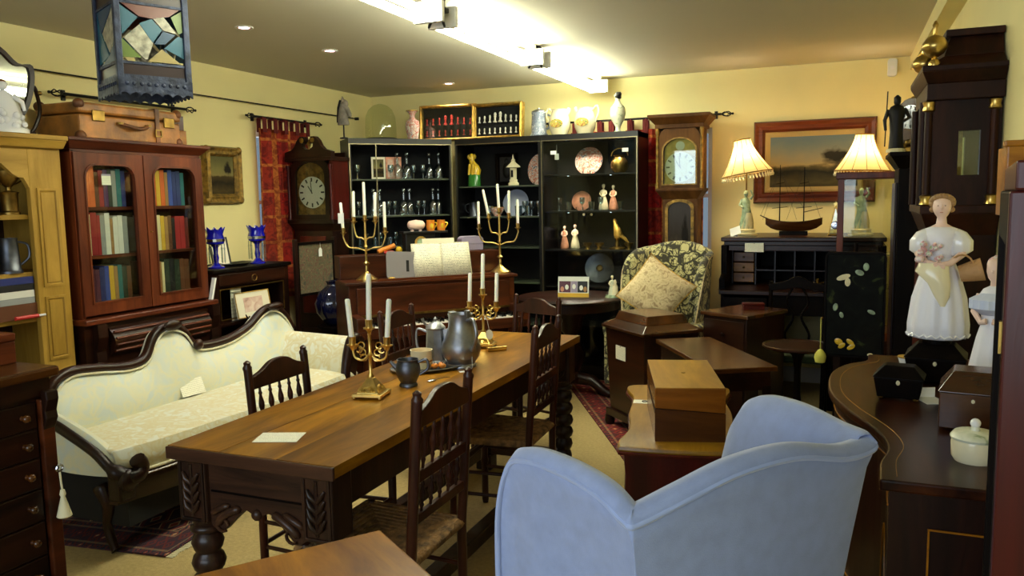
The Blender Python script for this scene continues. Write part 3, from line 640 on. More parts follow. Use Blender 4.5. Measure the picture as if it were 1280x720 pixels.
t = thing('wooden_box', 'narrow dark wooden box standing beside the suitcase on the bookcase', 'box', (-3.85, 3.915, 1.868), 90)
obj('body', MB().box(-.04, .05, 0, .2, 0, .1), 'honey_wood', t, bevel=.003); obj('lid', MB().box(-.035, .042, .01, .19, .1, .19), 'red_mahogany', t, bevel=.003)
# gilt framed painting on left wall
def picture(name, label, loc, rz, w, h, border, fmat, art, slip=0, slipmat='gilt', rx=0, cat='painting'):
    t = thing(name, label, cat, loc, rz)
    if rx: t.rotation_euler[0] = R(rx)
    b = border
    obj('frame', MB().moulding([(w/2, h/2, 0), (w/2, h/2, -.02), (w/2-b*.15, h/2-b*.15, -.045), (w/2-b*.45, h/2-b*.45, -.03), (w/2-b*.75, h/2-b*.75, -.038), (w/2-b, h/2-b, -.016), (w/2-b, h/2-b, 0)]), fmat, t, bevel=.003)
    iw, ih = w/2-b, h/2-b
    if slip:
        obj('slip', MB().moulding([(iw, ih, -.014), (iw-slip*.3, ih-slip*.3, -.02), (iw-slip, ih-slip, -.01), (iw-slip, ih-slip, -.004)]), slipmat, t); iw -= slip; ih -= slip
    obj('canvas', MB().box(-iw-.004, iw+.004, -.01, -.004, -ih-.004, ih+.004), art, t)
    return t
t = picture('framed_painting', 'small dark village scene in a swept gilt frame on the left wall', (XL+.012, 4.645, 1.715), 90, .38, .41, .07, 'dull_gilt', 'small_landscape')
for sx in (-1, 1):
    for sz in (-1, 1): obj('corner_ornament', MB().sphere((sx*.165, -.03, sz*.18), .03, .016, .03, 10, 6), 'dull_gilt', t, smooth=60)
# side cabinet with blue lustres
t = thing('side_cabinet', 'small dark mahogany side cabinet carrying the cobalt blue lustres', 'cabinet', (-3.75, 4.39, 0), 90)
obj('top', MB().box(-.385, .4, -.02, .43, 1.055, 1.08), 'ebonised', t, bevel=.005)
obj('frieze', MB().box(-.38, .38, 0, .42, .96, 1.055), 'mahogany_x', t)
obj('drawer_front', MB().box(-.33, .33, -.008, .0, .97, 1.045), 'mahogany_x', t, bevel=.002)
obj('drawer_ring', MB().tube([(.0+.025*math.cos(a), -.014, 1.0+.022*math.sin(a)) for a in [i*2*math.pi/12 for i in range(12)]], .003, 6, True), 'old_brass', t)
for x0, x1 in ((-.38, -.33), (.33, .38)): obj('stile', MB().box(x0, x1, 0, .04, .1, .96), 'mahogany', t)
obj('side_panel', MB().box(-.38, -.36, .04, .42, .1, .96), 'mahogany', t); obj('side_panel', MB().box(.36, .38, .04, .42, .1, .96), 'mahogany', t)
obj('back_panel', MB().box(-.36, .36, .4, .42, .1, .96), 'mahogany_x', t)
for z in (.72, .42): obj('shelf', MB().box(-.36, .36, .005, .4, z-.02, z), 'mahogany_x', t)
obj('plinth', MB().box(-.385, .39, -.01, .42, 0, .1), 'mahogany_x', t, bevel=.004)
obj('inlay', MB().ringframe(rrect(-.325, .325, .74, .95, .004), rrect(-.317, .317, .748, .942, .003), -.002, .002), 'old_brass', t)
def lustre(label, y):
    t = thing('lustre_vase', label, 'lustre', (-3.86, y, 1.08), 0, 'cobalt lustres on the side cabinet')
    obj('stem', MB().lathe([(0, 0), (.055, 0), (.055, .01), (.03, .02), (.014, .04), (.02, .07), (.014, .1), (.018, .14), (.03, .15), (.03, .155), (0, .155)], 18), 'cobalt_glass', t, smooth=40)
    n = 24; rs = []
    for r, z, f in ((.03, .15, 0), (.058, .165, 0), (.06, .2, 0), (.052, .225, 0), (.06, .26, .12), (.055, .262, .12), (.046, .22, 0), (.02, .17, 0)):
        rs.append([((r*(1+f*math.cos(8*a)))*math.cos(a), (r*(1+f*math.cos(8*a)))*math.sin(a), z+f*.1*math.cos(8*a)) for a in [2*math.pi*k/n for k in range(n)]])
    obj('bowl', MB().rings(rs), 'cobalt_glass', t, smooth=40)
    obj('silver_band', MB().lathe([(.059, .178), (.0625, .178), (.0625, .196), (.059, .196)], 18), 'silver', t)
    for k in range(8):
        a = k*math.pi/4; x, y2 = .056*math.cos(a), .056*math.sin(a)
        obj('prism_drop', MB().lathe([(0, .03), (.005, .04), (.004, .12), (.006, .13), (.003, .14), (.004, .16), (0, .163)], 6, (x, y2, 0)), 'crystal', t)
lustre('cobalt blue glass lustre nearer the bookcase on the side cabinet', 4.17)
lustre('cobalt blue glass lustre nearer the red curtain on the side cabinet', 4.58)
t = thing('propped_photograph', 'small dark-edged photo frame propped behind the left blue lustre', 'picture frame', (-3.98, 4.36, 1.08), 75); t.rotation_euler[0] = R(-14)
obj('frame', MB().at((0, 0, .1)).moulding([(.07, .1, .01), (.07, .1, -.006), (.06, .09, -.006), (.06, .09, .004)]), 'black_case', t); obj('print', MB().box(-.062, .062, 0, .004, .008, .192), 'mount_cream', t)
t = thing('tray', 'dark oval tray lying between the blue lustres', 'tray', (-3.9, 4.375, 1.08), 90)
obj('dish', MB().loft([(0, 0, .001, .1, .07), (0, 0, .004, .12, .085), (0, 0, .018, .13, .095), (0, 0, .018, .125, .09), (0, 0, .006, .105, .075)], 24), 'black_case', t, smooth=40)
# framed print on stand, cards
t = thing('framed_print', 'pale mounted sepia print propped on the side cabinet shelf', 'print', (-3.722, 4.365, .725), 88)
t.rotation_euler[0] = R(-10)
obj('mount', MB().box(-.165, .165, -.004, .003, .01, .185), 'mount_cream', t); obj('border', MB().at((0, -.004, .0975)).moulding([(.165, .0875, 0), (.165, .0875, -.004), (.159, .0815, -.004), (.159, .0815, 0)]), 'gilt', t)
obj('print', MB().box(-.09, .09, -.0055, -.004, .045, .145), 'sepia_print', t)
for x in (-.09, .09): obj('stand_foot', MB().tube([(x, .01, .05), (x, -.012, .012), (x, -.03, .0), (x, -.03, .02)], .005, 6), 'ebonised', t)
o = thing('price_card', 'small white card behind the sepia print', 'price card', (-3.8, 4.27, .72), 90); obj('card', MB().box(-.05, .05, -.001, .001, 0, .22), 'price_card', o)
o = thing('price_card', 'narrow white card leaning between the bookcase and side cabinet', 'price card', (-3.71, 3.955, .9), 80); o.rotation_euler[1] = R(14); obj('card', MB().box(-.006, .006, -.001, .03, 0, .14), 'card_white', o)
# glassware inside side cabinet
for i, (dx, col) in enumerate(((.05, 'scene_print'), (.15, 'imari'))):
    t = thing('china_cup', f"small patterned china pot on the side cabinet shelf, {'nearer' if i == 0 else 'further from'} the sepia print", 'pot', (-3.9, 4.45+dx, .72))
    obj('body', MB().lathe([(0, 0), (.03, 0), (.045, .05), (.04, .1), (.03, .12), (.034, .13), (0, .11)], 14), col, t, smooth=40); obj('rim', MB().lathe([(.03, .128), (.036, .128), (.036, .134), (.03, .134)], 14), 'gilt', t)
# ------------------------------------------------------------------ longcase clocks
def dial(t, c, r, mat, ticks='dial_ink'):
    d = obj('dial', MB().at((c[0], c[1], c[2]), rx=90).lathe([(0, -.002), (r, -.002), (r, .003), (0, .003)], 32), mat, t)
    for k in range(12):
        a = k*math.pi/6
        obj('numeral', MB().at((c[0]+.8*r*math.sin(a), c[1]-.0035, c[2]+.8*r*math.cos(a)), ry=math.degrees(a)).box(-r*.05, r*.05, -.001, .001, -r*.12, r*.12), ticks, d)
    obj('hour_hand', MB().at((c[0], c[1]-.006, c[2]), ry=-35).box(-r*.025, r*.025, -.001, .001, -.01, r*.5), ticks, d)
    obj('minute_hand', MB().at((c[0], c[1]-.008, c[2]), ry=-5).box(-r*.02, r*.02, -.001, .001, -.01, r*.72), ticks, d)
    return d
# 1: dark clock by the left wall
t = thing('longcase_clock', 'dark mahogany longcase clock with swan-neck hood beside the left curtain', 'clock', (-3.9, 5.3, 0), 0)
obj('plinth', MB().box(-.24, .24, -.02, .25, 0, .5), 'mahogany', t, bevel=.004); obj('trunk', MB().box(-.18, .18, .0, .22, .5, 1.3), 'mahogany', t); obj('trunk_door', MB().box(-.12, .12, -.015, 0, .62, 1.24), 'red_mahogany', t, bevel=.004)
obj('hood_base', MB().frustum((-.18, .18, 0, .22, 1.28), (-.215, .215, -.03, .225, 1.34)).box(-.22, .22, -.035, .225, 1.34, 1.37), 'mahogany_x', t, bevel=.003)
for s in (-1, 1): obj('hood_side', MB().box(s*.19-.012, s*.19+.012, .0, .22, 1.37, 1.83), 'red_mahogany', t)
obj('hood_back', MB().box(-.19, .19, .2, .22, 1.37, 1.9), 'mahogany', t)
arch = [(-.14, 1.41), (.14, 1.41), (.14, 1.72)]+[(.14*math.cos(R(a)), 1.72+.1*math.sin(R(a))) for a in range(20, 180, 20)]+[(-.14, 1.72)]
oarch = [(-.18, 1.37), (.18, 1.37), (.18, 1.78)]+[(.18*math.cos(R(a)), 1.78+.075*math.sin(R(a))) for a in range(20, 180, 20)]+[(-.18, 1.78)]
d = obj('hood_door', MB().ringframe(oarch, arch, -.02, .005), 'mahogany', t); obj('pane', MB().prism(arch, -.008, -.006, 'xz'), 'door_glass', d)
obj('dial_plate', MB().prism([(x*1.02, z) for x, z in arch], .012, .018, 'xz'), 'dull_gilt', t); dial(t, (0, .009, 1.585), .125, 'dial_white')
for s in (-1, 1):
    obj('column', MB().lathe([(.018, 1.37), (.018, 1.4), (.012, 1.42), (.013, 1.6), (.011, 1.75), (.018, 1.78), (.018, 1.8)], 12, (s*.2, -.02, 0)), 'red_mahogany', t, smooth=40)
    obj('scroll', MB().prism([(s*p[0], p[1]) for p in [(.22, 1.85), (.22, 1.9), (.19, 1.91), (.15, 1.92), (.12, 1.95), (.1, 1.99), (.07, 2.02), (.035, 2.02), (.02, 1.99), (.03, 1.965), (.055, 1.965), (.05, 1.94), (.02, 1.92), (0.0, 1.92), (0.0, 1.85)]], -.03, .02, 'xz'), 'mahogany_x', t)
    obj('rosette', MB().at((s*.05, -.03, 1.99), rx=90).lathe([(0, 0), (.02, 0), (.02, .006), (0, .01)], 12), 'old_brass', t, smooth=40)
obj('hood_top', MB().box(-.22, .22, -.035, .225, 1.83, 1.86), 'mahogany_x', t, bevel=.003); obj('finial', MB().lathe([(0, 1.92), (.012, 1.92), (.008, 1.94), (.02, 1.965), (.006, 1.985), (0, 2.01)], 12, (0, -.005, 0)), 'old_brass', t, smooth=40)
wood('clock_brown', (58, 34, 14), (112, 74, 34), .5, 'Z', 6, 4, coat=0, spec=.12)
# 2: lacquered clock on the back wall
t = thing('longcase_clock', 'brown lacquered longcase clock with silvered arched dial against the back wall', 'clock', (-1.19, 6.35, 0), 0)
obj('plinth', MB().box(-.21, .21, -.02, .24, 0, .5), 'clock_brown', t, bevel=.004); obj('trunk', MB().box(-.135, .135, 0, .22, .5, 1.5), 'clock_brown', t)
tr = [(-.09, .7), (.09, .7), (.09, 1.4)]+[(.09*math.cos(R(a)), 1.4+.06*math.sin(R(a))) for a in range(20, 180, 20)]+[(-.09, 1.4)]
tro = [(x*1.25, .7-.03 if z == .7 else z+.02) for x, z in tr]
obj('trunk_door', MB().ringframe(tro, tr, -.018, 0), 'dull_gilt', t); obj('painted_panel', MB().prism(tr, -.008, -.002, 'xz'), 'clock_panel_art', t)
obj('hood_base', MB().frustum((-.135, .135, 0, .22, 1.48), (-.18, .18, -.04, .23, 1.545)).box(-.185, .185, -.045, .23, 1.545, 1.565), 'clock_brown', t, bevel=.003)
arch = [(-.125, 1.6), (.125, 1.6), (.125, 1.85)]+[(.125*math.cos(R(a)), 1.85+.1*math.sin(R(a))) for a in range(15, 180, 15)]+[(-.125, 1.85)]
oarch = [(-.17, 1.565), (.17, 1.565), (.17, 1.92)]+[(.17*math.cos(R(a)), 1.92+.11*min(1, 1.4*math.sin(R(a)))) for a in range(15, 180, 15)]+[(-.17, 1.92)]
d = obj('hood_door', MB().ringframe(oarch, arch, -.025, .005), 'clock_brown', t); obj('bead', MB().ringframe([(x*1.1, z+(-.01 if z == 1.6 else .01)) for x, z in arch], arch, -.033, -.025), 'dull_gilt', d); obj('pane', MB().prism(arch, -.012, -.01, 'xz'), 'clear_glass', d)
obj('dial_plate', MB().prism([(x*1.02, z) for x, z in arch], .01, .016, 'xz'), 'old_brass', t); dial(t, (0, .007, 1.73), .118, 'dial_grey')
obj('arch_boss', MB().at((0, .008, 1.895), rx=90).lathe([(0, 0), (.035, 0), (.035, .004), (0, .006)], 20), 'dial_grey', t)
for s in (-1, 1): obj('hood_side', MB().box(s*.16-.012, s*.16+.012, .005, .22, 1.565, 2.03), 'clock_brown', t); obj('column', MB().lathe([(.016, 1.565), (.016, 1.59), (.011, 1.61), (.011, 1.98), (.016, 2.0), (.016, 2.03)], 12, (s*.172, -.025, 0)), 'dull_gilt', t, smooth=40)
obj('hood_back', MB().box(-.15, .15, .2, .22, 1.565, 2.03), 'clock_brown', t); obj('cornice', MB().box(-.19, .19, -.04, .23, 2.03, 2.06).frustum((-.19, .19, -.04, .23, 2.06), (-.235, .235, -.085, .235, 2.11)).box(-.24, .24, -.09, .235, 2.11, 2.135), 'clock_brown', t, bevel=.003)
wood('clock_oak', (22, 10, 5), (60, 28, 14), .45, 'Z', 6, 6, coat=0, spec=.15)
# 3: big clock on the right wall, facing left, we look at its side
t = thing('longcase_clock', 'tall dark oak longcase clock with gilt columns and ball finials, right wall', 'clock', (.285, 3.56, 0), -90)
# local x = -room y ; front at y=0 faces room -x ; local y -> room +x
obj('plinth', MB().box(-.26, .26, -.02, .233, 0, .55), 'clock_oak', t, bevel=.004); obj('trunk', MB().box(-.2, .2, .01, .23, .55, 1.36), 'clock_oak', t); obj('trunk_door', MB().box(-.13, .13, -.005, .012, .65, 1.3), 'red_mahogany', t, bevel=.004)
obj('hood_base', MB().frustum((-.2, .2, .01, .23, 1.34), (-.25, .25, -.02, .233, 1.42)).box(-.255, .255, -.025, .233, 1.42, 1.45), 'clock_oak', t, bevel=.003)
for s in (-1, 1):
    sd = obj('hood_side', MB().ringframe([(.01, 1.45), (.23, 1.45), (.23, 1.83), (.01, 1.83)], [(.095, 1.56), (.165, 1.56), (.165, 1.72), (.095, 1.72)], s*.2-.015, s*.2+.015, 'yz'), 'clock_oak', t)
    obj('side_glass', MB().box(s*.2-.003, s*.2+.003, .09, .17, 1.555, 1.725), 'clear_glass', sd)
    for y in (-.005, .205):
        c = obj('column', MB().lathe([(.014, 1.47), (.013, 1.8)], 12, (s*.225, y, 0)), 'clock_oak', t, smooth=40)
        for z0 in (1.45, 1.79): obj('capital', MB().lathe([(.014, z0), (.022, z0+.005), (.018, z0+.02), (.022, z0+.035), (.014, z0+.04)], 12, (s*.225, y, 0)), 'brass', c, smooth=40)
    obj('front_column', MB().lathe([(.014, 1.45), (.013, 1.83)], 12, (s*.18, -.02, 0)), 'clock_oak', t, smooth=40)
obj('hood_back', MB().box(-.19, .19, .215, .23, 1.45, 1.83), 'ebonised', t)
arch = rrect(-.14, .14, 1.5, 1.8, .03); d = obj('hood_door', MB().ringframe(rrect(-.18, .18, 1.45, 1.83, .002), arch, -.01, .012), 'clock_oak', t); obj('pane', MB().prism(arch, .0, .002, 'xz'), 'clear_glass', d)
obj('movement', MB().box(-.12, .12, .03, .12, 1.5, 1.79), 'old_brass', t); dial(t, (0, .027, 1.64), .125, 'dial_grey')
obj('cornice', MB().box(-.25, .25, -.015, .232, 1.83, 1.89).frustum((-.25, .25, -.015, .232, 1.89), (-.28, .28, -.035, .233, 1.93)).box(-.28, .28, -.035, .233, 1.93, 1.95), 'clock_oak', t, bevel=.003)
obj('caddy_top', MB().frustum((-.26, .26, -.02, .232, 1.95), (-.2, .2, .04, .23, 1.99)).frustum((-.2, .2, .04, .23, 1.99), (-.17, .17, .06, .23, 2.06)).box(-.19, .19, .045, .232, 2.06, 2.085), 'clock_oak', t, bevel=.003)
for x in (-.2, .24): 
    f = obj('finial', MB().lathe([(0, 1.95), (.018, 1.95), (.02, 1.965), (.008, 1.98), (.03, 1.995), (.042, 2.015), (.042, 2.03), (.03, 2.05), (.008, 2.062), (.006, 2.085), (.011, 2.095), (.004, 2.11), (0, 2.112)], 18, (x, .005, 0)), 'brass', t, smooth=50)
plain('horse_grey', (128, 120, 108), .6, var=.2, vscale=20)
# horse head on a rod standing on the diagonal cabinet
t = thing('horse_head', 'grey carved horse head on a thin rod above the dark clock', 'ornament', (-3.79, 5.62, 2.02), 20)
obj('rod', MB().tube([(0, 0, .012), (0, 0, .12)], .006, 8).lathe([(0, 0), (.035, 0), (.035, .008), (.008, .014), (0, .014)], 14), 'iron', t, smooth=40)
h = MB(); h.loft([(0, .0, .11, .046, .03), (0, 0, .12, .048, .034), (-.003, 0, .18, .04, .03), (.0, 0, .23, .034, .026), (.012, 0, .275, .034, .024), (.016, 0, .3, .024, .02), (.012, 0, .315, .008, .008)], 16)
h.tube([(.0, 0, .27), (.03, 0, .235), (.052, 0, .195), (.058, 0, .175)], [.028, .024, .018, .012], 10)
for s in (-1, 1): h.lathe([(.012, 0), (.009, .02), (.001, .045)], 8, (.0, s*.014, .295))
obj('head', h, 'horse_grey', t, smooth=60); obj('mane', MB().tube([(-.02, 0, .31), (-.036, 0, .25), (-.042, 0, .18), (-.048, 0, .13)], [.008, .012, .012, .008], 8), 'iron', t, smooth=50)
# ------------------------------------------------------------------ black display cabinets
def cabinet(label, loc, rz, w, d, shelves, doors=False, posts=(), z1=2.02):
    t = thing('display_cabinet', label, 'cabinet', loc, rz)
    obj('side_panel', MB().box(0, .02, 0, d, 0, z1), 'black_case', t); obj('side_panel', MB().box(w-.02, w, 0, d, 0, z1), 'black_case', t); obj('back_panel', MB().box(.02, w-.02, d-.015, d, 0, z1), 'black_velvet', t)
    obj('top_panel', MB().box(.0, w, -.005, d, z1-.045, z1), 'black_case', t); obj('plinth', MB().box(.02, w-.02, .02, d-.015, 0, .12), 'black_case', t)
    obj('metal_strip', MB().box(0, w, -.01, -.005, z1-.05, z1-.043), 'trim_metal', t)
    for x in posts: obj('metal_post', MB().box(x-.004, x+.004, -.01, -.002, .12, z1-.05), 'trim_metal', t)
    for z in shelves: obj('shelf', MB().box(.02, w-.02, .03, d-.015, z-.012, z), 'shelf_glass_edge' if not doors else 'black_case', t)
    if doors:
        for x0, x1 in ((.012, w/2-.002), (w/2+.002, w-.012)):
            q = obj('door', MB().box(x0, x1, -.006, -.001, .14, z1-.06), 'door_glass', t); kx = x1-.03 if x0 < w/4 else x0+.03
            obj('knob', MB().tube([(kx, -.005, 1.37), (kx, -.03, 1.37)], [.006, .011], 10), 'chrome', q, smooth=40)
    return t
def cabinet_light(label, loc, power=13):
    t = thing('cabinet_downlight', label, 'cabinet light', loc, 0, 'small lights inside the glazed cabinet')
    obj('rim', MB().lathe([(.018, 0), (.028, 0), (.028, -.006), (.018, -.004)], 16), 'chrome', t); obj('lamp', MB().lathe([(0, -.002), (.018, -.002), (.018, -.001), (0, -.001)], 14), 'downlight_lamp', t)
    ld = bpy.data.lights.new('cabinet_beam', 'SPOT'); ld.energy = power; ld.color = (1, .87, .7); ld.spot_size = R(130); ld.spot_blend = .7; ld.shadow_soft_size = .02
    lo = bpy.data.objects.new('cabinet_beam', ld); COL.objects.link(lo); lo.location = (loc[0], loc[1], loc[2]-.008)
cabinet('black corner display cabinet with glassware shelves set across the corner', (-3.725, 5.575, 0), 45, .88, .34, (1.69, 1.385, 1.12, .8, .45), posts=(.006, .225, .875))
cabinet('black open display cabinet with the yellow dog figure, back wall', (-3.095, 6.25, 0), 0, .78, .36, (1.62, 1.36, 1.1, .8, .45), posts=(.006,))
cabinet('black glazed double-door display cabinet beside the red curtain', (-2.31, 6.25, 0), 0, .81, .36, (1.7, 1.4, 1.08, .78, .45), True, posts=(.006, .804))
def diag(s, b):   # s along the corner cabinet front, b depth behind it
    c = math.cos(R(45)); return (-3.725+s*c-b*c, 5.575+s*c+b*c)
for i, x in enumerate((-2.12, -1.9, -1.68)): cabinet_light(f"small round light under the glazed cabinet top, {ORD[i]} from the left", (x, 6.36, 1.975))
for zz, nm in ((1.687, 'upper'), (1.387, 'middle')):
    for i, x in enumerate((-2.1, -1.74)): cabinet_light(f"small round light under the {nm} glazed cabinet shelf, {'left' if i == 0 else 'right'} one", (x, 6.33, zz), 7)
# ---- glassware
GL = {}
def glass_mesh(kind, prof, mat='crystal', n=12):
    GL[kind] = (MB().lathe(prof, n), mat)
glass_mesh('decanter', [(0, 0), (.038, 0), (.042, .01), (.042, .08), (.03, .11), (.012, .13), (.012, .175), (.018, .18), (.006, .182), (.004, .19)])
glass_mesh('stopper', [(0, .19), (.006, .19), (.016, .2), (.018, .215), (.01, .228), (0, .23)])
glass_mesh('wine_glass', [(0, 0), (.026, 0), (.026, .003), (.005, .006), (.004, .05), (.02, .065), (.027, .09), (.025, .12), (.023, .12), (.018, .068), (0, .06)])
glass_mesh('tumbler', [(0, 0), (.026, 0), (.03, .08), (.028, .08), (.024, .006), (0, .006)])
GM = {}
for k, (mb, mat) in GL.items():
    me = mb.mesh(k); me.polygons.foreach_set('use_smooth', [True]*len(me.polygons)); me.set_sharp_from_angle(angle=R(40)); me.materials.append(MAT[mat]); GM[k] = me
def glassware(kind, loc, label, group, sc=1):
    t = thing(kind, label, {'decanter': 'decanter', 'wine_glass': 'wine glass', 'tumbler': 'tumbler'}[kind], loc, 0, group)
    obj('body' if kind != 'wine_glass' else 'bowl_and_stem', GM[kind], '', t)
    if kind == 'decanter': obj('stopper', GM['stopper'], '', t)
    t.scale = (sc, sc, sc)
for zi, (z, nm) in enumerate(((1.69, 'top'), (1.385, 'second'), (1.12, 'third'))):
    items = {0: ['wine_glass', '', '', '', 'wine_glass', 'decanter', 'decanter', 'wine_glass', 'wine_glass', 'decanter', 'decanter'],
             1: ['wine_glass', 'wine_glass', 'decanter', 'decanter', 'wine_glass', 'wine_glass', 'decanter', 'decanter', 'wine_glass', 'wine_glass', 'decanter', 'decanter'],
             2: ['tumbler', 'wine_glass', 'tumbler', 'wine_glass', 'tumbler', 'wine_glass', 'tumbler', 'tumbler', 'wine_glass', 'tumbler', '', '']}[zi]
    c = 0
    for i, k in enumerate(items):
        if not k: continue
        s = .07+.78*(i+.3)/len(items); x, y = diag(s, .12+.05*(i % 2))
        glassware(k, (x, y, z+.0005), f"clear {k.replace('_', ' ')}, {ORD[c]} glass from the left on the {nm} corner cabinet shelf", 'glassware in the corner cabinet', 1.0 if zi else 1.0); c += 1
# triptych frame in corner cabinet
x, y = diag(.38, .2)
t = thing('folding_frame', 'pale triple folding photo frame on the top corner cabinet shelf', 'picture frame', (x, y, 1.69), 45)
for k, (a, b) in enumerate(((-.15, -.03), (-.025, .05), (.055, .11))):
    p = obj('panel', MB().box(a, b, 0, .008, 0, .19), 'terracotta_pink' if k else 'mount_cream', t); obj('print', MB().box(a+.015, b-.015, -.002, 0, .02, .17), 'sepia_print' if k else 'small_landscape', p)
# open cabinet contents
t = thing('dog_figure', 'yellow glazed seated dog on a green base in the black cabinet', 'figurine', (-2.98, 6.38, 1.62), 0)
obj('base', MB().loft([(0, 0, 0, .06, .045), (0, 0, .1, .055, .04), (0, 0, .11, .045, .035)], 14), 'green_glaze', t, smooth=40)
b = MB(); b.loft([(.01, 0, .1, .045, .035), (.015, 0, .14, .05, .038), (.0, 0, .18, .042, .032), (-.015, 0, .21, .028, .024), (-.02, 0, .225, .024, .022), (-.02, 0, .25, .03, .026), (-.018, 0, .275, .026, .022), (-.018, 0, .285, .008, .008)], 16)
b.sphere((-.03, -.02, .245), .016, n=10, m=6).tube([(-.03, -.02, .19), (-.035, -.028, .14), (-.035, -.03, .1)], [.014, .011, .012], 8).tube([(0, -.025, .19), (.0, -.03, .14), (.0, -.032, .1)], [.014, .011, .012], 8)
for s in (-1, 1): b.tube([(-.018+s*.022, 0, .275), (-.018+s*.034, -.004, .26), (-.018+s*.034, -.006, .24)], [.008, .01, .006], 7)
obj('body', b, 'gold_glaze', t, smooth=60)
t = picture('relief_plaque', 'dark framed relief plaque standing in the open black cabinet', (-2.74, 6.55, 1.765), 0, .2, .28, .035, 'ebonised', 'black_case', cat='plaque')
obj('relief', MB().sphere((0, -.012, -.01), .04, .012, .07, 10, 6).sphere((0, -.014, .07), .022, .012, .026, 10, 6), 'iron', t, smooth=60)
t = thing('pagoda_ornament', 'small cream pagoda ornament in the open black cabinet', 'ornament', (-2.62, 6.4, 1.62), 0)
obj('base', MB().lathe([(0, 0), (.05, 0), (.05, .02), (.038, .03), (.038, .05), (.03, .055)], 6), 'cream_china', t); obj('body', MB().lathe([(.03, .05), (.032, .15), (.03, .155)], 6), 'cream_china', t)
obj('roof', MB().lathe([(.03, .15), (.07, .155), (.062, .165), (.03, .19), (.018, .205), (.02, .215), (.008, .23), (.004, .26), (0, .265)], 6), 'cream_china', t); obj('doorway', MB().box(-.01, .01, -.034, -.026, .07, .13), 'iron', t)
def plate(label, loc, r, mat, rz=0, tilt=-15, sx=1):
    t = thing('display_plate', label, 'plate', loc, rz); t.rotation_euler[0] = R(tilt)
    obj('dish', MB().at((0, 0, r), rx=90).loft([(0, 0, .006, r*sx*.55, r*.55), (0, 0, .0, r*sx*.6, r*.6), (0, 0, -.014, r*sx, r), (0, 0, -.009, r*sx, r), (0, 0, .004, r*sx*.62, r*.62), (0, 0, .01, r*sx*.5, r*.5)][::-1], 28), mat, t, smooth=50)
    obj('stand', MB().tube([(-.04, .03, 0), (-.03, .0, .005), (-.03, -.03, 0), (-.03, -.03, .02)], .004, 6).tube([(.04, .03, 0), (.03, .0, .005), (.03, -.03, 0), (.03, -.03, .02)], .004, 6), 'ebonised', t)
plate('oval patterned plate on stand in the open black cabinet', (-2.43, 6.5, 1.62), .14, 'imari', 0, -12, .78)
plate('pale blue and white plate on the lower open cabinet shelf', (-2.66, 6.5, 1.36), .12, 'blue_white_china')
t = thing('tankard', 'dark pewter tankard on the open black cabinet shelf', 'tankard', (-2.99, 6.38, 1.36), 180)
obj('body', MB().lathe([(0, 0), (.05, 0), (.05, .01), (.042, .02), (.038, .12), (.04, .125), (.034, .125), (.03, .02), (0, .02)], 16), 'dark_pewter', t, smooth=40); obj('handle', MB().tube(cr([(.038, 0, .11), (.075, 0, .1), (.075, 0, .05), (.042, 0, .03)]), .005, 6), 'dark_pewter', t, smooth=40)
for i in range(5):
    x = -2.83+.09*i
    if i in (1, 2): continue
    glassware('tumbler', (x, 6.36, 1.3605), f"clear tumbler, {ORD[[0, 0, 0, 1, 2][i]]} from the left on the open black cabinet shelf", 'tumblers in the open cabinet', 1.1)
t = thing('flower_bowl', 'patterned china bowl on the open cabinet shelf before the blue plate', 'bowl', (-2.76, 6.36, 1.36)); obj('bowl', MB().lathe([(0, 0), (.03, 0), (.03, .01), (.055, .05), (.06, .075), (.055, .075), (.03, .02), (0, .015)], 18), 'imari', t, smooth=40); obj('rim', MB().lathe([(.055, .075), (.062, .075), (.06, .08), (.055, .08)], 18), 'gilt', t)
for i in range(3):
    glassware('wine_glass', (-2.5+.06*i, 6.36, 1.3605), f"clear wine glass, {ORD[i]} from the left at the right end of the open cabinet", 'wine glasses in the open cabinet', 1.05)
# glazed cabinet contents
plate('round dish with red figures on the top glazed cabinet shelf', (-1.99, 6.5, 1.7), .12, 'imari')
t = thing('brass_pot', 'dark brass pot on the top glazed cabinet shelf', 'pot', (-1.7, 6.45, 1.7)); obj('body', MB().lathe([(0, 0), (.04, 0), (.07, .04), (.07, .09), (.04, .13), (.05, .145), (.045, .145), (0, .1)], 18), 'old_brass', t, smooth=40); obj('handle', MB().tube([(.07*math.cos(a), 0, .14+.06*math.sin(a)) for a in [math.pi*i/10 for i in range(11)]], .004, 6), 'old_brass', t)
o = thing('price_tag', 'white swing tag hanging in the glazed cabinet top left', 'tag', (-2.19, 6.3, 1.82)); obj('tag', MB().box(-.018, .018, 0, .001, 0, .05), 'tag_white', o); obj('string', MB().tube([(0, 0, .05), (0, 0, .12)], .0015, 4), 'tag_white', o)
for i, x in enumerate((-2.2, -1.6)):
    o = thing('price_tag', f"tiny white label on the glazed cabinet glass, upper {'left' if i == 0 else 'right'}", 'tag', (x, 6.243, 1.86)); obj('tag', MB().box(-.025, .025, -.001, 0, 0, .03), 'tag_white', o)
plate('pink round dish in the middle glazed cabinet shelf', (-2.06, 6.52, 1.4), .085, 'terracotta_pink')
for i, x in enumerate((-2.2, -2.13, -2.0, -1.93, -1.84, -1.68)):
    glassware('tumbler' if i % 2 else 'wine_glass', (x, 6.38+.03*(i % 2), 1.4005), f"small {'tumbler' if i % 2 else 'wine glass'}, {ORD[i]} glass from the left on the middle glazed cabinet shelf", 'glasses in the glazed cabinet', .9)
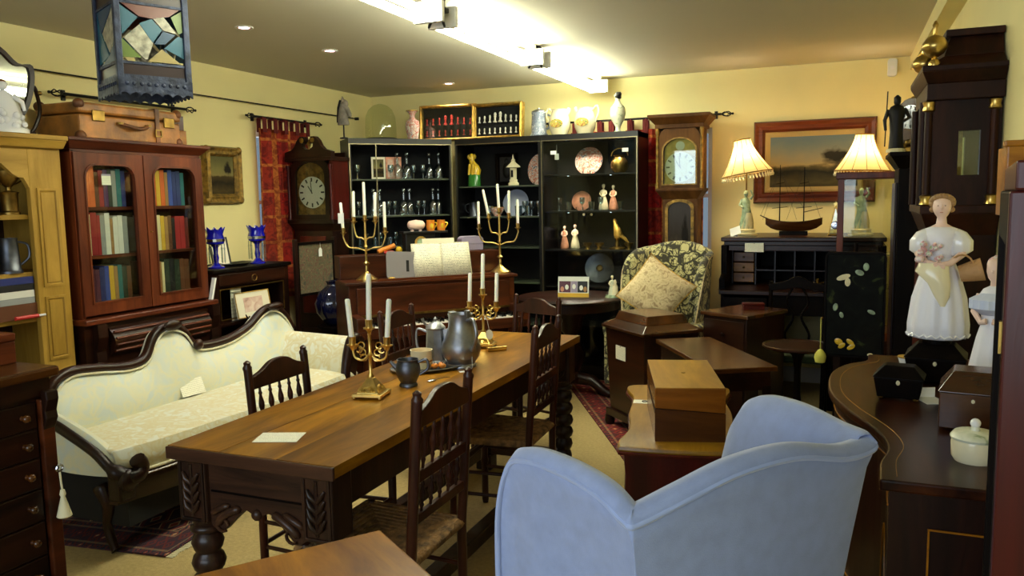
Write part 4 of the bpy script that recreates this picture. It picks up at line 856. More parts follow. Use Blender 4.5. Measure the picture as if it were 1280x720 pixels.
def lady(name, label, loc, rz, h, dress, skin='skin_china', hair='hair_china', base=None, cat='figurine', group=None):
    t = thing(name, label, cat, loc, rz, group); k = h/.46
    def S(secs): return [tuple([a*k for a in q[:5]])+tuple(q[5:]) for q in secs]
    obj('gown', MB().loft(S([(0, 0, 0, .07, .06), (0, 0, .02, .085, .07, .06, 9), (0, 0, .1, .075, .062, .05, 9), (0, 0, .2, .052, .045, .03, 9), (0, 0, .25, .036, .03), (0, 0, .28, .042, .032), (0, 0, .33, .05, .034), (0, 0, .35, .036, .028), (0, 0, .36, .014, .014)]), 28), dress, t, smooth=60)
    m = MB(); m.loft(S([(0, 0, .345, .013, .013), (0, 0, .375, .012, .012), (0, -.004, .385, .02, .02), (0, -.006, .405, .026, .026), (0, -.004, .43, .026, .027), (0, 0, .445, .014, .014)]), 16)
    m.sphere((0, -.031*k, .405*k), .005*k, n=8, m=5)
    for s in (-1, 1): m.tube([(s*.045*k, 0, .33*k), (s*.06*k, -.02*k, .28*k), (s*.03*k, -.05*k, .25*k), (s*.01*k, -.055*k, .255*k)], [.014*k, .012*k, .009*k, .01*k], 8)
    obj('body', m, skin, t, smooth=60)
    obj('hair', MB().sphere((0, .006*k, .425*k), .029*k, .029*k, .026*k).sphere((0, .024*k, .44*k), .014*k), hair, t, smooth=60)
    return t
lady('porcelain_lady', 'pale standing pair figurine at the centre of the glazed cabinet', (-1.84, 6.46, 1.4), 0, .22, 'cream_china', 'cream_china', 'cream_china')
lady('porcelain_lady', 'pale standing figurine right of centre in the glazed cabinet', (-1.76, 6.47, 1.4), 0, .21, 'terracotta_pink', 'cream_china', 'cream_china')
lady('porcelain_lady', 'pink draped figurine on the lower glazed shelf, further left', (-2.17, 6.42, 1.08), 0, .2, 'terracotta_pink')
lady('porcelain_lady', 'cream draped figurine on the lower glazed shelf beside the pink one', (-2.08, 6.43, 1.08), 0, .21, 'cream_china')
t = thing('gilt_ornament', 'tall gilt bird ornament on the lower glazed cabinet shelf', 'ornament', (-1.72, 6.44, 1.08)); obj('stem', MB().lathe([(0, 0), (.07, 0), (.07, .01), (.02, .02), (.015, .07), (.03, .09), (.0, .1)], 16), 'old_brass', t, smooth=40)
obj('bird', MB().loft([(0, 0, .08, .02, .02), (.01, 0, .12, .04, .03), (0, 0, .17, .03, .025), (-.015, 0, .21, .015, .015), (-.02, 0, .235, .018, .015), (-.02, 0, .25, .005, .005)], 12).tube([(.02, 0, .12), (.07, 0, .08), (.11, 0, .03)], [.02, .014, .004], 8), 'gilt', t, smooth=50)
for i, x in enumerate((-1.95, -1.85, -1.6)):
    t = thing('brass_dish', f"small brass trinket dish, {ORD[i]} from left on the lower glazed shelf", 'dish', (x, 6.36, 1.08), 0, 'brass trinkets in the glazed cabinet'); obj('bowl', MB().lathe([(0, 0), (.02, 0), (.015, .02), (.035, .04), (.04, .055), (.036, .055), (0, .03)], 14), 'old_brass', t, smooth=40); obj('foot', MB().lathe([(0, 0), (.026, 0), (.026, .004), (0, .004)], 14), 'brass', t)
t = thing('dark_urn', 'large dark bronze dish in the bottom of the glazed cabinet', 'dish', (-1.9, 6.52, .78)); t.rotation_euler[0] = R(-10); obj('dish', MB().at((0, 0, .13), rx=90).lathe([(0, -.005), (.08, -.003), (.13, .012), (.125, .018), (.08, .004), (0, .004)], 24), 'dark_pewter', t, smooth=50); obj('boss', MB().sphere((0, -.008, .13), .03, .01, .03), 'old_brass', t)
# things on top of the cabinets
ZT = 2.02
t = thing('glass_dome', 'clear glass display dome on the corner cabinet', 'glass dome', (-3.63, 5.93, ZT)); obj('dome', MB().lathe([(.13, .012), (.131, .1), (.125, .19), (.1, .25), (.06, .285), (.02, .298), (0, .3)], 28), 'dome_glass', t, smooth=60, fix=False); obj('base', MB().lathe([(0, 0), (.14, 0), (.14, .008), (.134, .014), (0, .014)], 28), 'ebonised', t, smooth=40)
t = thing('patterned_vase', 'small red and white patterned vase left of the red chess case', 'vase', (-3.42, 6.1, ZT)); obj('body', MB().lathe([(0, 0), (.04, 0), (.045, .01), (.05, .05), (.062, .12), (.055, .16), (.024, .185), (.022, .21), (.035, .235), (.05, .245), (.046, .247), (.018, .21), (0, .18)], 20), 'imari', t, smooth=40); obj('lip', MB().lathe([(.045, .243), (.052, .243), (.052, .25), (.045, .25)], 20), 'gilt', t)
def pawn_profile(h): return [(0, 0), (h*.22, 0), (h*.22, h*.08), (h*.12, h*.16), (h*.09, h*.5), (h*.17, h*.56), (h*.1, h*.62), (h*.16, h*.78), (h*.09, h*.95), (0, h)]
def chess_case(label, loc, rz, w, h, pmat, glass):
    t = thing('chess_case', label, 'display case', loc, rz); t.rotation_euler[0] = R(-5)
    obj('frame', MB().at((0, 0, h/2)).moulding([(w/2, h/2, .05), (w/2, h/2, -.02), (w/2-.012, h/2-.012, -.03), (w/2-.022, h/2-.022, -.016), (w/2-.022, h/2-.022, .04)]), 'gilt', t, bevel=.002)
    obj('backing', MB().box(-w/2+.01, w/2-.01, .035, .045, .01, h-.01), 'black_velvet', t)
    if glass: obj('pane', MB().box(-w/2+.018, w/2-.018, -.008, -.006, .018, h-.018), 'clear_glass', t)
    for r in range(2):
        n = 8
        for i in range(n):
            x = (i-(n-1)/2)*(w-.1)/(n-.6)
            hh = .05 if r == 0 else [.055, .06, .065, .085, .09, .065, .06, .055][i]
            obj('chess_piece', MB().lathe(pawn_profile(hh), 8, (x, .01, .045 if r == 0 else .14)), pmat, t, smooth=40)
plain('red_ivory', (196, 50, 46), .35); plain('white_ivory', (226, 222, 206), .35)
chess_case('gilt-framed case of red chess pieces on the black cabinets', (-3.2, 6.33, ZT), 8, .52, .31, 'red_ivory', True)
chess_case('gilt-framed case of white chess pieces on the black cabinets', (-2.74, 6.34, ZT), 0, .46, .3, 'white_ivory', False)
t = thing('beer_stein', 'blue-grey stoneware stein on the black cabinet', 'stein', (-2.38, 6.4, ZT), 10); obj('body', MB().lathe([(0, 0), (.075, 0), (.078, .015), (.066, .03), (.058, .18), (.062, .2), (.055, .205), (0, .2)], 22), 'stein_blue', t, smooth=40); obj('lid', MB().lathe([(0, .2), (.06, .202), (.058, .212), (.03, .225), (.01, .23), (.008, .24), (0, .242)], 20), 'pewter', t, smooth=40); obj('handle', MB().tube(cr([(.056, 0, .18), (.1, 0, .17), (.105, 0, .1), (.065, 0, .06)]), .009, 8), 'stein_blue', t, smooth=50)
def jug(label, x, rz):
    t = thing('cream_jug', label, 'jug', (x, 6.38, ZT), 0, 'pair of scenic jugs on the black cabinet')
    obj('body', MB().lathe([(0, 0), (.06, 0), (.065, .01), (.085, .06), (.09, .11), (.075, .17), (.06, .195), (.066, .215), (.06, .215), (.05, .19), (0, .17)], 24), 'cream_china', t, smooth=50)
    s = rz
    obj('spout', MB().tube([(-s*.05, 0, .17), (-s*.075, 0, .2), (-s*.085, 0, .222)], [.03, .022, .012], 10), 'cream_china', t, smooth=50)
    obj('handle', MB().tube(cr([(s*.06, 0, .19), (s*.1, 0, .225), (s*.115, 0, .17), (s*.085, 0, .1)]), .008, 8), 'cream_china', t, smooth=50)
    obj('scene_panel', MB().at((.0, -.083, .095), rx=90).loft([(0, 0, .0, .055, .035), (0, 0, .006, .055, .035)], 20), 'scene_print', t)
jug('cream scenic jug beside the blue-grey stein', -2.19, -1); jug('cream scenic jug beside the tall pale vase', -1.97, 1)
t = thing('tall_vase', 'tall pale green vase with flared lip on the glazed cabinet', 'vase', (-1.7, 6.4, ZT)); obj('body', MB().lathe([(0, 0), (.032, 0), (.032, .01), (.018, .025), (.02, .05), (.055, .11), (.064, .16), (.058, .2), (.025, .24), (.018, .265), (.022, .29), (.034, .3), (.016, .28), (0, .26)], 22), 'vase_green', t, smooth=50); obj('lip', MB().tube([(.0, 0, .285), (.01, -.01, .305), (.03, -.01, .315)], [.03, .026, .01], 10), 'iron', t, smooth=50)
# ------------------------------------------------------------------ candles and candelabra
def candle(label, base, top, r, group):
    b = Vector(base); a = Vector(top); t = thing('candle', label, 'candle', base, 0, group)
    d = a-b; o = MB(); o.tube([(0, 0, 0), tuple(d*.97), tuple(d)], [r, r*.93, r*.6], 10)
    obj('wax', o, 'candle_wax', t, smooth=50); obj('wick', MB().tube([tuple(d), tuple(d+Vector((.001, 0, .008)))], .0012, 5), 'wick', t)
def cup_profile(r): return [(0, -.02), (.006, -.018), (.012, -.004), (r*2.0, 0), (r*2.1, .004), (r*1.2, .004), (r*1.25, .03), (r*1.4, .034), (r*1.05, .034), (r*1.02, .006), (0, .006)]
def candelabrum5(label, who, loc, rz, arms, lean, hc, mat='brass'):
    t = thing('candelabrum', label, 'candelabrum', loc, rz, 'five-branch candelabra on the piano')
    obj('base', MB().lathe([(0, 0), (.075, 0), (.075, .008), (.06, .018), (.045, .03), (.03, .04), (.014, .055), (.012, .06)], 24), mat, t, smooth=40)
    obj('stem', MB().lathe([(.012, .055), (.01, .1), (.022, .112), (.022, .118), (.009, .13), (.008, .22), (.014, .23), (.009, .24), (.007, hc)], 14), mat, t, smooth=40)
    names = ['leftmost', 'second from left', 'centre', 'second from right', 'rightmost']
    r = .0105
    for i, (x, z) in enumerate(arms):
        if i == 2:
            obj('candle_cup', MB().lathe(cup_profile(r), 14, (0, 0, hc)), mat, t, smooth=40); p = Vector((0, 0, hc))
        else:
            z0 = .2 if i in (0, 4) else .27
            a = obj('arm', MB().tube(cr([(0, 0, z0), (x*.35, 0, z0+.02), (x*.8, 0, z0+.03), (x, 0, z-.035), (x, 0, z-.015)], 6), .0055, 8), mat, t, smooth=50)
            obj('candle_cup', MB().lathe(cup_profile(r), 14, (x, 0, z)), mat, a, smooth=40); p = Vector((x, 0, z))
        Mw = Matrix.Translation(loc) @ Matrix.Rotation(R(rz), 4, 'Z')
        ln = lean[i]; q = p+Vector((0, 0, .0065)); top = q+Vector((ln[0], 0, ln[1]))
        candle(f"cream taper candle, {names[i]} on the {who} piano candelabrum", tuple(Mw @ q), tuple(Mw @ top), r, 'tapers on the piano candelabra')
# ------------------------------------------------------------------ piano
PX, PY, PA = -2.441, 4.73, 46
t = thing('piano', 'old mahogany piano with open keyboard set across the back corner', 'piano', (PX, PY, 0), PA)
obj('case', MB().box(-.6, .6, .22, .66, .08, .95), 'piano_wood', t, bevel=.004)
obj('top_board', MB().box(-.62, .62, .2, .5, .95, .97), 'piano_wood', t, bevel=.005)
obj('rear_case', MB().box(-.6, .6, .48, .66, .97, 1.13), 'piano_wood', t, bevel=.004)
obj('fall_board', MB().box(-.55, .55, .195, .22, .74, .93), 'piano_wood', t, bevel=.003)
obj('keybed', MB().box(-.6, .6, -.02, .22, .62, .672), 'piano_wood', t, bevel=.004)
for s in (-1, 1): obj('cheek', MB().box(s*.575-.03, s*.575+.03, -.02, .22, .67, .76), 'piano_wood', t, bevel=.006)
obj('key_slip', MB().box(-.55, .55, -.02, .0, .67, .69), 'piano_wood', t)
obj('music_ledge', MB().box(-.4, .45, .21, .235, .97, .985), 'piano_wood', t)
obj('name_strip', MB().box(-.55, .55, .188, .195, .735, .75), 'old_brass', t)
kw = MB().box(0, .0203, 0, .14, 0, .018).mesh('key'); kw.materials.append(MAT['ivory_keys'])
kb = MB().box(0, .011, .0, .09, .0, .026).mesh('key'); kb.materials.append(MAT['black_keys'])
for i in range(50): obj('white_key', kw, '', t, loc=(-.542+i*.0217, .005, .672))
for i in range(49):
    if i % 7 in (1, 4): continue
    obj('black_key', kb, '', t, loc=(-.542+i*.0217+.0157, .05, .6905))
for s in (-1, 1): obj('leg', MB().lathe([(0, .0), (.03, 0), (.035, .03), (.025, .06), (.04, .12), (.045, .4), (.035, .5), (.05, .54), (.05, .62)], 16, (s*.52, .04, 0)), 'piano_wood', t, smooth=40)
obj('lower_panel', MB().box(-.5, .5, .205, .22, .15, .58), 'piano_wood', t, bevel=.004)
def pw(x, y, z): 
    c, s = math.cos(R(PA)), math.sin(R(PA)); return (PX+x*c-y*s, PY+x*s+y*c, z)
# open music book
t = thing('music_book', 'open book of sheet music standing on the piano ledge', 'book', pw(.09, .285, .972), PA)
t.rotation_euler = (R(-16), 0, R(PA))
obj('cover', MB().box(-.215, .215, .006, .009, 0, .245), 'mount_cream', t)
for s in (-1, 1):
    rows = [[(s*.21*u, .003-.012*math.sin(math.pi*u)*(1-u*.3), .235*v+.004) for u in [i/8 for i in range(9)]] for v in (0, 1)]
    obj('page', MB().sheet(rows), 'music_page', t, smooth=60, solid=.002)
obj('page_block', MB().box(-.205, .205, .003, .006, .003, .24), 'paper_edge', t)
o = thing('leaning_board', 'pale grey rounded board leaning on the piano left of the music', 'board', pw(-.2, .29, .972), PA); o.rotation_euler = (R(-14), R(4), R(PA))
obj('board', MB().prism(rrect(-.12, .12, 0, .19, .02), 0, .008, 'xz'), 'grey_board', o); obj('slot', MB().box(.02, .04, -.001, 0, .05, .13), 'iron', o)
o = thing('loose_score', 'cream score propped behind the open music book', 'book', pw(.1, .37, .971), PA); o.rotation_euler = (R(-12), 0, R(PA)); obj('cover', MB().box(-.12, .12, 0, .004, 0, .27), 'mount_cream', o); obj('pages', MB().box(-.116, .118, .004, .01, .004, .265), 'paper_edge', o)
a5 = [(-.15, .325), (-.075, .40), (0, .42), (.07, .40), (.135, .325)]
candelabrum5('five-branch brass candelabrum at the left end of the piano', 'left', pw(-.44, .36, .97), PA-25, a5, [(-.012, .2), (.003, .2), (0, .25), (.006, .19), (0, .2)], .41)
candelabrum5('five-branch brass candelabrum at the right end of the piano', 'right', pw(.55, .36, .97), PA-25, a5, [(0, .19), (-.04, .2), (-.01, .2), (.003, .19), (0, .2)], .44)
o = thing('price_tag', 'white swing tag on the left piano candelabrum', 'tag', tuple(Matrix.Translation(pw(-.44, .36, .97)) @ Matrix.Rotation(R(PA-25), 4, 'Z') @ Vector((-.16, -.0125, .39))), PA-25); obj('tag', MB().box(-.02, .02, 0, .001, 0, .07), 'tag_white', o); obj('string', MB().tube([(0, 0, .07), (-.004, .004, .1), (.0, .012, .1)], .0012, 4), 'tag_white', o)
# things on the piano's rear case
t = thing('mantel_clock', 'black slate mantel clock with gilt round dial on the piano', 'clock', pw(.0, .57, 1.13), PA)
obj('case', MB().box(-.11, .11, -.05, .05, 0, .14), 'black_case', t, bevel=.003); obj('shelf_top', MB().box(-.13, .2, -.07, .06, .14, .155), 'black_case', t, bevel=.002)
obj('dial', MB().at((0, -.051, .075), rx=90).lathe([(0, 0), (.045, 0), (.045, .004), (.034, .006), (0, .003)], 24), 'gilt', t, smooth=40); obj('dial_face', MB().at((0, -.055, .075), rx=90).lathe([(0, 0), (.03, 0), (.03, .002), (0, .002)], 20), 'green_china', t)
t = thing('china_ornament', 'pink rounded china ornament on the black mantel clock', 'ornament', pw(-.02, .56, 1.285), PA); obj('body', MB().at((0, 0, .045), ry=90).loft([(0, 0, -.06, .018, .018), (0, 0, -.05, .03, .03), (0, 0, 0, .038, .038), (0, 0, .05, .03, .03), (0, 0, .065, .012, .012)], 14), 'skin_china', t, smooth=60)
for x in (-.03, .03): obj('leg', MB().lathe([(.012, 0), (.014, .03)], 8, (x, 0, 0)), 'skin_china', t)
for k, (x, nm) in enumerate(((.09, 'beside the pink ornament'), (.17, 'at the right end'))):
    t = thing('painted_cup', f"orange and yellow painted cup on the mantel clock, {nm}", 'cup', pw(x, .56, 1.285), PA); obj('body', MB().lathe([(0, 0), (.028, 0), (.032, .03), (.028, .07), (.032, .078), (.026, .078), (0, .05)], 14), 'orange_glaze', t, smooth=40); obj('motif', MB().sphere((0, -.03, .035), .014, .006, .02, 8, 6), 'gold_glaze', t); obj('handle', MB().tube(cr([(.03, 0, .06), (.05, 0, .05), (.03, 0, .02)]), .005, 6), 'gold_glaze', t)
t = thing('lavender_box', 'lavender rounded casket on the right of the piano case', 'box', pw(.4, .57, 1.13), PA); obj('body', MB().box(-.085, .085, -.05, .05, 0, .05), 'lavender_box', t, bevel=.008); obj('lid', MB().prism(rrect(-.086, .086, .05, .105, .03, 5, (0, 0, 1, 1)), -.051, .051, 'xz'), 'lavender_box', t, smooth=50)
t = thing('red_glass_ornament', 'small red glass ornament on the piano case', 'ornament', pw(.2, .57, 1.13), PA); obj('body', MB().lathe([(0, 0), (.016, 0), (.008, .015), (.022, .035), (.02, .055), (.006, .07), (0, .075)], 12), 'red_glass', t, smooth=40); obj('knob', MB().sphere((0, 0, .078), .007), 'old_brass', t)
t = thing('wooden_fruit', 'orange and yellow painted fruit lying on the piano left of the music', 'ornament', pw(-.24, .56, 1.13), PA); obj('banana', MB().tube(cr([(-.07, 0, .015), (-.03, 0, .03), (.03, 0, .05), (.06, 0, .06)]), [.008]+[.018]*17+[.006], 8), 'orange_glaze', t, smooth=50); obj('lemon', MB().sphere((.09, .01, .025), .025), 'gold_glaze', t, smooth=60); obj('chilli', MB().tube([(-.03, -.03, .012), (.03, -.035, .014), (.05, -.03, .012)], [.01, .011, .003], 8), 'red_ivory', t, smooth=50)
for k, (x, lb) in enumerate(((-.3, 'small gilt oval box on the piano below the grey board'), (.36, 'small gilt oval box on the piano right of the music book'))):
    t = thing('trinket_box', lb, 'box', pw(x, .24, .97), PA); obj('body', MB().loft([(0, 0, 0, .024, .016), (0, 0, .012, .026, .018)], 14), 'brass', t, smooth=40); obj('lid', MB().loft([(0, 0, .012, .026, .018), (0, 0, .02, .022, .014), (0, 0, .023, .006, .004)], 14), 'gilt', t, smooth=40)
# ------------------------------------------------------------------ tapestry fire screen, blue jar
t = thing('fire_screen', 'floral needlework fire screen panel standing by the dark clock', 'fire screen', (-3.67, 5.0, 0), 84)
obj('panel', MB().box(-.19, .19, -.004, .004, .83, 1.2), 'tapestry', t); obj('frame', MB().at((0, 0, 1.015)).moulding([(.2, .2, .012), (.2, .2, -.012), (.185, .18, -.012), (.185, .18, .012)]), 'ebonised', t)
for s in (-1, 1): obj('upright', MB().box(s*.212-.013, s*.212+.013, -.015, .015, .03, 1.24), 'mahogany', t, bevel=.004); obj('foot', MB().box(s*.212-.018, s*.212+.018, -.12, .12, 0, .03), 'mahogany', t, bevel=.005)
obj('stretcher', MB().box(-.2, .2, -.012, .012, .3, .34), 'mahogany_x', t)
o = thing('price_tag', 'white tag hanging on the needlework fire screen', 'tag', (-3.652, 5.04, 1.1), 84); obj('tag', MB().prism([(-.018, 0), (.018, 0), (.018, .05), (.008, .065), (-.008, .065), (-.018, .05)], 0, .001, 'xz'), 'tag_white', o); obj('string', MB().tube([(0, 0, .06), (0, 0, .1)], .0012, 4), 'tag_white', o)
t = thing('plant_stand', 'dark stand carrying the blue glazed jar behind the settee', 'stand', (-3.46, 4.93, 0)); obj('top', MB().lathe([(0, .58), (.13, .58), (.14, .59), (.14, .6), (0, .6)], 24), 'ebonised', t, smooth=40); obj('post', MB().lathe([(.03, .05), (.02, .2), (.03, .4), (.02, .58)], 12), 'ebonised', t, smooth=40); obj('base', MB().lathe([(0, 0), (.13, 0), (.13, .02), (.03, .06)], 20), 'ebonised', t, smooth=40)
plain('navy_glaze', (13, 18, 46), .12, coat=.8, var=.3, vscale=9)
t = thing('blue_jar', 'dark navy glazed lobed jar with a white card behind the settee', 'jar', (-3.46, 4.93, .6)); n = 32
rs = [[(r*(1+f*math.cos(8*a))*math.cos(a), r*(1+f*math.cos(8*a))*math.sin(a), z) for a in [2*math.pi*k/n for k in range(n)]] for r, z, f in ((.06, 0, 0), (.08, .02, .03), (.13, .1, .07), (.14, .17, .08), (.11, .25, .06), (.05, .3, .02), (.06, .33, .1), (.04, .33, 0), (.03, .28, 0))]
obj('body', MB().rings(rs), 'navy_glaze', t, smooth=60); obj('band', MB().lathe([(.05, .295), (.056, .295), (.056, .305), (.05, .305)], 20), 'silver', t)
o = thing('price_card', 'cream price card leaning on the navy jar', 'price card', (-3.325, 4.885, .6), 50); obj('card', MB().box(-.05, .05, 0, .001, .0, .1), 'price_card', o); obj('stay', MB().box(-.01, .01, 0, .03, 0, .002), 'card_white', o)
# ------------------------------------------------------------------ settee
SX, SY = -2.75, 3.3
t = thing('settee', 'long cream damask settee with carved double-hump mahogany back', 'settee', (SX, SY, 0), 90)
# local x = room y - SY (-.95 .. .85), local y: 0 front .. .55 back ; back curve (x, z)
bc = cr([(-.86, 0, .60), (-.83, 0, .70), (-.74, 0, .745), (-.6, 0, .735), (-.42, 0, .71), (-.30, 0, .73), (-.22, 0, .83), (-.13, 0, .865), (-.03, 0, .83), (.03, 0, .745), (.12, 0, .72), (.3, 0, .725), (.48, 0, .77), (.62, 0, .84), (.73, 0, .855), (.82, 0, .80), (.88, 0, .70)], 5)
def backy(z): return .5+.14*(z-.42)
rows = []
for v in [i/8 for i in range(9)]:
    rows.append([(p.x, backy(.38+(p.z-.38)*v)-.05*math.sin(math.pi*min(1, v*.95+.05))-.0, .38+(p.z-.012-.38)*v) for p in bc])
obj('upholstered_back', MB().sheet(rows), 'settee_back', t, smooth=70, solid=.03)
obj('back_outside', MB().sheet([[(p.x, backy(z0 if k == 0 else p.z)+.03, z0 if k == 0 else p.z) for p in bc] for k, z0 in ((0, .2), (1, 0))]), 'settee_back', t, solid=.01)
obj('crest_rail', MB().tube([(p.x, backy(p.z)-.012, p.z) for p in bc], .026, 10), 'mahogany_x', t, smooth=60)
obj('crest_bead', MB().tube([(p.x*.985, backy(p.z)-.035, p.z-.02) for p in bc], .006, 6), 'settee_seat', t, smooth=60)
for c_, r_ in (((-.13, .5, .875), (.06, .02, .03)), ((.03, .49, .745), (.03, .025, .03)), ((.7, .5, .868), (.07, .02, .025))): obj('crest_carving', MB().sphere(c_, *r_), 'mahogany_x', t, smooth=60)
# seat with serpentine front
fr = cr([(-.93, .06, 0), (-.7, .02, 0), (-.4, -.0, 0), (0, -.03, 0), (.4, -.01, 0), (.7, .0, 0), (.86, .05, 0)], 6)
rows = []
for v in [i/10 for i in range(11)]:
    row = []
    for p in fr:
        y = p.y+(.5-p.y)*max(0, (v-.2)/.8); z = [.36, .43][0]+(.11)*min(1, v/.2)**.5 if v < .2 else .47+.015*math.sin(math.pi*(v-.2)/.8)
        y = y-(.0 if v > .2 else .012*math.sin(math.pi*v/.2)); row.append((p.x, y, z))
    rows.append(row)
obj('seat', MB().sheet(rows), 'settee_seat', t, smooth=60, solid=.02)
obj('seat_piping', MB().tube([(p.x, p.y-.012, .365) for p in fr], .008, 8), 'settee_seat', t, smooth=60)
m = MB()
for k in range(len(fr)-1): pass
obj('front_rail', MB().rings([[(p.x, p.y-.006, .215-.03*math.sin(3*p.x+1)), (p.x, p.y-.014, .29), (p.x, p.y-.022, .34), (p.x, p.y-.014, .36), (p.x, p.y+.04, .36), (p.x, p.y+.04, .215-.03*math.sin(3*p.x+1))] for p in fr]), 'mahogany_x', t, smooth=40)
obj('rail_bead', MB().tube([(p.x, p.y-.026, .35) for p in fr], .006, 6), 'walnut_dark', t, smooth=50)
obj('underseat_shade', MB().box(-.88, .82, .05, .52, .13, .36), 'black_velvet', t)  # dark box added to stand in for the shade below the seat
obj('rear_rail', MB().box(-.9, .85, .5, .56, .22, .4), 'mahogany_x', t)
# left scroll end and right rolled arm
def arm(x, s, ztop):
    # upholstered roll along the depth
    pr_ = cr([(0, 0, .42), (s*-.0, 0, .52), (s*.03, 0, .60), (s*.09, 0, ztop), (s*.15, 0, ztop-.005), (s*.19, 0, ztop-.05), (s*.17, 0, ztop-.1), (s*.1, 0, ztop-.13), (s*.07, 0, .42)], 4)
    rs = [[(x+q.x, y, q.z+(.03*(y-.05))) for q in pr_] for y in (.02, .03, .2, .4, .52)]
    obj('arm_roll', MB().rings(rs), 'settee_seat', t, smooth=60)
    sc = cr([(x+s*.0, -.0, .30), (x+s*.005, -.0, .42), (x+s*.03, -.0, .56), (x+s*.085, -.0, ztop-.01), (x+s*.15, 0, ztop-.005), (x+s*.195, 0, ztop-.06), (x+s*.165, 0, ztop-.11), (x+s*.12, 0, ztop-.09), (x+s*.13, 0, ztop-.06)], 5)
    obj('arm_scroll', MB().tube(sc, [.03]*20+[.026]*(len(sc)-20), 10), 'mahogany', t, smooth=60)
    obj('arm_panel', MB().prism([(q.x, q.z) for q in sc[:31]]+[(x+s*.08, .3)], .002, .018, 'xz'), 'mahogany', t)
arm(.68, 1, .68)
# left end: low sweeping upholstered end finishing in a carved scroll
le = cr([(-.85, .52, .62), (-.90, .45, .61), (-.925, .3, .58), (-.92, .16, .52), (-.9, .06, .44)], 6)
obj('end_cushion', MB().rings([[(p.x-.035, p.y, .37), (p.x-.045, p.y, p.z-.02), (p.x-.02, p.y, p.z+.015), (p.x+.03, p.y, p.z-.01), (p.x+.055, p.y, p.z-.1), (p.x+.05, p.y, .4)] for p in le]), 'settee_back', t, smooth=60)
obj('end_scroll', MB().tube(cr([(-.86, .54, .62), (-.94, .46, .6), (-.965, .3, .56), (-.955, .14, .48), (-.945, .04, .4), (-.9, -.02, .37), (-.86, -.02, .40), (-.88, -.02, .44)], 5), [.022]*20+[.034]*16, 10), 'mahogany', t, smooth=60)
obj('end_block', MB().box(-.96, -.88, -.005, .07, .27, .4).sphere((-.915, -.01, .36), .05, .03, .05), 'mahogany', t, bevel=.01, smooth=50)
for x in (-.88, .8):
    obj('leg', MB().tube(cr([(x, .2, .3), (x, .16, .22), (x, .18, .12), (x, .15, .03), (x, .14, .012)]), [.035, .04, .04, .038, .036, .034, .032, .03, .028, .026, .024, .022, .02, .02, .02, .02, .02, .018, .018, .018, .018, .018, .02, .022, .012], 10), 'mahogany', t, smooth=60)
    obj('leg', MB().tube([(x, .53, .3), (x, .55, .12), (x, .6, .0)], [.03, .022, .018], 8), 'mahogany', t, smooth=60)
o = thing('price_card', 'cream price card leaning against the settee back', 'price card', (SX-.43, SY-.08, .495), 84); o.rotation_euler[0] = R(-22); obj('card', MB().box(-.075, .075, 0, .001, 0, .09), 'price_card', o); obj('stay', MB().box(-.01, .01, 0, .03, 0, .002), 'card_white', o)
# ------------------------------------------------------------------ refectory table
TX0, TX1, TY0, TY1, TH = -1.9, -1.29, 1.79, 4.06, .77
cx, cy = (TX0+TX1)/2, (TY0+TY1)/2
t = thing('refectory_table', 'long oak refectory table with carved apron and bobbin-turned legs', 'table', (cx, cy, 0))
w2, l2 = (TX1-TX0)/2, (TY1-TY0)/2
xs = [-w2, -w2+.2, -w2+.41, w2]
for i in range(3): obj('top_plank', MB().box(xs[i]+.0003, xs[i+1]-.0003, -l2+.012, l2-.012, TH-.035, TH-(.0008 if i == 1 else 0)), 'oak_top', t)
for s in (-1, 1): obj('end_cleat', MB().box(-w2, w2, s*l2-(.012 if s > 0 else 0), s*l2+(.012 if s < 0 else 0), TH-.04, TH-.001), 'oak_dark_x', t, bevel=.003)
LX, LY = w2-.075, l2-.075
def carved_block(x, y, z0, z1, w):
    b = obj('leg_block', MB().box(x-w, x+w, y-w, y+w, z0, z1), 'oak_dark', t, bevel=.006)
    obj('carving', MB().at((x, y-w, (z0+z1)/2)).moulding([(w-.004, (z1-z0)/2-.004, .001), (w-.004, (z1-z0)/2-.004, -.006), (w-.014, (z1-z0)/2-.014, -.006), (w-.016, (z1-z0)/2-.016, .001)]), 'oak_dark', b, bevel=.002)
    m = MB(); mid = (z0+z1)/2
    for k in range(4):
        for s in (-1, 1): m.tube([(x, y-w-.001, z0+.03+.03*k), (x+s*.018, y-w-.008, z0+.05+.03*k), (x+s*.03, y-w-.004, z0+.075+.028*k)], [.005, .009, .004], 7)
    m.tube([(x, y-w-.002, z0+.02), (x, y-w-.002, z1-.02)], .005, 6)
    obj('leaf_carving', m, 'oak_dark', b, smooth=60)
prof = [(.03, .0)]; z = .08; bob = []
for zc, r in ((.125, .046), (.19, .05), (.255, .053), (.32, .054), (.385, .053), (.45, .05)):
    bob += [(.036, zc-.032), (r*.88, zc-.02), (r, zc), (r*.88, zc+.02), (.036, zc+.032)]
for sx in (-1, 1):
    for sy in (-1, 1):
        x, y = sx*LX, sy*LY
        carved_block(x, y, .53, .735, .052)
        obj('bobbin_leg', MB().lathe([(.05, .08)]+bob+[(.044, .487), (.05, .492), (.05, .505), (.04, .512), (.045, .53)], 24, (x, y, 0)), 'oak_dark', t, smooth=60)
        obj('foot', MB().box(x-.045, x+.045, y-.045, y+.045, 0, .085), 'oak_dark', t, bevel=.006)
ap = [(-LX+.05, .735), (-LX+.05, .53)]+[(p.x, p.z) for p in cr([(-LX+.055, 0, .52), (-LX+.09, 0, .505), (-LX+.13, 0, .54), (-LX+.17, 0, .575), (-.04, 0, .585), (0, 0, .57), (.04, 0, .585), (LX-.17, 0, .575), (LX-.13, 0, .54), (LX-.09, 0, .505), (LX-.055, 0, .52)], 4)]+[(LX-.05, .53), (LX-.05, .735)]
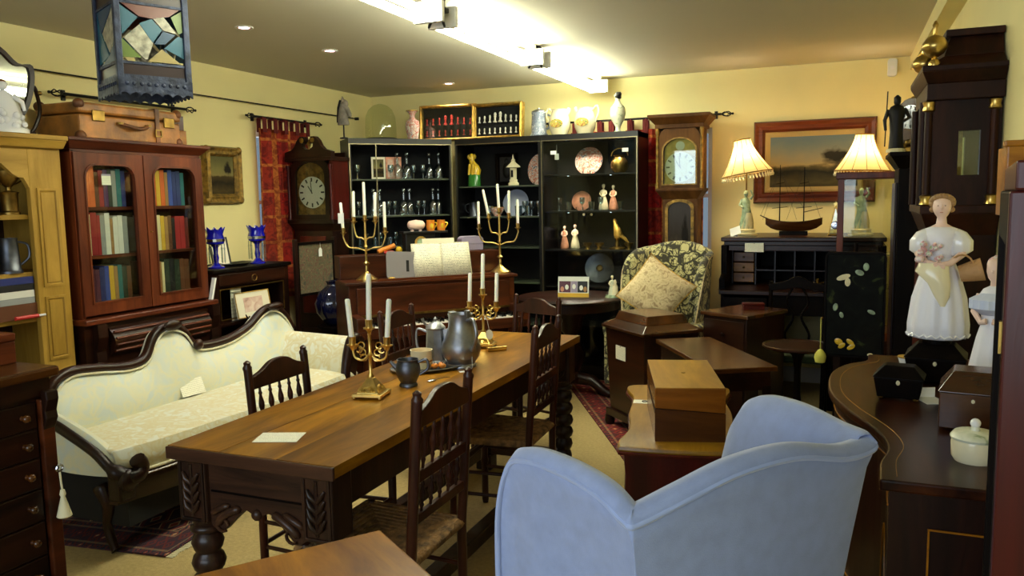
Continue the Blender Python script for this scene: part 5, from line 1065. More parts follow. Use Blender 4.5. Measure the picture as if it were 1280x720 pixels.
for sy in (-1, 1): obj('end_apron', MB().prism(ap, sy*(LY+.02)-.014, sy*(LY+.02)+.014, 'xz'), 'oak_dark_x', t, bevel=.002)
m = MB()
for s in (-1, 1):
    y = -LY-.036
    m.tube(cr([(s*.15, y, .53), (s*.13, y-.006, .555), (s*.1, y-.006, .575), (s*.06, y, .59)], 4), [.006]+[.013]*11+[.004], 8)
    m.tube(cr([(s*.17, y, .56), (s*.14, y-.006, .58), (s*.1, y, .595)], 4), [.005]+[.01]*7+[.004], 8)
    m.tube([(s*.13+.022*math.cos(a), y-.004, .53+.02*math.sin(a)) for a in [k*.6 for k in range(10)]], .005, 6)
m.sphere((0, -LY-.036, .578), .018, .014, .018, 10, 6); obj('apron_carving', m, 'oak_dark_x', t, smooth=60)
obj('apron_groove', MB().box(-LX+.06, LX-.06, -LY-.037, -LY-.034, .63, .636), 'ebonised', t)
for sx in (-1, 1):
    obj('side_apron', MB().box(sx*(LX+.02)-.014, sx*(LX+.02)+.014, -LY+.05, LY-.05, .61, .735), 'oak_dark', t)
    obj('stretcher', MB().box(sx*LX-.03, sx*LX+.03, -LY+.04, LY-.04, .09, .15), 'oak_dark', t, bevel=.005)
for sy in (-1, 1): obj('stretcher', MB().box(-LX+.04, LX-.04, sy*LY-.03, sy*LY+.03, .09, .15), 'oak_dark_x', t, bevel=.005)
# ------------------------------------------------------------------ spindle-back chairs
def bobspindle(h):
    return [(.0, 0), (.005, 0), (.005, h*.12), (.008, h*.2), (.005, h*.26), (.0115, h*.45), (.011, h*.55), (.005, h*.76), (.008, h*.82), (.005, h*.88), (.005, h), (0, h)]
def make_chair(label, H=.9, W=.17):
    t = thing('spindle_chair', label, 'chair', (0, 0, 0), 0, 'spindle-back rush-seat chairs')
    rake = lambda z: -.035*max(0, z-.43)/.47
    for s in (-1, 1):
        obj('rear_post', MB().tube([(s*W, 0, 0), (s*W, 0, .43), (s*W, rake(H*.7), H*.7), (s*W, rake(H-.02), H-.02)], .0165, 10).lathe([(.017, 0), (.018, .01), (.012, .018), (.014, .028), (.004, .036)], 10, (s*W, rake(H), H-.022)), 'chair_wood', t, smooth=50)
        obj('front_leg', MB().lathe([(0, 0), (.014, 0), (.017, .02), (.016, .2), (.02, .22), (.016, .24), (.018, .44), (.012, .455), (0, .455)], 10, (s*(W+.02), .36, 0)), 'chair_wood', t, smooth=50)
    top = [(-W, H-.10), (-W, H-.05)]+[(p.x, p.z) for p in cr([(-W+.02, 0, H-.05), (-W*.6, 0, H-.035), (-W*.3, 0, H-.01), (0, 0, H-.004), (W*.3, 0, H-.01), (W*.6, 0, H-.035), (W-.02, 0, H-.05)], 4)]+[(W, H-.05), (W, H-.10)]
    obj('crest_rail', MB().prism(top, rake(H-.07)-.01, rake(H-.07)+.01, 'xz'), 'chair_wood', t, bevel=.003)
    zm, zl = H-.25, H-.38
    obj('mid_rail', MB().box(-W, W, rake(zm)-.009, rake(zm)+.009, zm-.018, zm+.018), 'chair_wood', t, bevel=.003)
    obj('lower_rail', MB().box(-W, W, rake(zl)-.009, rake(zl)+.009, zl-.015, zl+.015), 'chair_wood', t, bevel=.003)
    for k in range(5):
        x = (k-2)*W*.34
        h = H-.10-(zm+.018); obj('spindle', MB().at((x, rake(zm), zm+.016), rx=5).lathe(bobspindle(h+.006), 8), 'chair_wood', t, smooth=50)
        h = zm-.018-(zl+.015); obj('spindle', MB().at((x, rake(zl), zl+.013), rx=5).lathe(bobspindle(h+.006), 8), 'chair_wood', t, smooth=50)
    # rush seat in four woven triangles
    o = [(-W-.01, .0), (W+.01, .0), (W+.035, .385), (-W-.035, .385)]; c = (0, .2)
    m = MB()
    for i in range(4):
        a, b = o[i], o[(i+1) % 4]
        n = 9
        for k in range(n):
            u0, u1 = k/n, (k+.86)/n
            P_ = lambda q, u: (q[0]+(c[0]-q[0])*u, q[1]+(c[1]-q[1])*u)
            a0, b0, a1, b1 = P_(a, u0), P_(b, u0), P_(a, u1), P_(b, u1); zt = .452-.012*u0
            m.add([(*a0, zt), (*b0, zt), (*b1, zt+.002), (*a1, zt+.002), (*a0, zt-.03), (*b0, zt-.03), (*b1, zt-.03), (*a1, zt-.03)], [(0, 1, 2, 3), (4, 7, 6, 5), (0, 4, 5, 1), (1, 5, 6, 2), (2, 6, 7, 3), (3, 7, 4, 0)])
    obj('rush_seat', m, 'rush', t)
    obj('seat_rail', MB().tube([(-W-.03, .38, .436), (W+.03, .38, .436)], .018, 8), 'rush', t, smooth=50); obj('seat_rail', MB().tube([(-W, 0, .436), (W, 0, .436)], .015, 8), 'rush', t, smooth=50)
    for z in (.19, .29):
        for s in (-1, 1): obj('side_stretcher', MB().tube([(s*W, 0, z), (s*(W+.02), .36, z)], [.008, .009], 8), 'chair_wood', t, smooth=50)
    obj('front_stretcher', MB().tube([(-W-.02, .36, .3), (0, .36, .3), (W+.02, .36, .3)], [.008, .014, .008], 8), 'chair_wood', t, smooth=50); obj('rear_stretcher', MB().tube([(-W, 0, .2), (W, 0, .2)], .009, 8), 'chair_wood', t, smooth=50)
    return t
c0 = make_chair('spindle-back rush-seat chair nearest the camera, right side of the long table', .95)
c0.location = (-1.15, 2.13, 0); c0.rotation_euler = (0, 0, R(90))
copy_tree(c0, (-1.25, 3.33, 0), 92, 'spindle-back rush-seat chair at the far right side of the long table')
c1 = make_chair('spindle-back chair between the settee and the long table, nearer the camera', .9)
c1.location = (-2.03, 2.53, 0); c1.rotation_euler = (0, 0, R(-90))
copy_tree(c1, (-2.27, 3.86, 0), -90, 'spindle-back chair at the far left of the long table, before the piano')
copy_tree(c1, (-1.74, 4.54, 0), 161, 'spindle-back chair at the far end of the long table, right of the piano keys')
# ------------------------------------------------------------------ things on the long table
def candelabrum3(label, who, loc, rz):
    t = thing('candelabrum', label, 'candelabrum', loc, rz, 'three-branch brass candelabra on the long table')
    obj('base', MB().box(-.058, .058, -.058, .058, .008, .02).frustum((-.045, .045, -.045, .045, .02), (-.012, .012, -.012, .012, .075)), 'brass', t, bevel=.003)
    for sx in (-1, 1):
        for sy in (-1, 1): obj('foot', MB().sphere((sx*.05, sy*.05, .006), .008, n=8, m=5), 'brass', t, smooth=60)
    m = MB()
    for k in range(4):
        m.M = Matrix.Rotation(k*math.pi/2, 4, 'Z')
        for i in range(3):
            for s in (-1, 1): m.tube([(s*(.008+.009*i), -.043+.0, .028), (s*(.012+.006*i), -.035, .038), (s*.006*i, -.03+.0, .045)], .0035, 5)
    obj('pierced_work', m, 'brass', t, smooth=50)
    obj('stem', MB().lathe([(.01, .07), (.013, .08), (.007, .09), (.006, .15), (.012, .16), (.006, .17), (.006, .235), (.008, .24)], 12), 'brass', t, smooth=50)
    m = MB()
    for s in (-1, 1):
        for k, (x, z) in enumerate(((.03, .17), (.035, .195), (.025, .15), (.045, .18))):
            m.tube([(s*(x+.013*math.cos(a)), .004*(k % 2), z+.013*math.sin(a)) for a in [j*.7 for j in range(9)]], .0028, 5)
    obj('scrollwork', m, 'brass', t, smooth=50)
    Mw = Matrix.Translation(loc) @ Matrix.Rotation(R(rz), 4, 'Z'); r = .0105
    for s, nm in ((-1, 'left'), (1, 'right')):
        a = obj('arm', MB().tube(cr([(0, 0, .165), (s*.03, 0, .14), (s*.06, 0, .15), (s*.068, 0, .18)], 6), .0045, 8), 'brass', t, smooth=50)
        obj('candle_cup', MB().lathe(cup_profile(r), 14, (s*.068, 0, .195)), 'brass', a, smooth=50)
        q = Vector((s*.068, 0, .2015)); candle(f"white candle leaning in the {nm} cup of the {who} table candelabrum", tuple(Mw @ q), tuple(Mw @ (q+Vector((s*.014 if who == 'near' else .006, 0, .17)))), r, 'candles on the table candelabra')
    obj('centre_cup', MB().lathe(cup_profile(r), 14, (0, 0, .26)), 'brass', t, smooth=50)
    q = Vector((0, 0, .2665)); candle(f"white candle in the raised centre cup of the {who} table candelabrum", tuple(Mw @ q), tuple(Mw @ (q+Vector((.006, 0, .2)))), r, 'candles on the table candelabra')
candelabrum3('brass three-branch candelabrum with square pierced base nearest the price slip', 'near', (-1.63, 2.53, TH), 12)
candelabrum3('brass three-branch candelabrum with square pierced base behind the pewter flagon', 'far', (-1.65, 3.6, TH), 12)
o = thing('price_slip', 'white paper slip lying flat on the near end of the table', 'paper', (-1.62, 1.98, TH), 20); obj('sheet', MB().box(-.07, .07, -.05, .05, .0005, .0015), 'price_card_flat', o)
t = thing('pewter_mug', 'small round dark pewter mug beside the near candelabrum', 'mug', (-1.585, 2.73, TH), 20)
obj('body', MB().lathe([(0, 0), (.036, 0), (.037, .006), (.031, .014), (.044, .04), (.05, .065), (.046, .09), (.041, .1), (.044, .108), (.04, .108), (.036, .09), (.03, .03), (0, .02)], 24), 'dark_pewter', t, smooth=50); obj('handle', MB().tube(cr([(.042, 0, .095), (.075, 0, .105), (.08, 0, .07), (.046, 0, .045)]), .006, 8), 'dark_pewter', t, smooth=50); obj('spout', MB().tube([(-.042, 0, .07), (-.062, 0, .09), (-.07, 0, .1)], [.012, .008, .006], 8), 'dark_pewter', t, smooth=50)
t = thing('tray', 'dark oval pewter tray under the cream mug and coffee pot', 'tray', (-1.66, 3.06, TH), 55); obj('dish', MB().loft([(0, 0, .001, .16, .09), (0, 0, .004, .18, .105), (0, 0, .013, .19, .115), (0, 0, .013, .184, .11), (0, 0, .006, .165, .095)], 30), 'dark_pewter', t, smooth=50); obj('rim', MB().tube([(.187*math.cos(a), .1125*math.sin(a), .013) for a in [2*math.pi*k/30 for k in range(30)]], .003, 6, True), 'pewter', t)
t = thing('cream_mug', 'cream ribbed cup standing on the pewter tray', 'mug', (-1.69, 3.03, TH+.006)); obj('body', MB().lathe([(0, 0), (.045, 0), (.047, .01), (.047, .075), (.05, .08), (.044, .08), (.042, .01), (0, .008)], 24), 'cream_china', t, smooth=50); obj('band', MB().lathe([(.047, .03), (.0485, .03), (.0485, .036), (.047, .036)], 24), 'honey_wood', t)
t = thing('coffee_pot', 'octagonal pewter coffee pot with domed lid on the tray', 'coffee pot', (-1.68, 3.15, TH+.006), 15)
obj('body', MB().lathe([(0, 0), (.06, 0), (.06, .008), (.05, .016), (.042, .15), (.044, .155), (0, .155)], 8), 'pewter', t); obj('lid', MB().lathe([(.044, .155), (.046, .16), (.03, .178), (.012, .185), (.006, .19), (.009, .2), (0, .208)], 16), 'pewter', t, smooth=40); obj('spout', MB().prism([(.036, .15), (.068, .158), (.04, .1)], -.012, .012, 'xz'), 'pewter', t); obj('handle', MB().tube(cr([(-.042, 0, .14), (-.085, 0, .15), (-.085, 0, .07), (-.05, 0, .04)]), .006, 8), 'pewter', t, smooth=50); obj('thumb_piece', MB().tube([(-.035, 0, .16), (-.055, 0, .185), (-.06, 0, .2)], [.005, .006, .008], 6), 'pewter', t)
for i, (dx, dy) in enumerate(((.0, 0), (.03, .012), (.015, .03))):
    t = thing('dried_fruit', f"small orange dried fruit on the pewter tray, {ORD[i]} from the cream cup", 'fruit', (-1.625+dx, 3.03+dy, TH+.006), i*40, 'dried fruit on the tray'); obj('flesh', MB().sphere((0, 0, .012), .017, .015, .012, 10, 6), 'orange_glaze', t, smooth=60); obj('stalk', MB().tube([(0, 0, .022), (.003, 0, .028)], .002, 5), 'wick', t)
t = thing('pewter_flagon', 'large baluster-shaped pewter flagon on the long table', 'flagon', (-1.55, 3.14, TH), -30)
obj('body', MB().lathe([(0, 0), (.066, 0), (.068, .008), (.06, .016), (.08, .045), (.088, .075), (.084, .105), (.062, .15), (.054, .18), (.052, .22), (.056, .235), (.052, .235), (.048, .22), (.05, .18), (.058, .15), (.08, .1), (.08, .06), (0, .02)], 30), 'pewter', t, smooth=60); obj('handle', MB().tube(cr([(.054, 0, .21), (.1, 0, .215), (.12, 0, .15), (.088, 0, .08)]), .008, 8), 'pewter', t, smooth=50); obj('lip', MB().prism([(-.05, .235), (-.075, .238), (-.05, .2)], -.016, .016, 'xz'), 'pewter', t); obj('hinge', MB().box(.045, .065, -.01, .01, .225, .255), 'pewter', t, bevel=.003)
o = thing('price_tag', 'white tag lying at the foot of the pewter flagon', 'tag', (-1.49, 3.03, TH), 40); obj('tag', MB().box(-.015, .035, -.012, .012, .0005, .0015), 'tag_white', o); obj('string', MB().tube([(.03, 0, .002), (.05, .03, .01), (.055, .05, .06)], .0012, 4), 'tag_white', o)
o = thing('price_tag', 'white oval tag tied to the far table candelabrum', 'tag', (-1.6, 3.56, TH+.07), 20); obj('tag', MB().at((0, 0, 0), rx=90).loft([(0, 0, 0, .018, .025), (0, 0, .001, .018, .025)], 16), 'tag_white', o); obj('string', MB().tube([(0, 0, .02), (-.01, .01, .07), (-.03, .02, .1)], .0012, 4), 'tag_white', o)
t = thing('silver_spoon', 'small silver spoon lying beside the pewter mug', 'spoon', (-1.535, 2.83, TH), 60); obj('bowl', MB().sphere((0, 0, .004), .02, .013, .003, 12, 6), 'silver', t, smooth=60); obj('stem', MB().tube([(.018, 0, .004), (.06, 0, .006), (.09, 0, .004)], .002, 6), 'silver', t)
t = thing('brass_box', 'long brass box lying behind the flagon on the table', 'box', (-1.545, 3.52, TH), 48); obj('body', MB().box(-.05, .05, -.012, .012, 0, .012), 'brass', t, bevel=.003); obj('lid', MB().box(-.051, .051, -.013, .013, .012, .02), 'brass', t, bevel=.003)
# ------------------------------------------------------------------ round tip-top table
t = thing('round_table', 'round mahogany pedestal table before the glazed cabinet', 'table', (-1.91, 5.78, 0))
obj('top', MB().lathe([(0, .735), (.385, .735), (.41, .742), (.415, .752), (.405, .76), (0, .76)], 48), 'mahogany_x', t, smooth=40)
obj('apron', MB().lathe([(.35, .67), (.365, .67), (.365, .735), (.35, .735)], 48), 'mahogany_x', t, smooth=40)
obj('pedestal', MB().lathe([(0, .1), (.09, .1), (.1, .14), (.06, .18), (.1, .26), (.11, .32), (.07, .4), (.05, .46), (.08, .5), (.1, .6), (.16, .66), (0, .66)], 24), 'mahogany', t, smooth=50)
for k in range(3):
    a = R(90+120*k+20); obj('foot', MB().tube([(.05*math.cos(a), .05*math.sin(a), .13), (.18*math.cos(a), .18*math.sin(a), .12), (.28*math.cos(a), .28*math.sin(a), .05), (.33*math.cos(a), .33*math.sin(a), .03)], [.05, .045, .035, .03], 10), 'mahogany', t, smooth=60)
t = thing('photo_card', 'printed photo card of a room interior on the round table', 'photo card', (-1.87, 5.72, .76), 8); t.rotation_euler[0] = R(-8)
obj('card', MB().box(-.118, .118, 0, .003, 0, .155), 'card_white', t); obj('yellow_strip', MB().box(-.118, .118, -.001, 0, 0, .03), 'book_yellow', t)
obj('left_photo', MB().box(-.108, -.02, -.001, 0, .035, .12), 'book_plum', t); obj('middle_photo', MB().box(-.018, .03, -.001, 0, .035, .12), 'lavender_box', t); obj('right_photo', MB().box(.032, .108, -.001, 0, .035, .12), 'book_black', t)
for k, (x, z, m) in enumerate(((-.085, .06, 'terracotta_pink'), (-.05, .075, 'card_white'), (.005, .08, 'card_white'), (.06, .07, 'card_white'), (.09, .06, 'book_tan'))): obj('photo_detail', MB().sphere((x, -.0012, z), .014, .001, .02, 8, 6), m, t)
t = lady('china_figure', 'green and cream china figure group on the round table', (-1.58, 5.77, .76), 0, .17, 'vase_green', 'cream_china', 'green_china')
obj('base', MB().loft([(0, 0, 0, .055, .04), (0, 0, .02, .05, .035)], 16), 'green_china', t); obj('companion', MB().loft([(.02, .0, .01, .03, .03), (.022, 0, .08, .022, .022), (.022, 0, .105, .01, .01), (.022, 0, .115, .014, .014), (.022, 0, .135, .004, .004)], 12), 'cream_china', t, smooth=60)
# ------------------------------------------------------------------ wing chairs
def wing_chair(name, label, loc, rz, st, fab, pipe, leg, zs=.42, seat=True, thick=.075, armz=.6, armlen=.56, hw=.30, legz=.16):
    # st: stations along left wing front -> left corner -> right corner -> right wing front: (x,y,ztop, xb,yb)
    t = thing(name, label, 'armchair', loc, rz)
    S = cr([(a, b, c) for a, b, c, d, e in st], 6); B = cr([(d, e, 0) for a, b, c, d, e in st], 6)
    n = len(S); rings = []; edge = []
    for i in range(n):
        a, b = S[max(i-1, 0)], S[min(i+1, n-1)]; tg = Vector((b.x-a.x, b.y-a.y, 0)).normalized(); inn = Vector((-tg.y, tg.x, 0))
        zt = S[i].z; ring = []
        for v in (0, .25, .5, .75, .93):
            p = Vector((B[i].x+(S[i].x-B[i].x)*v**1.3, B[i].y+(S[i].y-B[i].y)*v**1.3, legz+(zt-legz)*v)); ring.append(tuple(p))
        T = Vector((S[i].x, S[i].y, zt)); ring.append(tuple(T-inn*.008+Vector((0, 0, -.012)))); ring.append(tuple(T+inn*.008+Vector((0, 0, .004)))); ring.append(tuple(T+inn*.03+Vector((0, 0, .001)))); ring.append(tuple(T+inn*thick*.75+Vector((0, 0, -.03))))
        for v in (.75, .4, .1):
            p = Vector((B[i].x+(S[i].x-B[i].x)*v, B[i].y+(S[i].y-B[i].y)*v, legz+(zt-legz)*v)); ring.append(tuple(p+inn*(thick+.02)))
        rings.append(ring); edge.append(tuple(T-inn*.004+Vector((0, 0, -.02))))
    obj('shell', MB().rings(rings), fab, t, smooth=70)
    obj('piping', MB().tube(edge, .006, 6), pipe, t, smooth=60)
    q = 6*1
    if seat:
        obj('seat_base', MB().box(-hw+.05, hw-.05, .08, armlen, legz, zs-.1), fab, t, bevel=.02)
        rows = MB(); 
        obj('seat_cushion', MB().rings([[(x*(hw-.03), y, z) for x, y in ((-1, .1), (1, .1), (1, armlen+.02), (-1, armlen+.02))] for z in (zs-.1, zs)]), fab, t, bevel=.03)
        for s in (-1, 1):
            obj('arm', MB().rings([[(s*hw-.05, y, legz), (s*hw+.05, y, legz), (s*hw+.05, y, armz-.05), (s*hw+.065, y, armz-.02), (s*hw+.04, y, armz), (s*hw-.04, y, armz), (s*hw-.065, y, armz-.02), (s*hw-.05, y, armz-.05)] for y in (.1, armlen*.6, armlen)]), fab, t, bevel=.01, smooth=50)
            obj('arm_front', MB().at((s*hw, armlen+.004, armz-.06), rx=90).lathe([(0, -.004), (.055, -.004), (.055, .004), (0, .004)], 18), fab, t)
    for s in (-1, 1):
        obj('front_leg', MB().tube([(s*(hw-.02), armlen-.06, legz+.01), (s*(hw-.02), armlen-.04, .09), (s*(hw-.02), armlen-.03, .0)], [.026, .022, .018], 10), leg, t, smooth=50); obj('rear_leg', MB().tube([(s*(hw-.06), .06, legz+.01), (s*(hw-.06), .02, .0)], [.024, .018], 10), leg, t, smooth=50)
    return t
bst = [(-.325, .40, .74, -.29, .40), (-.33, .385, .9, -.29, .39), (-.328, .345, 1.0, -.285, .36), (-.325, .28, 1.03, -.28, .3), (-.315, .17, 1.035, -.23, .21), (-.308, .07, 1.025, -.21, .13), (-.302, .01, 1.0, -.19, .07), (-.288, .0, .998, -.18, .06), (-.2, -.01, 1.022, -.13, .05), (-.08, -.015, 1.048, -.07, .035), (.06, -.015, 1.05, .05, .035), (.2, -.01, 1.022, .13, .05), (.288, 0, 1.02, .18, .06), (.302, .01, 1.03, .19, .07), (.308, .07, 1.035, .21, .13), (.315, .17, 1.05, .23, .21), (.325, .28, 1.045, .28, .3), (.328, .345, 1.01, .285, .36), (.33, .385, .9, .29, .39), (.325, .40, .74, .29, .40)]
wing_chair('wing_chair', 'pale blue velvet wing chair seen from behind in the right foreground', (-.117, 1.445, 0), 52, bst, 'blue_velvet', 'blue_piping', 'mahogany', hw=.29, armlen=.6)
fst = [(-.3, .36, .62, -.27, .36), (-.33, .33, .85, -.28, .34), (-.335, .27, 1.0, -.28, .28), (-.325, .17, 1.08, -.27, .18), (-.3, .05, 1.1, -.26, .06), (-.25, .0, 1.12, -.24, .03), (-.12, -.02, 1.16, -.12, .02), (0, -.025, 1.17, 0, .02), (.12, -.02, 1.16, .12, .02), (.25, 0, 1.13, .24, .03), (.3, .05, 1.12, .26, .06), (.325, .17, 1.1, .27, .18), (.335, .27, 1.03, .28, .28), (.33, .33, .88, .28, .34), (.3, .36, .62, .27, .36)]
FA = 166; FX, FY = -1.12, 5.98
wing_chair('wing_chair', 'dark green floral tapestry wing chair with a cream cushion', (FX, FY, 0), FA, [(a*.93, b, c, d*.93, e) for a, b, c, d, e in fst], 'floral_fabric', 'cushion_fabric', 'mahogany', hw=.28, armlen=.56, armz=.62)
t = thing('cushion', 'cream patterned square cushion propped on its corner in the floral chair', 'cushion', (-1.2, 5.53, .845), 12)
n = 14; rows = []; m = MB(); m.M = Matrix.Rotation(R(-24), 4, 'X') @ Matrix.Rotation(R(38), 4, 'Y')
def pil(sg): return [[(.2*u*(1-.10*(1-abs(v))**2*0-.09*(1-v*v)*abs(u)), sg*.07*((1-u*u)*(1-v*v))**.45, .2*v*(1-.09*(1-u*u)*abs(v))) for u in [-1+2*i/n for i in range(n+1)]] for v in [-1+2*j/n for j in range(n+1)]]
m.sheet(pil(-1)).sheet(pil(1)); obj('pillow', m, 'cushion_fabric', t, smooth=80)
m = MB(); m.M = Matrix.Rotation(R(-24), 4, 'X') @ Matrix.Rotation(R(38), 4, 'Y'); P_ = pil(1); loop = [P_[0][i] for i in range(n)]+[P_[j][n] for j in range(n)]+[P_[n][n-i] for i in range(n)]+[P_[n-j][0] for j in range(n)]
obj('cord_edge', m.tube(loop, .005, 6, True), 'gilt', t)
# ------------------------------------------------------------------ cellarette, chest, low tables
t = thing('cellarette', 'mahogany sarcophagus-shaped cellarette with stepped lid before the floral chair', 'cellarette', (-1.12, 5.02, 0), -45)
obj('body', MB().frustum((-.21, .21, -.18, .18, .12), (-.235, .235, -.2, .2, .66)), 'mahogany_x', t, bevel=.004); obj('lid_base', MB().frustum((-.255, .255, -.22, .22, .66), (-.255, .255, -.22, .22, .68)).frustum((-.25, .25, -.215, .215, .68), (-.19, .19, -.155, .155, .715)), 'walnut_dark', t, bevel=.004); obj('lid_top', MB().frustum((-.19, .19, -.155, .155, .715), (-.17, .17, -.135, .135, .77)), 'walnut_dark', t, bevel=.004)
obj('plinth', MB().box(-.24, .24, -.2, .2, .07, .12), 'mahogany_x', t, bevel=.005)
for sx in (-1, 1):
    for sy in (-1, 1): obj('foot', MB().lathe([(0, 0), (.025, 0), (.035, .03), (.03, .07)], 12, (sx*.22, sy*.18, 0)), 'mahogany', t, smooth=50)
o = thing('price_card', 'white price card pinned on the front of the cellarette', 'price card', (-1.2615, 4.8785, .47), -45); obj('card', MB().box(-.1, .02, -.002, -.0005, 0, .09), 'price_card', o); obj('pin', MB().sphere((-.04, -.003, .085), .003, n=6, m=4), 'iron', o)
t = thing('commode_chest', 'small mahogany chest with moulded top right of the floral chair', 'chest', (-.56, 5.16, 0), -29)
obj('body', MB().box(-.16, .16, -.2, .2, .1, .76), 'mahogany', t, bevel=.004); obj('top', MB().box(-.175, .175, -.215, .215, .76, .785), 'walnut_dark', t, bevel=.006); obj('plinth', MB().box(-.165, .165, -.205, .205, 0, .1), 'mahogany_x', t, bevel=.004)
for z0, z1 in ((.57, .74), (.38, .55), (.13, .36)):
    d = obj('drawer', MB().box(-.145, .145, -.207, -.198, z0, z1), 'mahogany_x', t, bevel=.003); obj('knob', MB().at((0, -.197, (z0+z1)/2), rx=90).lathe([(.005, .01), (.006, .02), (.013, .026), (.01, .032), (0, .034)], 12), 'mahogany', d, smooth=50)
t = thing('small_box', 'small reddish leather box on the mahogany chest', 'box', (-.51, 5.2, .785), 14); obj('body', MB().box(-.065, .065, -.03, .03, 0, .025), 'red_mahogany', t, bevel=.003); obj('lid', MB().box(-.066, .066, -.031, .031, .026, .042), 'red_mahogany', t, bevel=.004)
# coffee table: corners l(-1.04,4.78) t(-.77,5.1) r(-.33,4.32) b(-.48,3.97)
t = thing('low_table', 'low polished mahogany table between the cellarette and walnut box', 'table', (-.63, 4.27, 0), -59.5)
obj('top', MB().box(-.43, .43, -.165, .165, .655, .68), 'walnut_dark', t, bevel=.005); obj('frieze', MB().box(-.4, .4, -.14, .14, .56, .655), 'mahogany_x', t)
for sx in (-1, 1):
    for sy in (-1, 1): obj('leg', MB().frustum((sx*.38-.014, sx*.38+.014, sy*.12-.014, sy*.12+.014, 0), (sx*.38-.022, sx*.38+.022, sy*.12-.022, sy*.12+.022, .58)), 'mahogany', t)
# serpentine walnut table + writing box
t = thing('walnut_table', 'serpentine-topped walnut table carrying the wooden writing box', 'table', (-.61, 3.29, 0), 12)
hx = .23; hy = .49
out = cr([(-hx, -hy, 0), (-hx*.5, -hy-.015, 0), (0, -hy-.02, 0), (hx*.5, -hy-.015, 0), (hx, -hy, 0), (hx+.005, -hy+.08, 0), (hx-.03, -hy*.5, 0), (hx-.02, 0, 0), (hx-.03, hy*.5, 0), (hx+.005, hy-.08, 0), (hx-.02, hy, 0), (hx*.3, hy+.01, 0), (-hx*.3, hy+.01, 0), (-hx+.02, hy, 0), (-hx-.005, hy-.08, 0), (-hx+.03, hy*.5, 0), (-hx+.02, 0, 0), (-hx+.03, -hy*.5, 0), (-hx-.005, -hy+.08, 0), (-hx, -hy, 0)], 4)[:-1]
T_ = lambda k, z: [(p.x*k[0], p.y*k[1], z) for p in out]
obj('top', MB().rings([T_((.97, .98), .572), T_((1, 1), .578), T_((1.01, 1.005), .588), T_((1, 1), .598), T_((.985, .99), .6)]), 'walnut', t, smooth=25)
obj('edge_moulding', MB().tube([(p.x*1.0, p.y*1.0, .575) for p in out], .008, 6, True), 'red_mahogany', t, smooth=50)
obj('body', MB().rings([T_((.86, .92), .22), T_((.92, .95), .35), T_((.9, .95), .48), T_((.93, .96), .572)]), 'red_mahogany', t, smooth=40)
for sx in (-1, 1):
    for sy in (-1, 1): obj('leg', MB().tube(cr([(sx*.16, sy*.38, .24), (sx*.2, sy*.43, .18), (sx*.17, sy*.4, .08), (sx*.2, sy*.43, .014)], 4), [.035, .036, .037, .036, .034, .03, .027, .024, .022, .02, .019, .018, .022], 10), 'red_mahogany', t, smooth=60)
t = thing('writing_box', 'large walnut writing box with sloping lid line on the serpentine table', 'box', (-.573, 3.15, .6), 16)
obj('base', MB().box(-.128, .128, -.26, .26, 0, .105), 'walnut_x', t, bevel=.003); obj('lid', MB().add([(-.128, -.26, .125), (.128, -.26, .107), (.128, .26, .107), (-.128, .26, .125), (-.128, -.26, .2), (.128, -.26, .2), (.128, .26, .2), (-.128, .26, .2)], [(0, 3, 2, 1), (4, 5, 6, 7), (0, 1, 5, 4), (1, 2, 6, 5), (2, 3, 7, 6), (3, 0, 4, 7)]), 'walnut_x', t, bevel=.003); obj('lid_sheen', MB().box(-.126, .126, -.258, .258, .1995, .2025), 'walnut', t, bevel=.001)  # yellower top plate: the ceiling's reflection is put into its colour
obj('joint', MB().box(-.126, .126, -.258, .258, .1, .13), 'ebonised', t)
obj('front_panel', MB().add([(-.128, -.2605, .0), (.128, -.2605, .0), (.128, -.2605, .106), (-.128, -.2605, .123)], [(0, 1, 2, 3)]), 'walnut_dark', t, solid=.001); obj('escutcheon', MB().lathe([(0, 0), (.008, 0), (.008, .003), (0, .003)], 10, (0, 0, .2015)), 'old_brass', t)
o = thing('price_tag', 'white tag with a drawn key beside the walnut writing box', 'tag', (-.79, 3.42, .6), 10); obj('tag', MB().box(-.05, .07, -.03, .03, .0005, .0015), 'price_card_flat', o); obj('key_bow', MB().tube([(.0+.012*math.cos(a), .012*math.sin(a), .003) for a in [2*math.pi*k/10 for k in range(10)]], .002, 5, True), 'iron', o); obj('key_stem', MB().tube([(.012, 0, .003), (.055, 0, .003)], .002, 5), 'iron', o)
# near table corner at bottom of frame
t = thing('side_table', 'honey-coloured wooden table corner at the bottom edge of the view', 'table', (-.97, 1.52, 0), -36)
# top corner at (-.97,1.52): edges run to (-1.17,1.21) and (-.75,1.35)
a = math.atan2(1.21-1.52, -1.17+.97)
obj('top', MB().box(0, .31, -.6, 0, .725, .75), 'honey_wood', t, bevel=.006); obj('frieze', MB().box(.025, .285, -.575, -.025, .62, .725), 'walnut_dark', t)
for sx in (.05, .26):
    for sy in (-.05, -.55): obj('leg', MB().frustum((sx-.012, sx+.012, sy-.012, sy+.012, 0), (sx-.02, sx+.02, sy-.02, sy+.02, .64)), 'walnut_dark', t)
SIDE = t
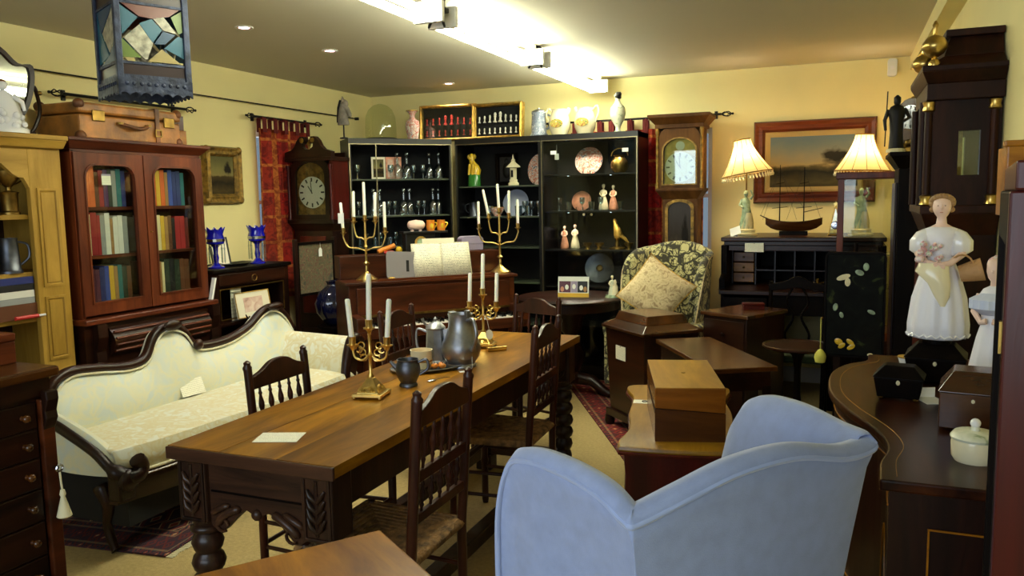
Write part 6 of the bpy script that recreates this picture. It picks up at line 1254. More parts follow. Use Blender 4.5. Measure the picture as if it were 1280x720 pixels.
# ------------------------------------------------------------------ Wellington chest, left foreground
t = thing('tall_chest', 'tall dark narrow chest of many drawers in the left foreground', 'chest of drawers', (-2.13, 1.33, 0), 90)
obj('body', MB().box(-.27, .26, .0, .42, .07, .985), 'mahogany', t, bevel=.003); obj('top', MB().box(-.3, .285, -.03, .44, 1.015, 1.045), 'walnut_dark', t, bevel=.008); obj('frieze', MB().box(-.27, .26, -.015, .42, .965, 1.015), 'mahogany_x', t); obj('plinth', MB().box(-.28, .27, -.015, .43, 0, .07), 'mahogany_x', t, bevel=.004)
for s in (-.25, .242):
    obj('locking_stile', MB().box(s-.02, s+.02, -.022, 0, .08, .955), 'piano_wood', t, bevel=.004)
    obj('carved_bracket', MB().prism([(-.022, .98), (-.045, .98), (-.048, .955), (-.036, .92), (-.04, .9), (-.028, .875), (-.022, .865)], s-.019, s+.019, 'yz'), 'mahogany', t, bevel=.004)
zt = .955
for k in range(9):
    h = .08+.0055*k; z1 = zt-.005; z0 = zt-h; zt = z0
    d = obj('drawer', MB().box(-.222, .215, -.01, .0, z0, z1), 'mahogany_x', t, bevel=.003)
    for x in (-.18, .172): obj('knob', MB().at((x, -.01, (z0+z1)/2), rx=90).lathe([(.008, 0), (.006, .008), (.011, .014), (.012, .02), (.008, .026), (0, .027)], 14), 'walnut_dark', d, smooth=50)
    if z0 < .14: break
t = thing('key_tassel', 'silver key with cream tassel hanging from the dark tall chest', 'tassel', (-2.108, 1.575, .75), 90); obj('key', MB().tube([(0, 0, 0), (0, -.02, 0)], .004, 6), 'silver', t); obj('key_bow', MB().tube([(.01*math.cos(a), -.025, .01*math.sin(a)) for a in [2*math.pi*k/10 for k in range(10)]], .003, 5, True), 'silver', t); obj('cord', MB().tube([(0, -.024, -.008), (.002, -.024, -.05), (.004, -.024, -.07)], .003, 6), 'tassel_cream', t); obj('tassel', MB().lathe([(0, -.065), (.006, -.067), (.009, -.08), (.006, -.087), (.021, -.145), (.018, -.148), (0, -.148)], 14, (.004, -.024, 0)), 'tassel_cream', t, smooth=50)
t = thing('wooden_casket', 'small reddish wooden box on top of the dark tall chest', 'box', (-2.32, 1.5, 1.045), 90); obj('body', MB().box(-.12, .1, -.06, .06, 0, .065), 'bookcase_wood_x', t, bevel=.003); obj('lid', MB().box(-.122, .102, -.062, .062, .066, .09), 'bookcase_wood_x', t, bevel=.004)
t = thing('red_handled_tool', 'red-handled stick lying on the shelf of the pine cabinet', 'stick', (-3.74, 2.66, .95), 0); obj('handle', MB().tube([(.0, 0, .012), (.0, .12, .012)], .01, 8), 'red_ivory', t, smooth=50); obj('tip', MB().tube([(.0, .12, .012), (.0, .16, .012)], .006, 8), 'white_plastic', t)
# ------------------------------------------------------------------ stained-glass lantern
t = thing('glass_lantern', 'hanging square stained-glass lantern with pierced metal frame', 'lantern', (-2.62, 2.49, 1.93), 64)
hw = .128; zb, zt = .055, .40
for sx in (-1, 1):
    for sy in (-1, 1): obj('corner_post', MB().box(sx*hw-.012, sx*hw+.012, sy*hw-.012, sy*hw+.012, .02, zt+.06), 'lead_metal', t, bevel=.003)
for k in range(4):
    M4 = Matrix.Rotation(k*math.pi/2, 4, 'Z'); m = MB(); m.M = M4
    sc = [(-hw-.012, .06)]+[(-hw-.012+(2*hw+.024)*i/28, .012*abs(math.sin(i*math.pi/4))-.004) for i in range(29)]+[(hw+.012, .06)]
    m.prism(sc, -hw-.012, -hw-.004, 'xz'); sk = obj('bottom_skirt', m, 'lead_metal', t)
    m = MB(); m.M = M4
    for i in range(9): m.sphere((-hw+.02+i*.027, -hw-.012, .04), .008, .005, .008, 8, 5)
    obj('stud', m, 'lead_metal', sk, smooth=60)
    for a_, b_, c_ in ((zt-.01, zt+.06, .008), (.06, .075, .006), (.115, .125, .006), (zt-.06, zt-.05, .006)):
        m = MB(); m.M = M4; m.box(-hw, hw, -hw-c_, -hw+.002, a_, b_); obj('rail', m, 'lead_metal', t)
    def pane(poly, mat, nm='pane', kk=k):
        m = MB(); m.M = Matrix.Rotation(kk*math.pi/2, 4, 'Z'); W = 2*hw-.024; x0 = -hw+.012; z0 = .125; Hh = zt-.06-.125
        m.prism([(x0+W*u, z0+Hh*v) for u, v in poly], -hw-.002, -hw+.001, 'xz'); obj(nm, m, mat, t)
    def band(z0, z1, mat):
        m = MB(); m.M = M4; m.box(-hw+.012, hw-.012, -hw-.002, -hw+.001, z0, z1); obj('pane', m, mat, t)
    band(.075, .115, 'pane_maroon'); band(zt-.05, zt-.01, 'pane_maroon')
    if k in (0, 2):
        g = .015
        pane([(.03, 1), (.97, 1), (.8, .86), (.55, .78), (.3, .8)], 'pane_red'); pane([(0, .97), (.28, .78), (.02, .45)], 'pane_teal'); pane([(.04, .4), (.3, .66), (.5, .35), (.4, .06), (.36, .05)], 'pane_white'); pane([(.3, .68), (.5, .78), (.66, .6), (.5, .36)], 'pane_teal'); pane([(.52, .79), (.7, .84), (.9, .56), (.68, .6)], 'pane_white'); pane([(.68, .58), (.88, .54), (.7, .35), (.52, .34)], 'pane_blue'); pane([(0, .4), (.02, .38), (.3, .08), (0, .06)], 'pane_green'); pane([(1, .5), (.92, .52), (.68, .28), (1, .12)], 'pane_teal'); pane([(.4, .02), (.64, .26), (.95, .02)], 'pane_yellow'); pane([(.82, .85), (1, .98), (1, .6), (.93, .56)], 'pane_green')
    else:
        pane([(0, 1), (.9, 1), (.2, .6)], 'pane_blue'); pane([(.25, .58), (.95, .98), (1, .5), (.6, .2)], 'pane_white'); pane([(0, .95), (.22, .56), (.55, .15), (0, .05)], 'pane_teal'); pane([(.6, .15), (1, .45), (1, .02), (.1, .02)], 'pane_blue')
obj('roof', MB().frustum((-hw-.012, hw+.012, -hw-.012, hw+.012, zt+.06), (-.03, .03, -.03, .03, zt+.12)), 'lead_metal', t); obj('chain', MB().tube([(0, 0, zt+.11), (0, 0, ZC-1.93-.02)], .006, 8), 'iron', t); obj('ceiling_rose', MB().lathe([(0, 0), (.05, 0), (.045, -.02), (0, -.03)], 16, (0, 0, ZC-1.93)), 'iron', t, smooth=40)
# ------------------------------------------------------------------ bureau desk with lamps
t = thing('roll_top_desk', 'open dark roll-top desk with pigeonholes below the big painting', 'desk', (-.27, 6.0, 0), 0)
W = .53
obj('top', MB().box(-W-.02, W+.02, -.02, .7, 1.17, 1.2), 'mahogany_x', t, bevel=.006); obj('top_moulding', MB().box(-W, W, .0, .69, 1.14, 1.17), 'mahogany_x', t, bevel=.004); obj('roll_edge', MB().box(-W+.03, W-.03, .02, .05, 1.1, 1.14), 'mahogany_x', t, bevel=.004)
for s in (-1, 1): obj('side_panel', MB().prism([(-.1, .8), (-.1, .9), (0.0, .93), (0.0, 1.14), (.69, 1.14), (.69, .8)], s*W-.02, s*W+.02, 'yz'), 'ebonised', t)
obj('back_panel', MB().box(-W+.02, W-.02, .67, .69, .8, 1.14), 'ebonised', t); obj('writing_surface', MB().box(-W-.01, W+.01, -.18, .69, .8, .83), 'mahogany_x', t, bevel=.005); obj('front_rail', MB().box(-W+.02, W-.02, -.15, -.13, .66, .8), 'ebonised', t)
for x0 in (-W, W-.34): 
    p = obj('pedestal', MB().box(x0, x0+.34, -.15, .66, 0, .8), 'ebonised', t, bevel=.004)
    for z in (.08, .32, .56): d = obj('drawer', MB().box(x0+.02, x0+.32, -.165, -.15, z, z+.22), 'ebonised', p, bevel=.004)
obj('pigeonhole_top', MB().box(-W+.02, W-.02, .3, .66, 1.08, 1.1), 'mahogany_x', t)
for x in [-W+.02, -.34, -.2, -.06, .08, .22, .36, W-.03]: obj('divider', MB().box(x, x+.01, .3, .66, .83, 1.08), 'mahogany', t)
obj('pigeonhole_shelf', MB().box(-.33, .36, .31, .66, .93, .94), 'mahogany_x', t)
for k in range(3):
    d = obj('small_drawer', MB().box(-W+.035, -.345, .28, .6, .845+.078*k, .915+.078*k), 'honey_wood', t, bevel=.003); obj('knob', MB().at((-.42, .28, .88+.078*k), rx=90).lathe([(.004, 0), (.004, .006), (.008, .01), (0, .015)], 10), 'old_brass', d)
t = thing('ink_stand', 'brass-mounted inkstand standing on the roll-top desk', 'inkstand', (-.1, 5.93, .83)); obj('tray', MB().box(-.08, .08, -.04, .04, 0, .02), 'mahogany_x', t, bevel=.004)
for s in (-1, 1): obj('inkwell', MB().lathe([(.018, .02), (.02, .05), (.01, .06), (.012, .085), (0, .09)], 12, (s*.055, 0, 0)), 'old_brass', t, smooth=40)
obj('handle', MB().tube(cr([(-.05, 0, .05), (0, 0, .06), (.05, 0, .05)]), .004, 6), 'old_brass', t)
o = thing('price_card', 'cream price card hanging on the desk edge below the ship', 'price card', (-.585, 5.975, 1.095), 0); obj('card', MB().box(-.065, .065, -.002, 0, 0, .065), 'price_card', o); obj('pin', MB().sphere((0, -.003, .06), .003, n=6, m=4), 'iron', o)
o = thing('price_card', 'small white ticket leaning at the foot of the left table lamp', 'price card', (-.73, 6.12, 1.2), -10); o.rotation_euler = (R(-30), R(-20), R(-10)); obj('card', MB().box(-.04, .04, 0, .001, .012, .08), 'tag_white', o); obj('stay', MB().box(-.008, .008, 0, .03, .012, .014), 'tag_white', o)
def table_lamp(label, who, loc, tilt, turn):
    t = thing('table_lamp', label, 'table lamp', loc, 0, 'figural table lamps on the desk')
    obj('base', MB().lathe([(0, 0), (.085, 0), (.087, .012), (.07, .02), (.066, .035), (.075, .04), (.055, .05), (0, .05)], 24), 'cream_base', t, smooth=40)
    m = MB(); m.loft([(0, 0, .045, .05, .045), (0, 0, .09, .045, .04, .08, 7), (.004, 0, .16, .035, .03, .06, 7), (0, 0, .21, .03, .026), (-.004, 0, .25, .034, .027), (-.004, 0, .275, .024, .02), (-.002, 0, .285, .01, .01), (-.002, 0, .295, .012, .012), (-.003, -.003, .31, .017, .018), (-.002, 0, .33, .014, .015), (0, 0, .34, .004, .004)], 18)
    m.tube([(-.03, 0, .27), (-.045, -.015, .23), (-.02, -.035, .21)], [.01, .009, .007], 7).tube([(.03, 0, .27), (.05, 0, .3), (.03, -.0, .34)], [.01, .008, .006], 7)
    obj('figure', m, 'green_china', t, smooth=60); obj('drapery', MB().loft([(0, 0, .05, .053, .048, .1, 9), (.01, 0, .1, .042, .042, .1, 9), (.015, 0, .17, .028, .03)], 18), 'cream_base', t, smooth=60)
    obj('stem', MB().tube([(0, .0, .33), (0, .0, .48)], .006, 8), 'old_brass', t, smooth=40)
    sh = thing  # shade built tilted about its fitting
    M0 = Matrix.Translation((0, 0, .48)) @ Matrix.Rotation(R(tilt), 4, 'Y') @ Matrix.Rotation(R(turn), 4, 'Z'); n = 48; rs = []
    for k in range(9):
        v = k/8; r = .06+.125*(v**1.5); z = .235-.255*v
        rs.append([((r*(1+.02*math.cos(12*a)))*math.cos(a), (r*(1+.02*math.cos(12*a)))*math.sin(a), z) for a in [2*math.pi*j/n for j in range(n)]])
    m = MB(); m.M = M0; m.rings(rs, True, False); shd = obj('shade', m, 'lamp_shade', t, smooth=60)
    m = MB(); m.M = M0
    for j in range(12):
        a = 2*math.pi*j/12
        m.tube([((.06+.125*(v**1.5))*1.025*math.cos(a), (.06+.125*(v**1.5))*1.025*math.sin(a), .235-.255*v) for v in [k/8 for k in range(9)]], .0022, 5)
    obj('rib', m, 'dull_gilt', shd)
    m = MB(); m.M = M0; m.tube([(.061*math.cos(a), .061*math.sin(a), .236) for a in [2*math.pi*j/24 for j in range(24)]], .005, 6, True); obj('trim', m, 'dull_gilt', shd); m = MB(); m.M = M0; m.tube([(.186*math.cos(a), .186*math.sin(a), -.02) for a in [2*math.pi*j/36 for j in range(36)]], .005, 6, True); obj('trim', m, 'dull_gilt', shd)
    m = MB(); m.M = M0
    for j in range(44):
        a = 2*math.pi*j/44; m.lathe([(0, -.06), (.006, -.052), (.007, -.045), (.002, -.036), (.003, -.02), (0, -.018)], 6, (.186*math.cos(a), .186*math.sin(a), 0))
    obj('bead_fringe', m, 'cream_base', shd)
    m = MB(); m.M = M0; m.sphere((0, 0, .06), .028); obj('light_bulb', m, 'bulb', t, smooth=60)
    m = MB(); m.M = M0; m.tube([(0, 0, 0), (0, 0, .04)], .012, 8); obj('socket', m, 'old_brass', t)
    ld = bpy.data.lights.new('lamp_glow', 'POINT'); ld.energy = 7; ld.color = (1, .78, .5); ld.shadow_soft_size = .05
    lo = bpy.data.objects.new('lamp_glow', ld); COL.objects.link(lo); lo.location = Vector(loc)+M0 @ Vector((0, 0, .11))
table_lamp('table lamp with pleated cream shade and green figure, left of the painting', 'left', (-.68, 6.3, 1.2), -9, 0)
table_lamp('table lamp with pleated cream shade and green figure, behind the vitrine', 'right', (.12, 6.3, 1.2), 2, 8)
# ship model
t = thing('model_ship', 'dark wooden model sailing ship with bare masts on the desk', 'model ship', (-.34, 6.32, 1.2), 0)
obj('cradle', MB().box(-.1, .1, -.025, .025, 0, .03), 'ebonised', t); rs = []
for i in range(11):
    u = -1+2*i/10; hw_ = .035*(1-abs(u)**2.5)+.002; zt_ = .1+.03*abs(u)**2; zb_ = .03+.05*abs(u)**4
    x = u*.2; rs.append([(x, -hw_, zt_), (x, -hw_*.8, (zt_+zb_)/2), (x, 0, zb_), (x, hw_*.8, (zt_+zb_)/2), (x, hw_, zt_)])
obj('hull', MB().rings(rs), 'walnut_dark', t, smooth=50); obj('bowsprit', MB().tube([(-.18, 0, .12), (-.24, 0, .15)], [.006, .003], 6), 'mahogany', t)
m = MB()
for k, (x, h) in enumerate(((-.1, .44), (.07, .42))):
    ms = obj('mast', MB().tube([(x, 0, .08), (x, 0, .08+h)], [.005, .0025], 6), 'ebonised', t)
    for z, w in ((.2, .09), (.3, .07), (.38, .05)): obj('yard', MB().tube([(x-w*.6, 0, z), (x+w*.6, 0, z+.01)], .0022, 5), 'ebonised', ms)
    for s in (-1, 1): m.tube([(x, 0, .08+h*.95), (x+s*.12, 0, .115)], .0012, 4)
m.tube([(-.1, 0, .5), (-.235, 0, .148)], .0012, 4).tube([(-.1, 0, .46), (.07, 0, .2)], .0012, 4); obj('rigging', m, 'iron', t); obj('boom', MB().tube([(.07, 0, .17), (.2, 0, .2)], .003, 5), 'mahogany', t)
t = thing('metronome_clock', 'small glass and brass easel clock right of the model ship', 'clock', (-.05, 6.24, 1.2)); obj('frame', MB().tube([(-.045, 0, .005), (0, 0, .22)], .004, 6).tube([(.045, 0, .005), (0, 0, .22)], .004, 6).tube([(-.05, 0, .005), (.05, 0, .005)], .006, 6), 'brass', t); obj('dial', MB().at((0, -.006, .075), rx=90).lathe([(0, 0), (.03, 0), (.03, .006), (.022, .008), (0, .006)], 20), 'silver', t, smooth=40); obj('star', MB().at((0, 0, .225), rx=90).prism([(.022*(1 if k % 2 == 0 else .45)*math.cos(k*math.pi/5+math.pi/2), .022*(1 if k % 2 == 0 else .45)*math.sin(k*math.pi/5+math.pi/2)) for k in range(10)], -.002, .002), 'brass', t); obj('glass', MB().prism([(-.042, .01), (.042, .01), (0, .2)], .002, .004, 'xz'), 'clear_glass', t)
picture('framed_painting', 'large landscape oil painting in a wide wooden frame on the back wall', (-.225, YB-.012, 1.755), 0, .89, .64, .085, 'bookcase_wood_x', 'big_landscape', .04, 'slip_gold')
# ------------------------------------------------------------------ dark chair, tripod table, screen, vitrine
plain('dark_green_seat', (34, 52, 20), .8)
t = thing('desk_chair', 'dark carved-back chair drawn up to the roll-top desk', 'chair', (-.255, 5.52, 0), 0)
t.scale = (.82, .9, 1.0)
for s in (-1, 1):
    obj('rear_post', MB().tube([(s*.19, -.18, 0), (s*.2, -.14, .45), (s*.2, -.17, .95)], [.017, .02, .014], 10), 'ebonised', t, smooth=50); obj('front_leg', MB().tube([(s*.21, .2, 0), (s*.21, .2, .45)], [.014, .022], 10), 'ebonised', t, smooth=50)
obj('seat', MB().prism([(-.2, -.17), (.2, -.17), (.23, .22), (-.23, .22)], .42, .47, 'xy'), 'dark_green_seat', t, bevel=.015); obj('crest_rail', MB().prism([(p.x, p.z) for p in cr([(-.22, 0, .93), (-.1, 0, .95), (0, 0, .985), (.1, 0, .95), (.22, 0, .93)], 4)]+[(.2, .89), (0, .91), (-.2, .89)], -.185, -.16, 'xz'), 'ebonised', t, bevel=.003)
m = MB()
for s in (-1, 1): m.tube(cr([(s*.03, -.15, .47), (s*.09, -.16, .6), (s*.03, -.165, .72), (s*.08, -.168, .82), (s*.03, -.17, .92)], 5), .009, 8)
obj('splat', m, 'ebonised', t, smooth=50)
t = thing('tripod_table', 'small round mahogany tripod table beside the painted screen', 'table', (-.22, 4.78, 0))
obj('top', MB().lathe([(0, .63), (.185, .63), (.195, .638), (.195, .648), (.185, .65), (.178, .644), (0, .644)], 36), 'mahogany_x', t, smooth=40); obj('column', MB().lathe([(.02, .16), (.035, .2), (.03, .28), (.02, .36), (.018, .5), (.025, .56), (.05, .63)], 16), 'ebonised', t, smooth=50)
for k in range(3):
    a = R(30+120*k); obj('leg', MB().tube(cr([(0, 0, .22), (.1*math.cos(a), .1*math.sin(a), .18), (.17*math.cos(a), .17*math.sin(a), .06), (.23*math.cos(a), .23*math.sin(a), .014)], 5), [.022]*8+[.016]*7+[.018], 8), 'ebonised', t, smooth=60)
o = thing('price_card', 'white card lying on the seat of the dark desk chair', 'price card', (-.24, 5.46, .47), 10); obj('card', MB().box(-.06, .06, -.02, .02, .0005, .0015), 'price_card_flat', o)
t = thing('painted_screen', 'black lacquered screen panel painted with birds and yellow leaves', 'screen', (.065, 4.42, 0), -2)
pts = rrect(-.135, .135, .67, 1.195, .02); obj('panel', MB().prism(pts, -.008, .008, 'xz'), 'dark_lacquer', t, bevel=.003); obj('rim', MB().ringframe(rrect(-.145, .145, .66, 1.205, .03), pts, -.012, .012), 'ebonised', t)
for x, z, rx, rz_, a, mt in ((-.055, 1.075, .035, .014, -20, 'tassel_cream'), (-.035, 1.05, .014, .022, 0, 'tassel_cream'), (.02, 1.1, .022, .014, 20, 'green_china'), (.05, 1.13, .014, .02, 0, 'green_china'), (-.07, .74, .022, .016, 30, 'gold_glaze'), (-.055, .72, .02, .012, -40, 'gold_glaze'), (-.015, .74, .022, .012, 40, 'gold_glaze'), (-.01, .715, .022, .012, -35, 'gold_glaze'), (-.09, .92, .012, .02, 10, 'green_china'), (.08, .9, .02, .01, 25, 'green_china'), (.08, .68, .014, .008, 0, 'tassel_cream'), (-.06, .88, .01, .016, -20, 'green_china')):
    obj('painted_motif', MB().at((x, -.0085, z), ry=a).sphere((0, 0, 0), rx, .0012, rz_, 10, 6), mt, t, smooth=60)
obj('pole', MB().tube([(0, .02, .03), (0, .02, 1.25)], .009, 8), 'ebonised', t, smooth=40)
for k in range(3):
    a = R(90+120*k); obj('foot', MB().tube([(0, .02, .1), (.1*math.cos(a), .02+.1*math.sin(a), .06), (.17*math.cos(a), .02+.17*math.sin(a), .012)], [.018, .016, .012], 8), 'ebonised', t, smooth=60)
t = thing('key_tassel', 'yellow-green tassel hanging at the left edge of the painted screen', 'tassel', (-.092, 4.4, .86)); obj('cord', MB().tube([(.0, 0, .0), (0, 0, -.17)], .0025, 6), 'tassel_green', t); obj('tassel', MB().lathe([(0, -.16), (.012, -.165), (.026, -.185), (.03, -.205), (.024, -.23), (0, -.235)], 14), 'tassel_green', t, smooth=50); obj('ring', MB().sphere((.004, 0, .0), .006, n=8, m=5), 'old_brass', t)
t = thing('vitrine', 'slim mahogany glass vitrine standing before the right-hand lamp', 'vitrine', (.17, 5.2, 0), 0)
w, d = .185, .3
for sx in (-1, 1):
    for y in (.0, d): obj('corner_post', MB().box(sx*w-.018, sx*w+.018, y-.012, y+.018, .66, 1.6), 'bookcase_wood', t, bevel=.003)
obj('cornice', MB().box(-w-.03, w+.03, -.03, d+.03, 1.585, 1.625), 'bookcase_wood', t, bevel=.005); obj('bottom_rail', MB().box(-w-.02, w+.02, -.015, d+.02, .62, .67), 'bookcase_wood', t, bevel=.004)
obj('front_pane', MB().box(-w+.018, w-.018, .0, .003, .67, 1.585), 'door_glass', t)
for s in (-1, 1): obj('side_pane', MB().box(s*w-.002, s*w+.002, .018, d-.012, .67, 1.585), 'door_glass', t)
obj('back_pane', MB().box(-w+.018, w-.018, d, d+.003, .67, 1.585), 'door_glass', t)
for z in (.93, 1.13): obj('glass_shelf', MB().box(-w+.02, w-.02, .02, d-.015, z, z+.006), 'clear_glass', t)
obj('mirror_strip', MB().box(w-.05, w-.02, .012, .016, .68, 1.58), 'mirror', t)
obj('stand', MB().box(-w-.02, w+.02, -.015, d+.02, .52, .62), 'mahogany_x', t, bevel=.004)
for sx in (-1, 1):
    for y in (.01, d-.01): obj('leg', MB().frustum((sx*w-.014, sx*w+.014, y-.014, y+.014, 0), (sx*w-.02, sx*w+.02, y-.02, y+.02, .52)), 'mahogany', t)
# tall stand with bracket clock and bronze figure
t = thing('tall_cabinet', 'tall dark cabinet beyond the oak clock carrying the bracket clock', 'cabinet', (.22, 4.62, 0), -90)
obj('body', MB().box(-.18, .18, .03, .29, .06, 1.62), 'ebonised', t, bevel=.004); obj('cornice', MB().frustum((-.18, .18, .03, .29, 1.62), (-.22, .22, -.01, .295, 1.68)).box(-.225, .225, -.015, .295, 1.68, 1.7), 'ebonised', t, bevel=.003); obj('door', MB().box(-.14, .14, .018, .03, .2, 1.55), 'mahogany', t, bevel=.004); obj('plinth', MB().box(-.19, .19, .02, .295, 0, .06), 'ebonised', t)
t = thing('bracket_clock', 'arched bracket clock with silvered dial on the tall dark cabinet', 'clock', (.305, 4.58, 1.7), -28)
obj('case', MB().prism([(-.075, .03), (.075, .03), (.075, .2)]+[(.075*math.cos(R(a)), .2+.075*math.sin(R(a))) for a in range(20, 180, 20)]+[(-.075, .2)], 0, .1, 'xz'), 'walnut_dark', t, bevel=.003); obj('base', MB().box(-.1, .1, -.03, .12, 0, .03), 'old_brass', t, bevel=.006); dial(t, (0, -.003, .18), .06, 'silver')
m = MB()
for k in range(9): m.sphere((-.08+.02*k, -.02, .045+.012*math.sin(k*1.7)), .018, n=8, m=5)
obj('gilt_mounts', m, 'old_brass', t, smooth=60)
obj('pediment', MB().lathe([(.03, .27), (.02, .285), (.008, .29), (.012, .3), (0, .315)], 10, (0, .05, 0)), 'old_brass', t, smooth=50)
t = thing('bronze_figure', 'dark bronze standing figure left of the bracket clock', 'figurine', (.235, 4.48, 1.7)); obj('plinth', MB().lathe([(0, 0), (.045, 0), (.045, .015), (.035, .02), (0, .02)], 14), 'cream_base', t); m = MB()
m.loft([(0, 0, .02, .035, .03), (0, 0, .1, .03, .026), (0, 0, .16, .034, .026), (0, 0, .2, .042, .028), (0, 0, .225, .03, .022), (0, 0, .235, .012, .012), (0, 0, .245, .016, .017), (0, 0, .27, .016, .017), (0, 0, .282, .004, .004)], 14).tube([(-.038, 0, .21), (-.055, -.01, .16), (-.05, -.02, .11)], [.011, .009, .007], 7).tube([(.038, 0, .21), (.055, -.01, .17), (.03, -.03, .15)], [.011, .009, .007], 7)
obj('figure', m, 'iron', t, smooth=60); obj('staff', MB().tube([(-.052, -.02, .03), (-.045, -.02, .3)], .003, 5), 'iron', t)
# ------------------------------------------------------------------ sideboard and what stands on it
t = thing('sideboard', 'serpentine-fronted mahogany sideboard with line inlay along the right wall', 'sideboard', (.27, 2.53, 0))
ed = cr([(.085, 1.8, 0), (.09, 1.92, 0), (.112, 2.05, 0), (.09, 2.2, 0), (.02, 2.4, 0), (-.025, 2.6, 0), (-.025, 2.85, 0), (.02, 3.02, 0), (.09, 3.12, 0), (.1, 3.24, 0)], 5)
top = [(p.x-.27, p.y-2.53) for p in ed]+[(.24, 3.24-2.53), (.24, 1.8-2.53)]
obj('top', MB().prism(top, .875, .9, 'xy'), 'mahogany_y', t, bevel=.005)
bod = [(p.x-.27+.02, (p.y-2.53)*.975) for p in ed]+[(.235, .69), (.235, -.71)]
obj('body', MB().prism(bod, .35, .875, 'xy'), 'mahogany', t)
obj('top_inlay', MB().tube([(p.x-.27+.035, (p.y-2.53)*.96, .9001) for p in ed], .0012, 4), 'walnut', t)
obj('front_inlay', MB().tube([(p.x-.27+.018, (p.y-2.53)*.975, .84) for p in ed], .0022, 4).tube([(p.x-.27+.018, (p.y-2.53)*.975, .4) for p in ed], .0022, 4), 'honey_wood', t)
for px_, py_ in ((.1, 1.84), (.11, 2.06), (.0, 2.7), (.11, 3.2), (.47, 1.84), (.47, 3.2)):
    lg = obj('leg', MB().frustum((px_-.27+.005, px_-.27+.035, py_-2.53-.015, py_-2.53+.015, 0), (px_-.27, px_-.27+.045, py_-2.53-.022, py_-2.53+.022, .4)), 'mahogany', t)
obj('end_inlay', MB().at((.06, -.7155, .6)).moulding([(.15, .2, 0), (.15, .2, -.003), (.146, .196, -.003), (.146, .196, 0)]), 'honey_wood', t)
m = MB()
for s in range(2):
    m.tube([(ed[6].x-.27+.01-.0, ed[6].y-2.53-.1+.2*(i/12), .55+.2*math.sin(i/12*math.pi)) for i in range(13)], .002, 4)
obj('oval_inlay', m, 'honey_wood', t)
for k, i in enumerate((22, 34)):
    p = ed[i]; obj('ring_handle', MB().tube([(p.x-.27+.01, p.y-2.53+.03*math.cos(a), .62+.03*math.sin(a)) for a in [2*math.pi*j/14 for j in range(14)]], .004, 6, True), 'old_brass', t)
def caddy(label, loc, rz, w, d, h, mat, taper=.85):
    t = thing('tea_caddy', label, 'tea caddy', loc, rz, 'wooden tea caddies on the sideboard')
    obj('body', MB().frustum((-w/2*taper, w/2*taper, -d/2*taper, d/2*taper, .008), (-w/2, w/2, -d/2, d/2, h*.66)), mat, t, bevel=.003); obj('lid', MB().frustum((-w/2-.004, w/2+.004, -d/2-.004, d/2+.004, h*.67), (-w*.3, w*.3, -d*.28, d*.28, h)), mat, t, bevel=.003); obj('escutcheon', MB().sphere((0, -d/2+.002, h*.55), .006, .003, .008, 8, 5), 'tassel_cream', t)
    for sx in (-1, 1):
        for sy in (-1, 1): obj('foot', MB().sphere((sx*w*.35, sy*d*.35, .008), .008, n=8, m=5), 'old_brass', t)
    return t
caddy('dark wooden tea caddy nearest the front edge of the sideboard', (.165, 2.56, .9), -8, .13, .1, .1, 'ebonised')
caddy('dark wooden tea caddy under the porcelain lady on the sideboard', (.285, 2.83, .9), -8, .17, .15, .125, 'ebonised')
caddy('reddish wooden tea caddy nearest the red mahogany case', (.32, 2.3, .9), -8, .15, .16, .15, 'walnut_dark', 1.0)
o = thing('price_card', 'folded white card lying between the tea caddies', 'price card', (.245, 2.56, .9), 20); obj('card', MB().box(-.03, .03, -.05, .05, .0005, .002), 'tag_white', o); obj('fold', MB().box(-.03, .03, .03, .031, .002, .03), 'tag_white', o)
t = thing('cream_pot', 'round cream lidded china pot on the near end of the sideboard', 'pot', (.285, 2.0, .9)); obj('body', MB().lathe([(0, 0), (.04, 0), (.046, .01), (.048, .04), (.046, .05), (0, .05)], 24), 'cream_china', t, smooth=50); obj('lid', MB().lathe([(.048, .05), (.05, .055), (.042, .066), (.01, .07), (.008, .078), (0, .08)], 24), 'vase_green', t, smooth=50); obj('figure_knob', MB().sphere((0, 0, .086), .011), 'porcelain', t, smooth=60)
t = thing('white_dish', 'small white china dish behind the front tea caddy', 'dish', (.22, 2.95, .9)); obj('bowl', MB().lathe([(0, 0), (.025, 0), (.03, .02), (.038, .05), (.035, .05), (0, .01)], 18), 'porcelain', t, smooth=50); obj('rim', MB().lathe([(.035, .05), (.039, .05), (.039, .053), (.035, .053)], 18), 'gilt', t)
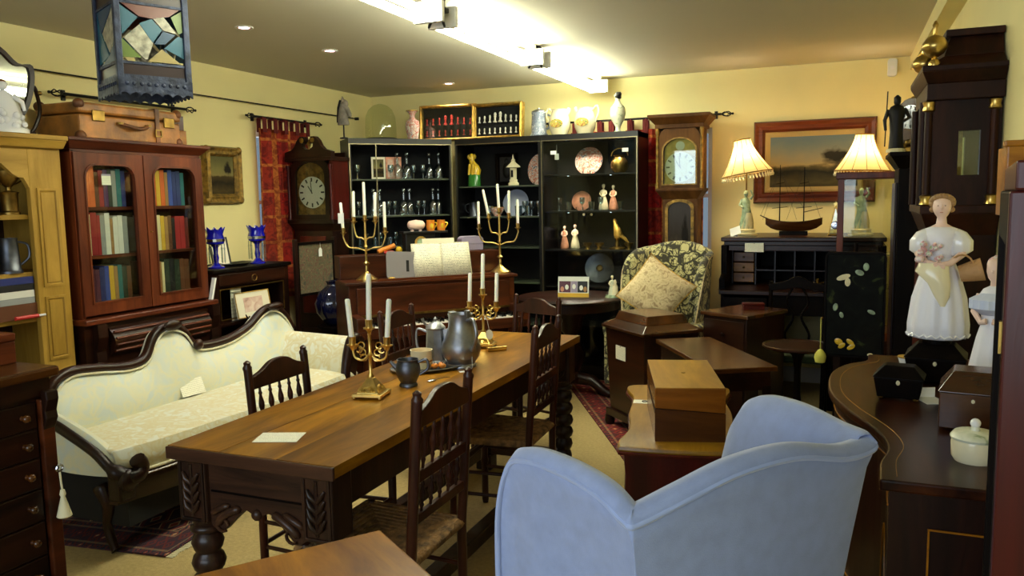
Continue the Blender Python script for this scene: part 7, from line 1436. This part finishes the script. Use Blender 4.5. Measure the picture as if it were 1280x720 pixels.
# porcelain lady
def big_lady(label, loc, rz, k=1.0):
    t = thing('porcelain_lady', label, 'figurine', loc, rz)
    def S(q): return [tuple([a*k for a in s[:5]])+tuple(s[5:]) for s in q]
    obj('base', MB().lathe([(0, 0), (.04*k, 0), (.04*k, .012*k), (.03*k, .018*k)], 20), 'ebonised', t)
    obj('skirt', MB().loft(S([(0, 0, .016, .07, .062), (0, 0, .022, .082, .07, .05, 11), (0, 0, .06, .083, .07, .05, 11), (.0, 0, .14, .074, .06, .045, 11), (.0, 0, .2, .058, .05, .03, 11), (0, 0, .25, .04, .034, .02, 11), (0, 0, .265, .034, .03), (0, 0, .27, .02, .02)]), 66), 'porcelain_matte', t, smooth=70)
    obj('skirt_hem', MB().tube([(.083*k*(1+.05*math.cos(11*a))*math.cos(a), .071*k*(1+.05*math.cos(11*a))*math.sin(a), .026*k+.004*k*math.cos(22*a)) for a in [2*math.pi*j/88 for j in range(88)]], .0035*k, 5, True), 'porcelain', t, smooth=60)
    obj('bodice', MB().loft(S([(0, 0, .255, .033, .03), (0, 0, .28, .036, .031), (0, -.004, .31, .046, .036), (0, -.003, .335, .05, .034), (0, 0, .35, .046, .029), (0, 0, .356, .03, .022)]), 24), 'porcelain_matte', t, smooth=60)
    m = MB(); m.loft(S([(0, 0, .335, .042, .026), (0, 0, .355, .032, .022), (0, 0, .365, .015, .014), (0, 0, .385, .0125, .0125), (0, -.004, .393, .018, .018), (0, -.007, .405, .024, .025), (0, -.006, .42, .0265, .028), (0, -.003, .436, .025, .027), (0, 0, .447, .012, .014)]), 20)
    m.tube([(0, -.03*k, .425*k), (0, -.037*k, .412*k), (0, -.033*k, .408*k)], [.003*k, .0045*k, .003*k], 7)
    for s in (-1, 1):
        m.tube([(s*.052*k, -.005*k, .305*k), (s*.058*k, -.02*k, .275*k), (s*(.035 if s < 0 else .03)*k, -.05*k, .25*k), (s*.008*k, -.062*k, .245*k)], [.014*k, .012*k, .0095*k, .008*k], 9)
        m.sphere((s*.004*k, -.064*k, .244*k), .009*k, .007*k, .007*k, 8, 6)
        for f in range(4): m.tube([(s*.004*k, -.068*k, (.25-.004*f)*k), (-s*.010*k, -.072*k, (.249-.004*f)*k), (-s*.016*k, -.069*k, (.246-.004*f)*k)], .0022*k, 5)
        m.tube([(s*.008*k, -.066*k, .25*k), (s*.002*k, -.071*k, .257*k)], .0024*k, 5)
    b = obj('body', m, 'skin_china', t, smooth=60)
    for s in (-1, 1): obj('eye', MB().sphere((s*.009*k, -.0315*k, .42*k), .0026*k, .0015*k, .0016*k, 8, 5), 'leather_dark', b)
    obj('lips', MB().sphere((0, -.032*k, .4*k), .005*k, .002*k, .0016*k, 8, 5), 'terracotta_pink', b)
    for s in (-1, 1): obj('puff_sleeve', MB().loft(S([(s*.046, 0, .27, .02, .02), (s*.054, -.002, .285, .031, .029, .06, 9), (s*.052, -.002, .315, .033, .031, .05, 9), (s*.044, 0, .34, .024, .023), (s*.036, 0, .35, .012, .012)]), 30), 'porcelain', t, smooth=60)
    m = MB(); m.sphere((0, .006*k, .43*k), .0305*k, .029*k, .027*k)
    for i in range(14):
        a = math.pi*(i/13)*1.15-.23; m.sphere((.028*k*math.cos(a), -.012*k*abs(math.sin(a))-.004*k, .43*k+.018*k*math.sin(a)), .0095*k, n=8, m=5)
    for s in (-1, 1): m.sphere((s*.026*k, .002*k, .408*k), .009*k, n=8, m=5)
    obj('hair', m, 'hair_china', t, smooth=60)
    rnd = random.Random(5); m = MB()
    for i in range(26): m.sphere(((-.025+rnd.uniform(-.032, .03))*k, (-.052+rnd.uniform(-.012, .008))*k, (.272+rnd.uniform(-.03, .035))*k), rnd.uniform(.006, .011)*k, n=7, m=5)
    obj('bouquet', m, 'flower_china', t, smooth=60)
    obj('apron', MB().loft(S([(-.015, -.052, .25, .04, .018, .05, 7), (-.02, -.06, .225, .045, .02, .05, 7), (0, -.062, .19, .03, .016, .08, 5), (.01, -.062, .15, .02, .012, .1, 5), (.014, -.062, .12, .006, .005)]), 24), 'cream_china', t, smooth=60)
    bk = obj('basket', MB().at((.085*k, -.03*k, .225*k), ry=75).lathe([(0, -.032*k), (.024*k, -.032*k), (.03*k, .0), (.034*k, .03*k), (.03*k, .03*k), (.022*k, -.02*k), (0, -.024*k)], 16), 'basket_china', t, smooth=40)
    obj('basket_handle', MB().tube([((.06+.03*math.cos(a))*k, -.045*k, (.24+.035*math.sin(a))*k) for a in [math.pi*j/8 for j in range(9)]], .003*k, 5), 'basket_china', bk)
big_lady('tall porcelain lady in white gown holding flowers and a basket', (.285, 2.83, 1.025), -8, 1.03)
t = lady('porcelain_boy', 'porcelain figure in pale blue ruff beside the red mahogany case', (.4, 2.6, .9), -20, .34, 'porcelain_matte', 'skin_china', 'flower_china')
obj('ruff', MB().loft([(0, 0, .2, .03, .025), (0, 0, .215, .058, .05, .06, 16), (0, 0, .235, .058, .05, .06, 16), (0, 0, .25, .03, .025)], 48), 'blue_white_china', t, smooth=50)
t.scale = (1, 1, 1.25)
# pine bracket on the right wall and red mahogany case
t = thing('wall_bracket', 'small honey pine bracket hung on the right wall beyond the red case', 'wall bracket', (.36, 2.25, 1.44), 0); obj('panel', MB().box(0, .16, 0, .02, 0, .17), 'honey_wood', t, bevel=.004); obj('moulding', MB().box(-.006, .16, -.008, .028, .165, .18), 'honey_wood', t, bevel=.003); obj('side', MB().box(.0, .02, .02, .12, 0, .165), 'honey_wood', t)
t = thing('mahogany_case', 'tall red mahogany glazed case edge at the far right foreground', 'cabinet', (.183, 1.12, 0), -97.5)
# local x = -room y, local y = room x
obj('near_panel', MB().box(.0, .03, .0, .33, .05, 1.5), 'red_mahogany', t, bevel=.003); obj('far_panel', MB().box(-.36, -.33, .018, .33, 0, 1.5), 'red_mahogany', t)
obj('back_panel', MB().box(-.33, 0, .31, .33, 0, 1.5), 'red_mahogany', t)
d = obj('door', MB().ringframe([(-.36, .05), (0, .05), (0, 1.5), (-.36, 1.5)], [(-.32, .12), (-.04, .12), (-.04, 1.43), (-.32, 1.43)], 0, .018), 'ebonised', t, bevel=.003); obj('pane', MB().box(-.32, -.04, .008, .012, .12, 1.43), 'clear_glass', d); obj('hinge', MB().box(-.02, -.008, -.003, .002, 1.3, 1.34), 'old_brass', d)
obj('cornice', MB().box(-.37, .035, .005, .33, 1.5, 1.535).frustum((-.36, .03, .02, .33, 1.535), (-.36, .03, .05, .33, 1.56)), 'red_mahogany', t, bevel=.003); obj('finial', MB().lathe([(.012, 1.555), (.014, 1.57), (.006, 1.58), (.012, 1.595), (0, 1.61)], 12, (0.0, .075, 0)), 'walnut', t, smooth=50); obj('floor_plinth', MB().box(-.36, .03, .0, .33, 0, .05), 'red_mahogany', t)
for z in (.5, .9, 1.2): obj('shelf', MB().box(-.33, 0, .02, .31, z-.015, z), 'mahogany_x', t)
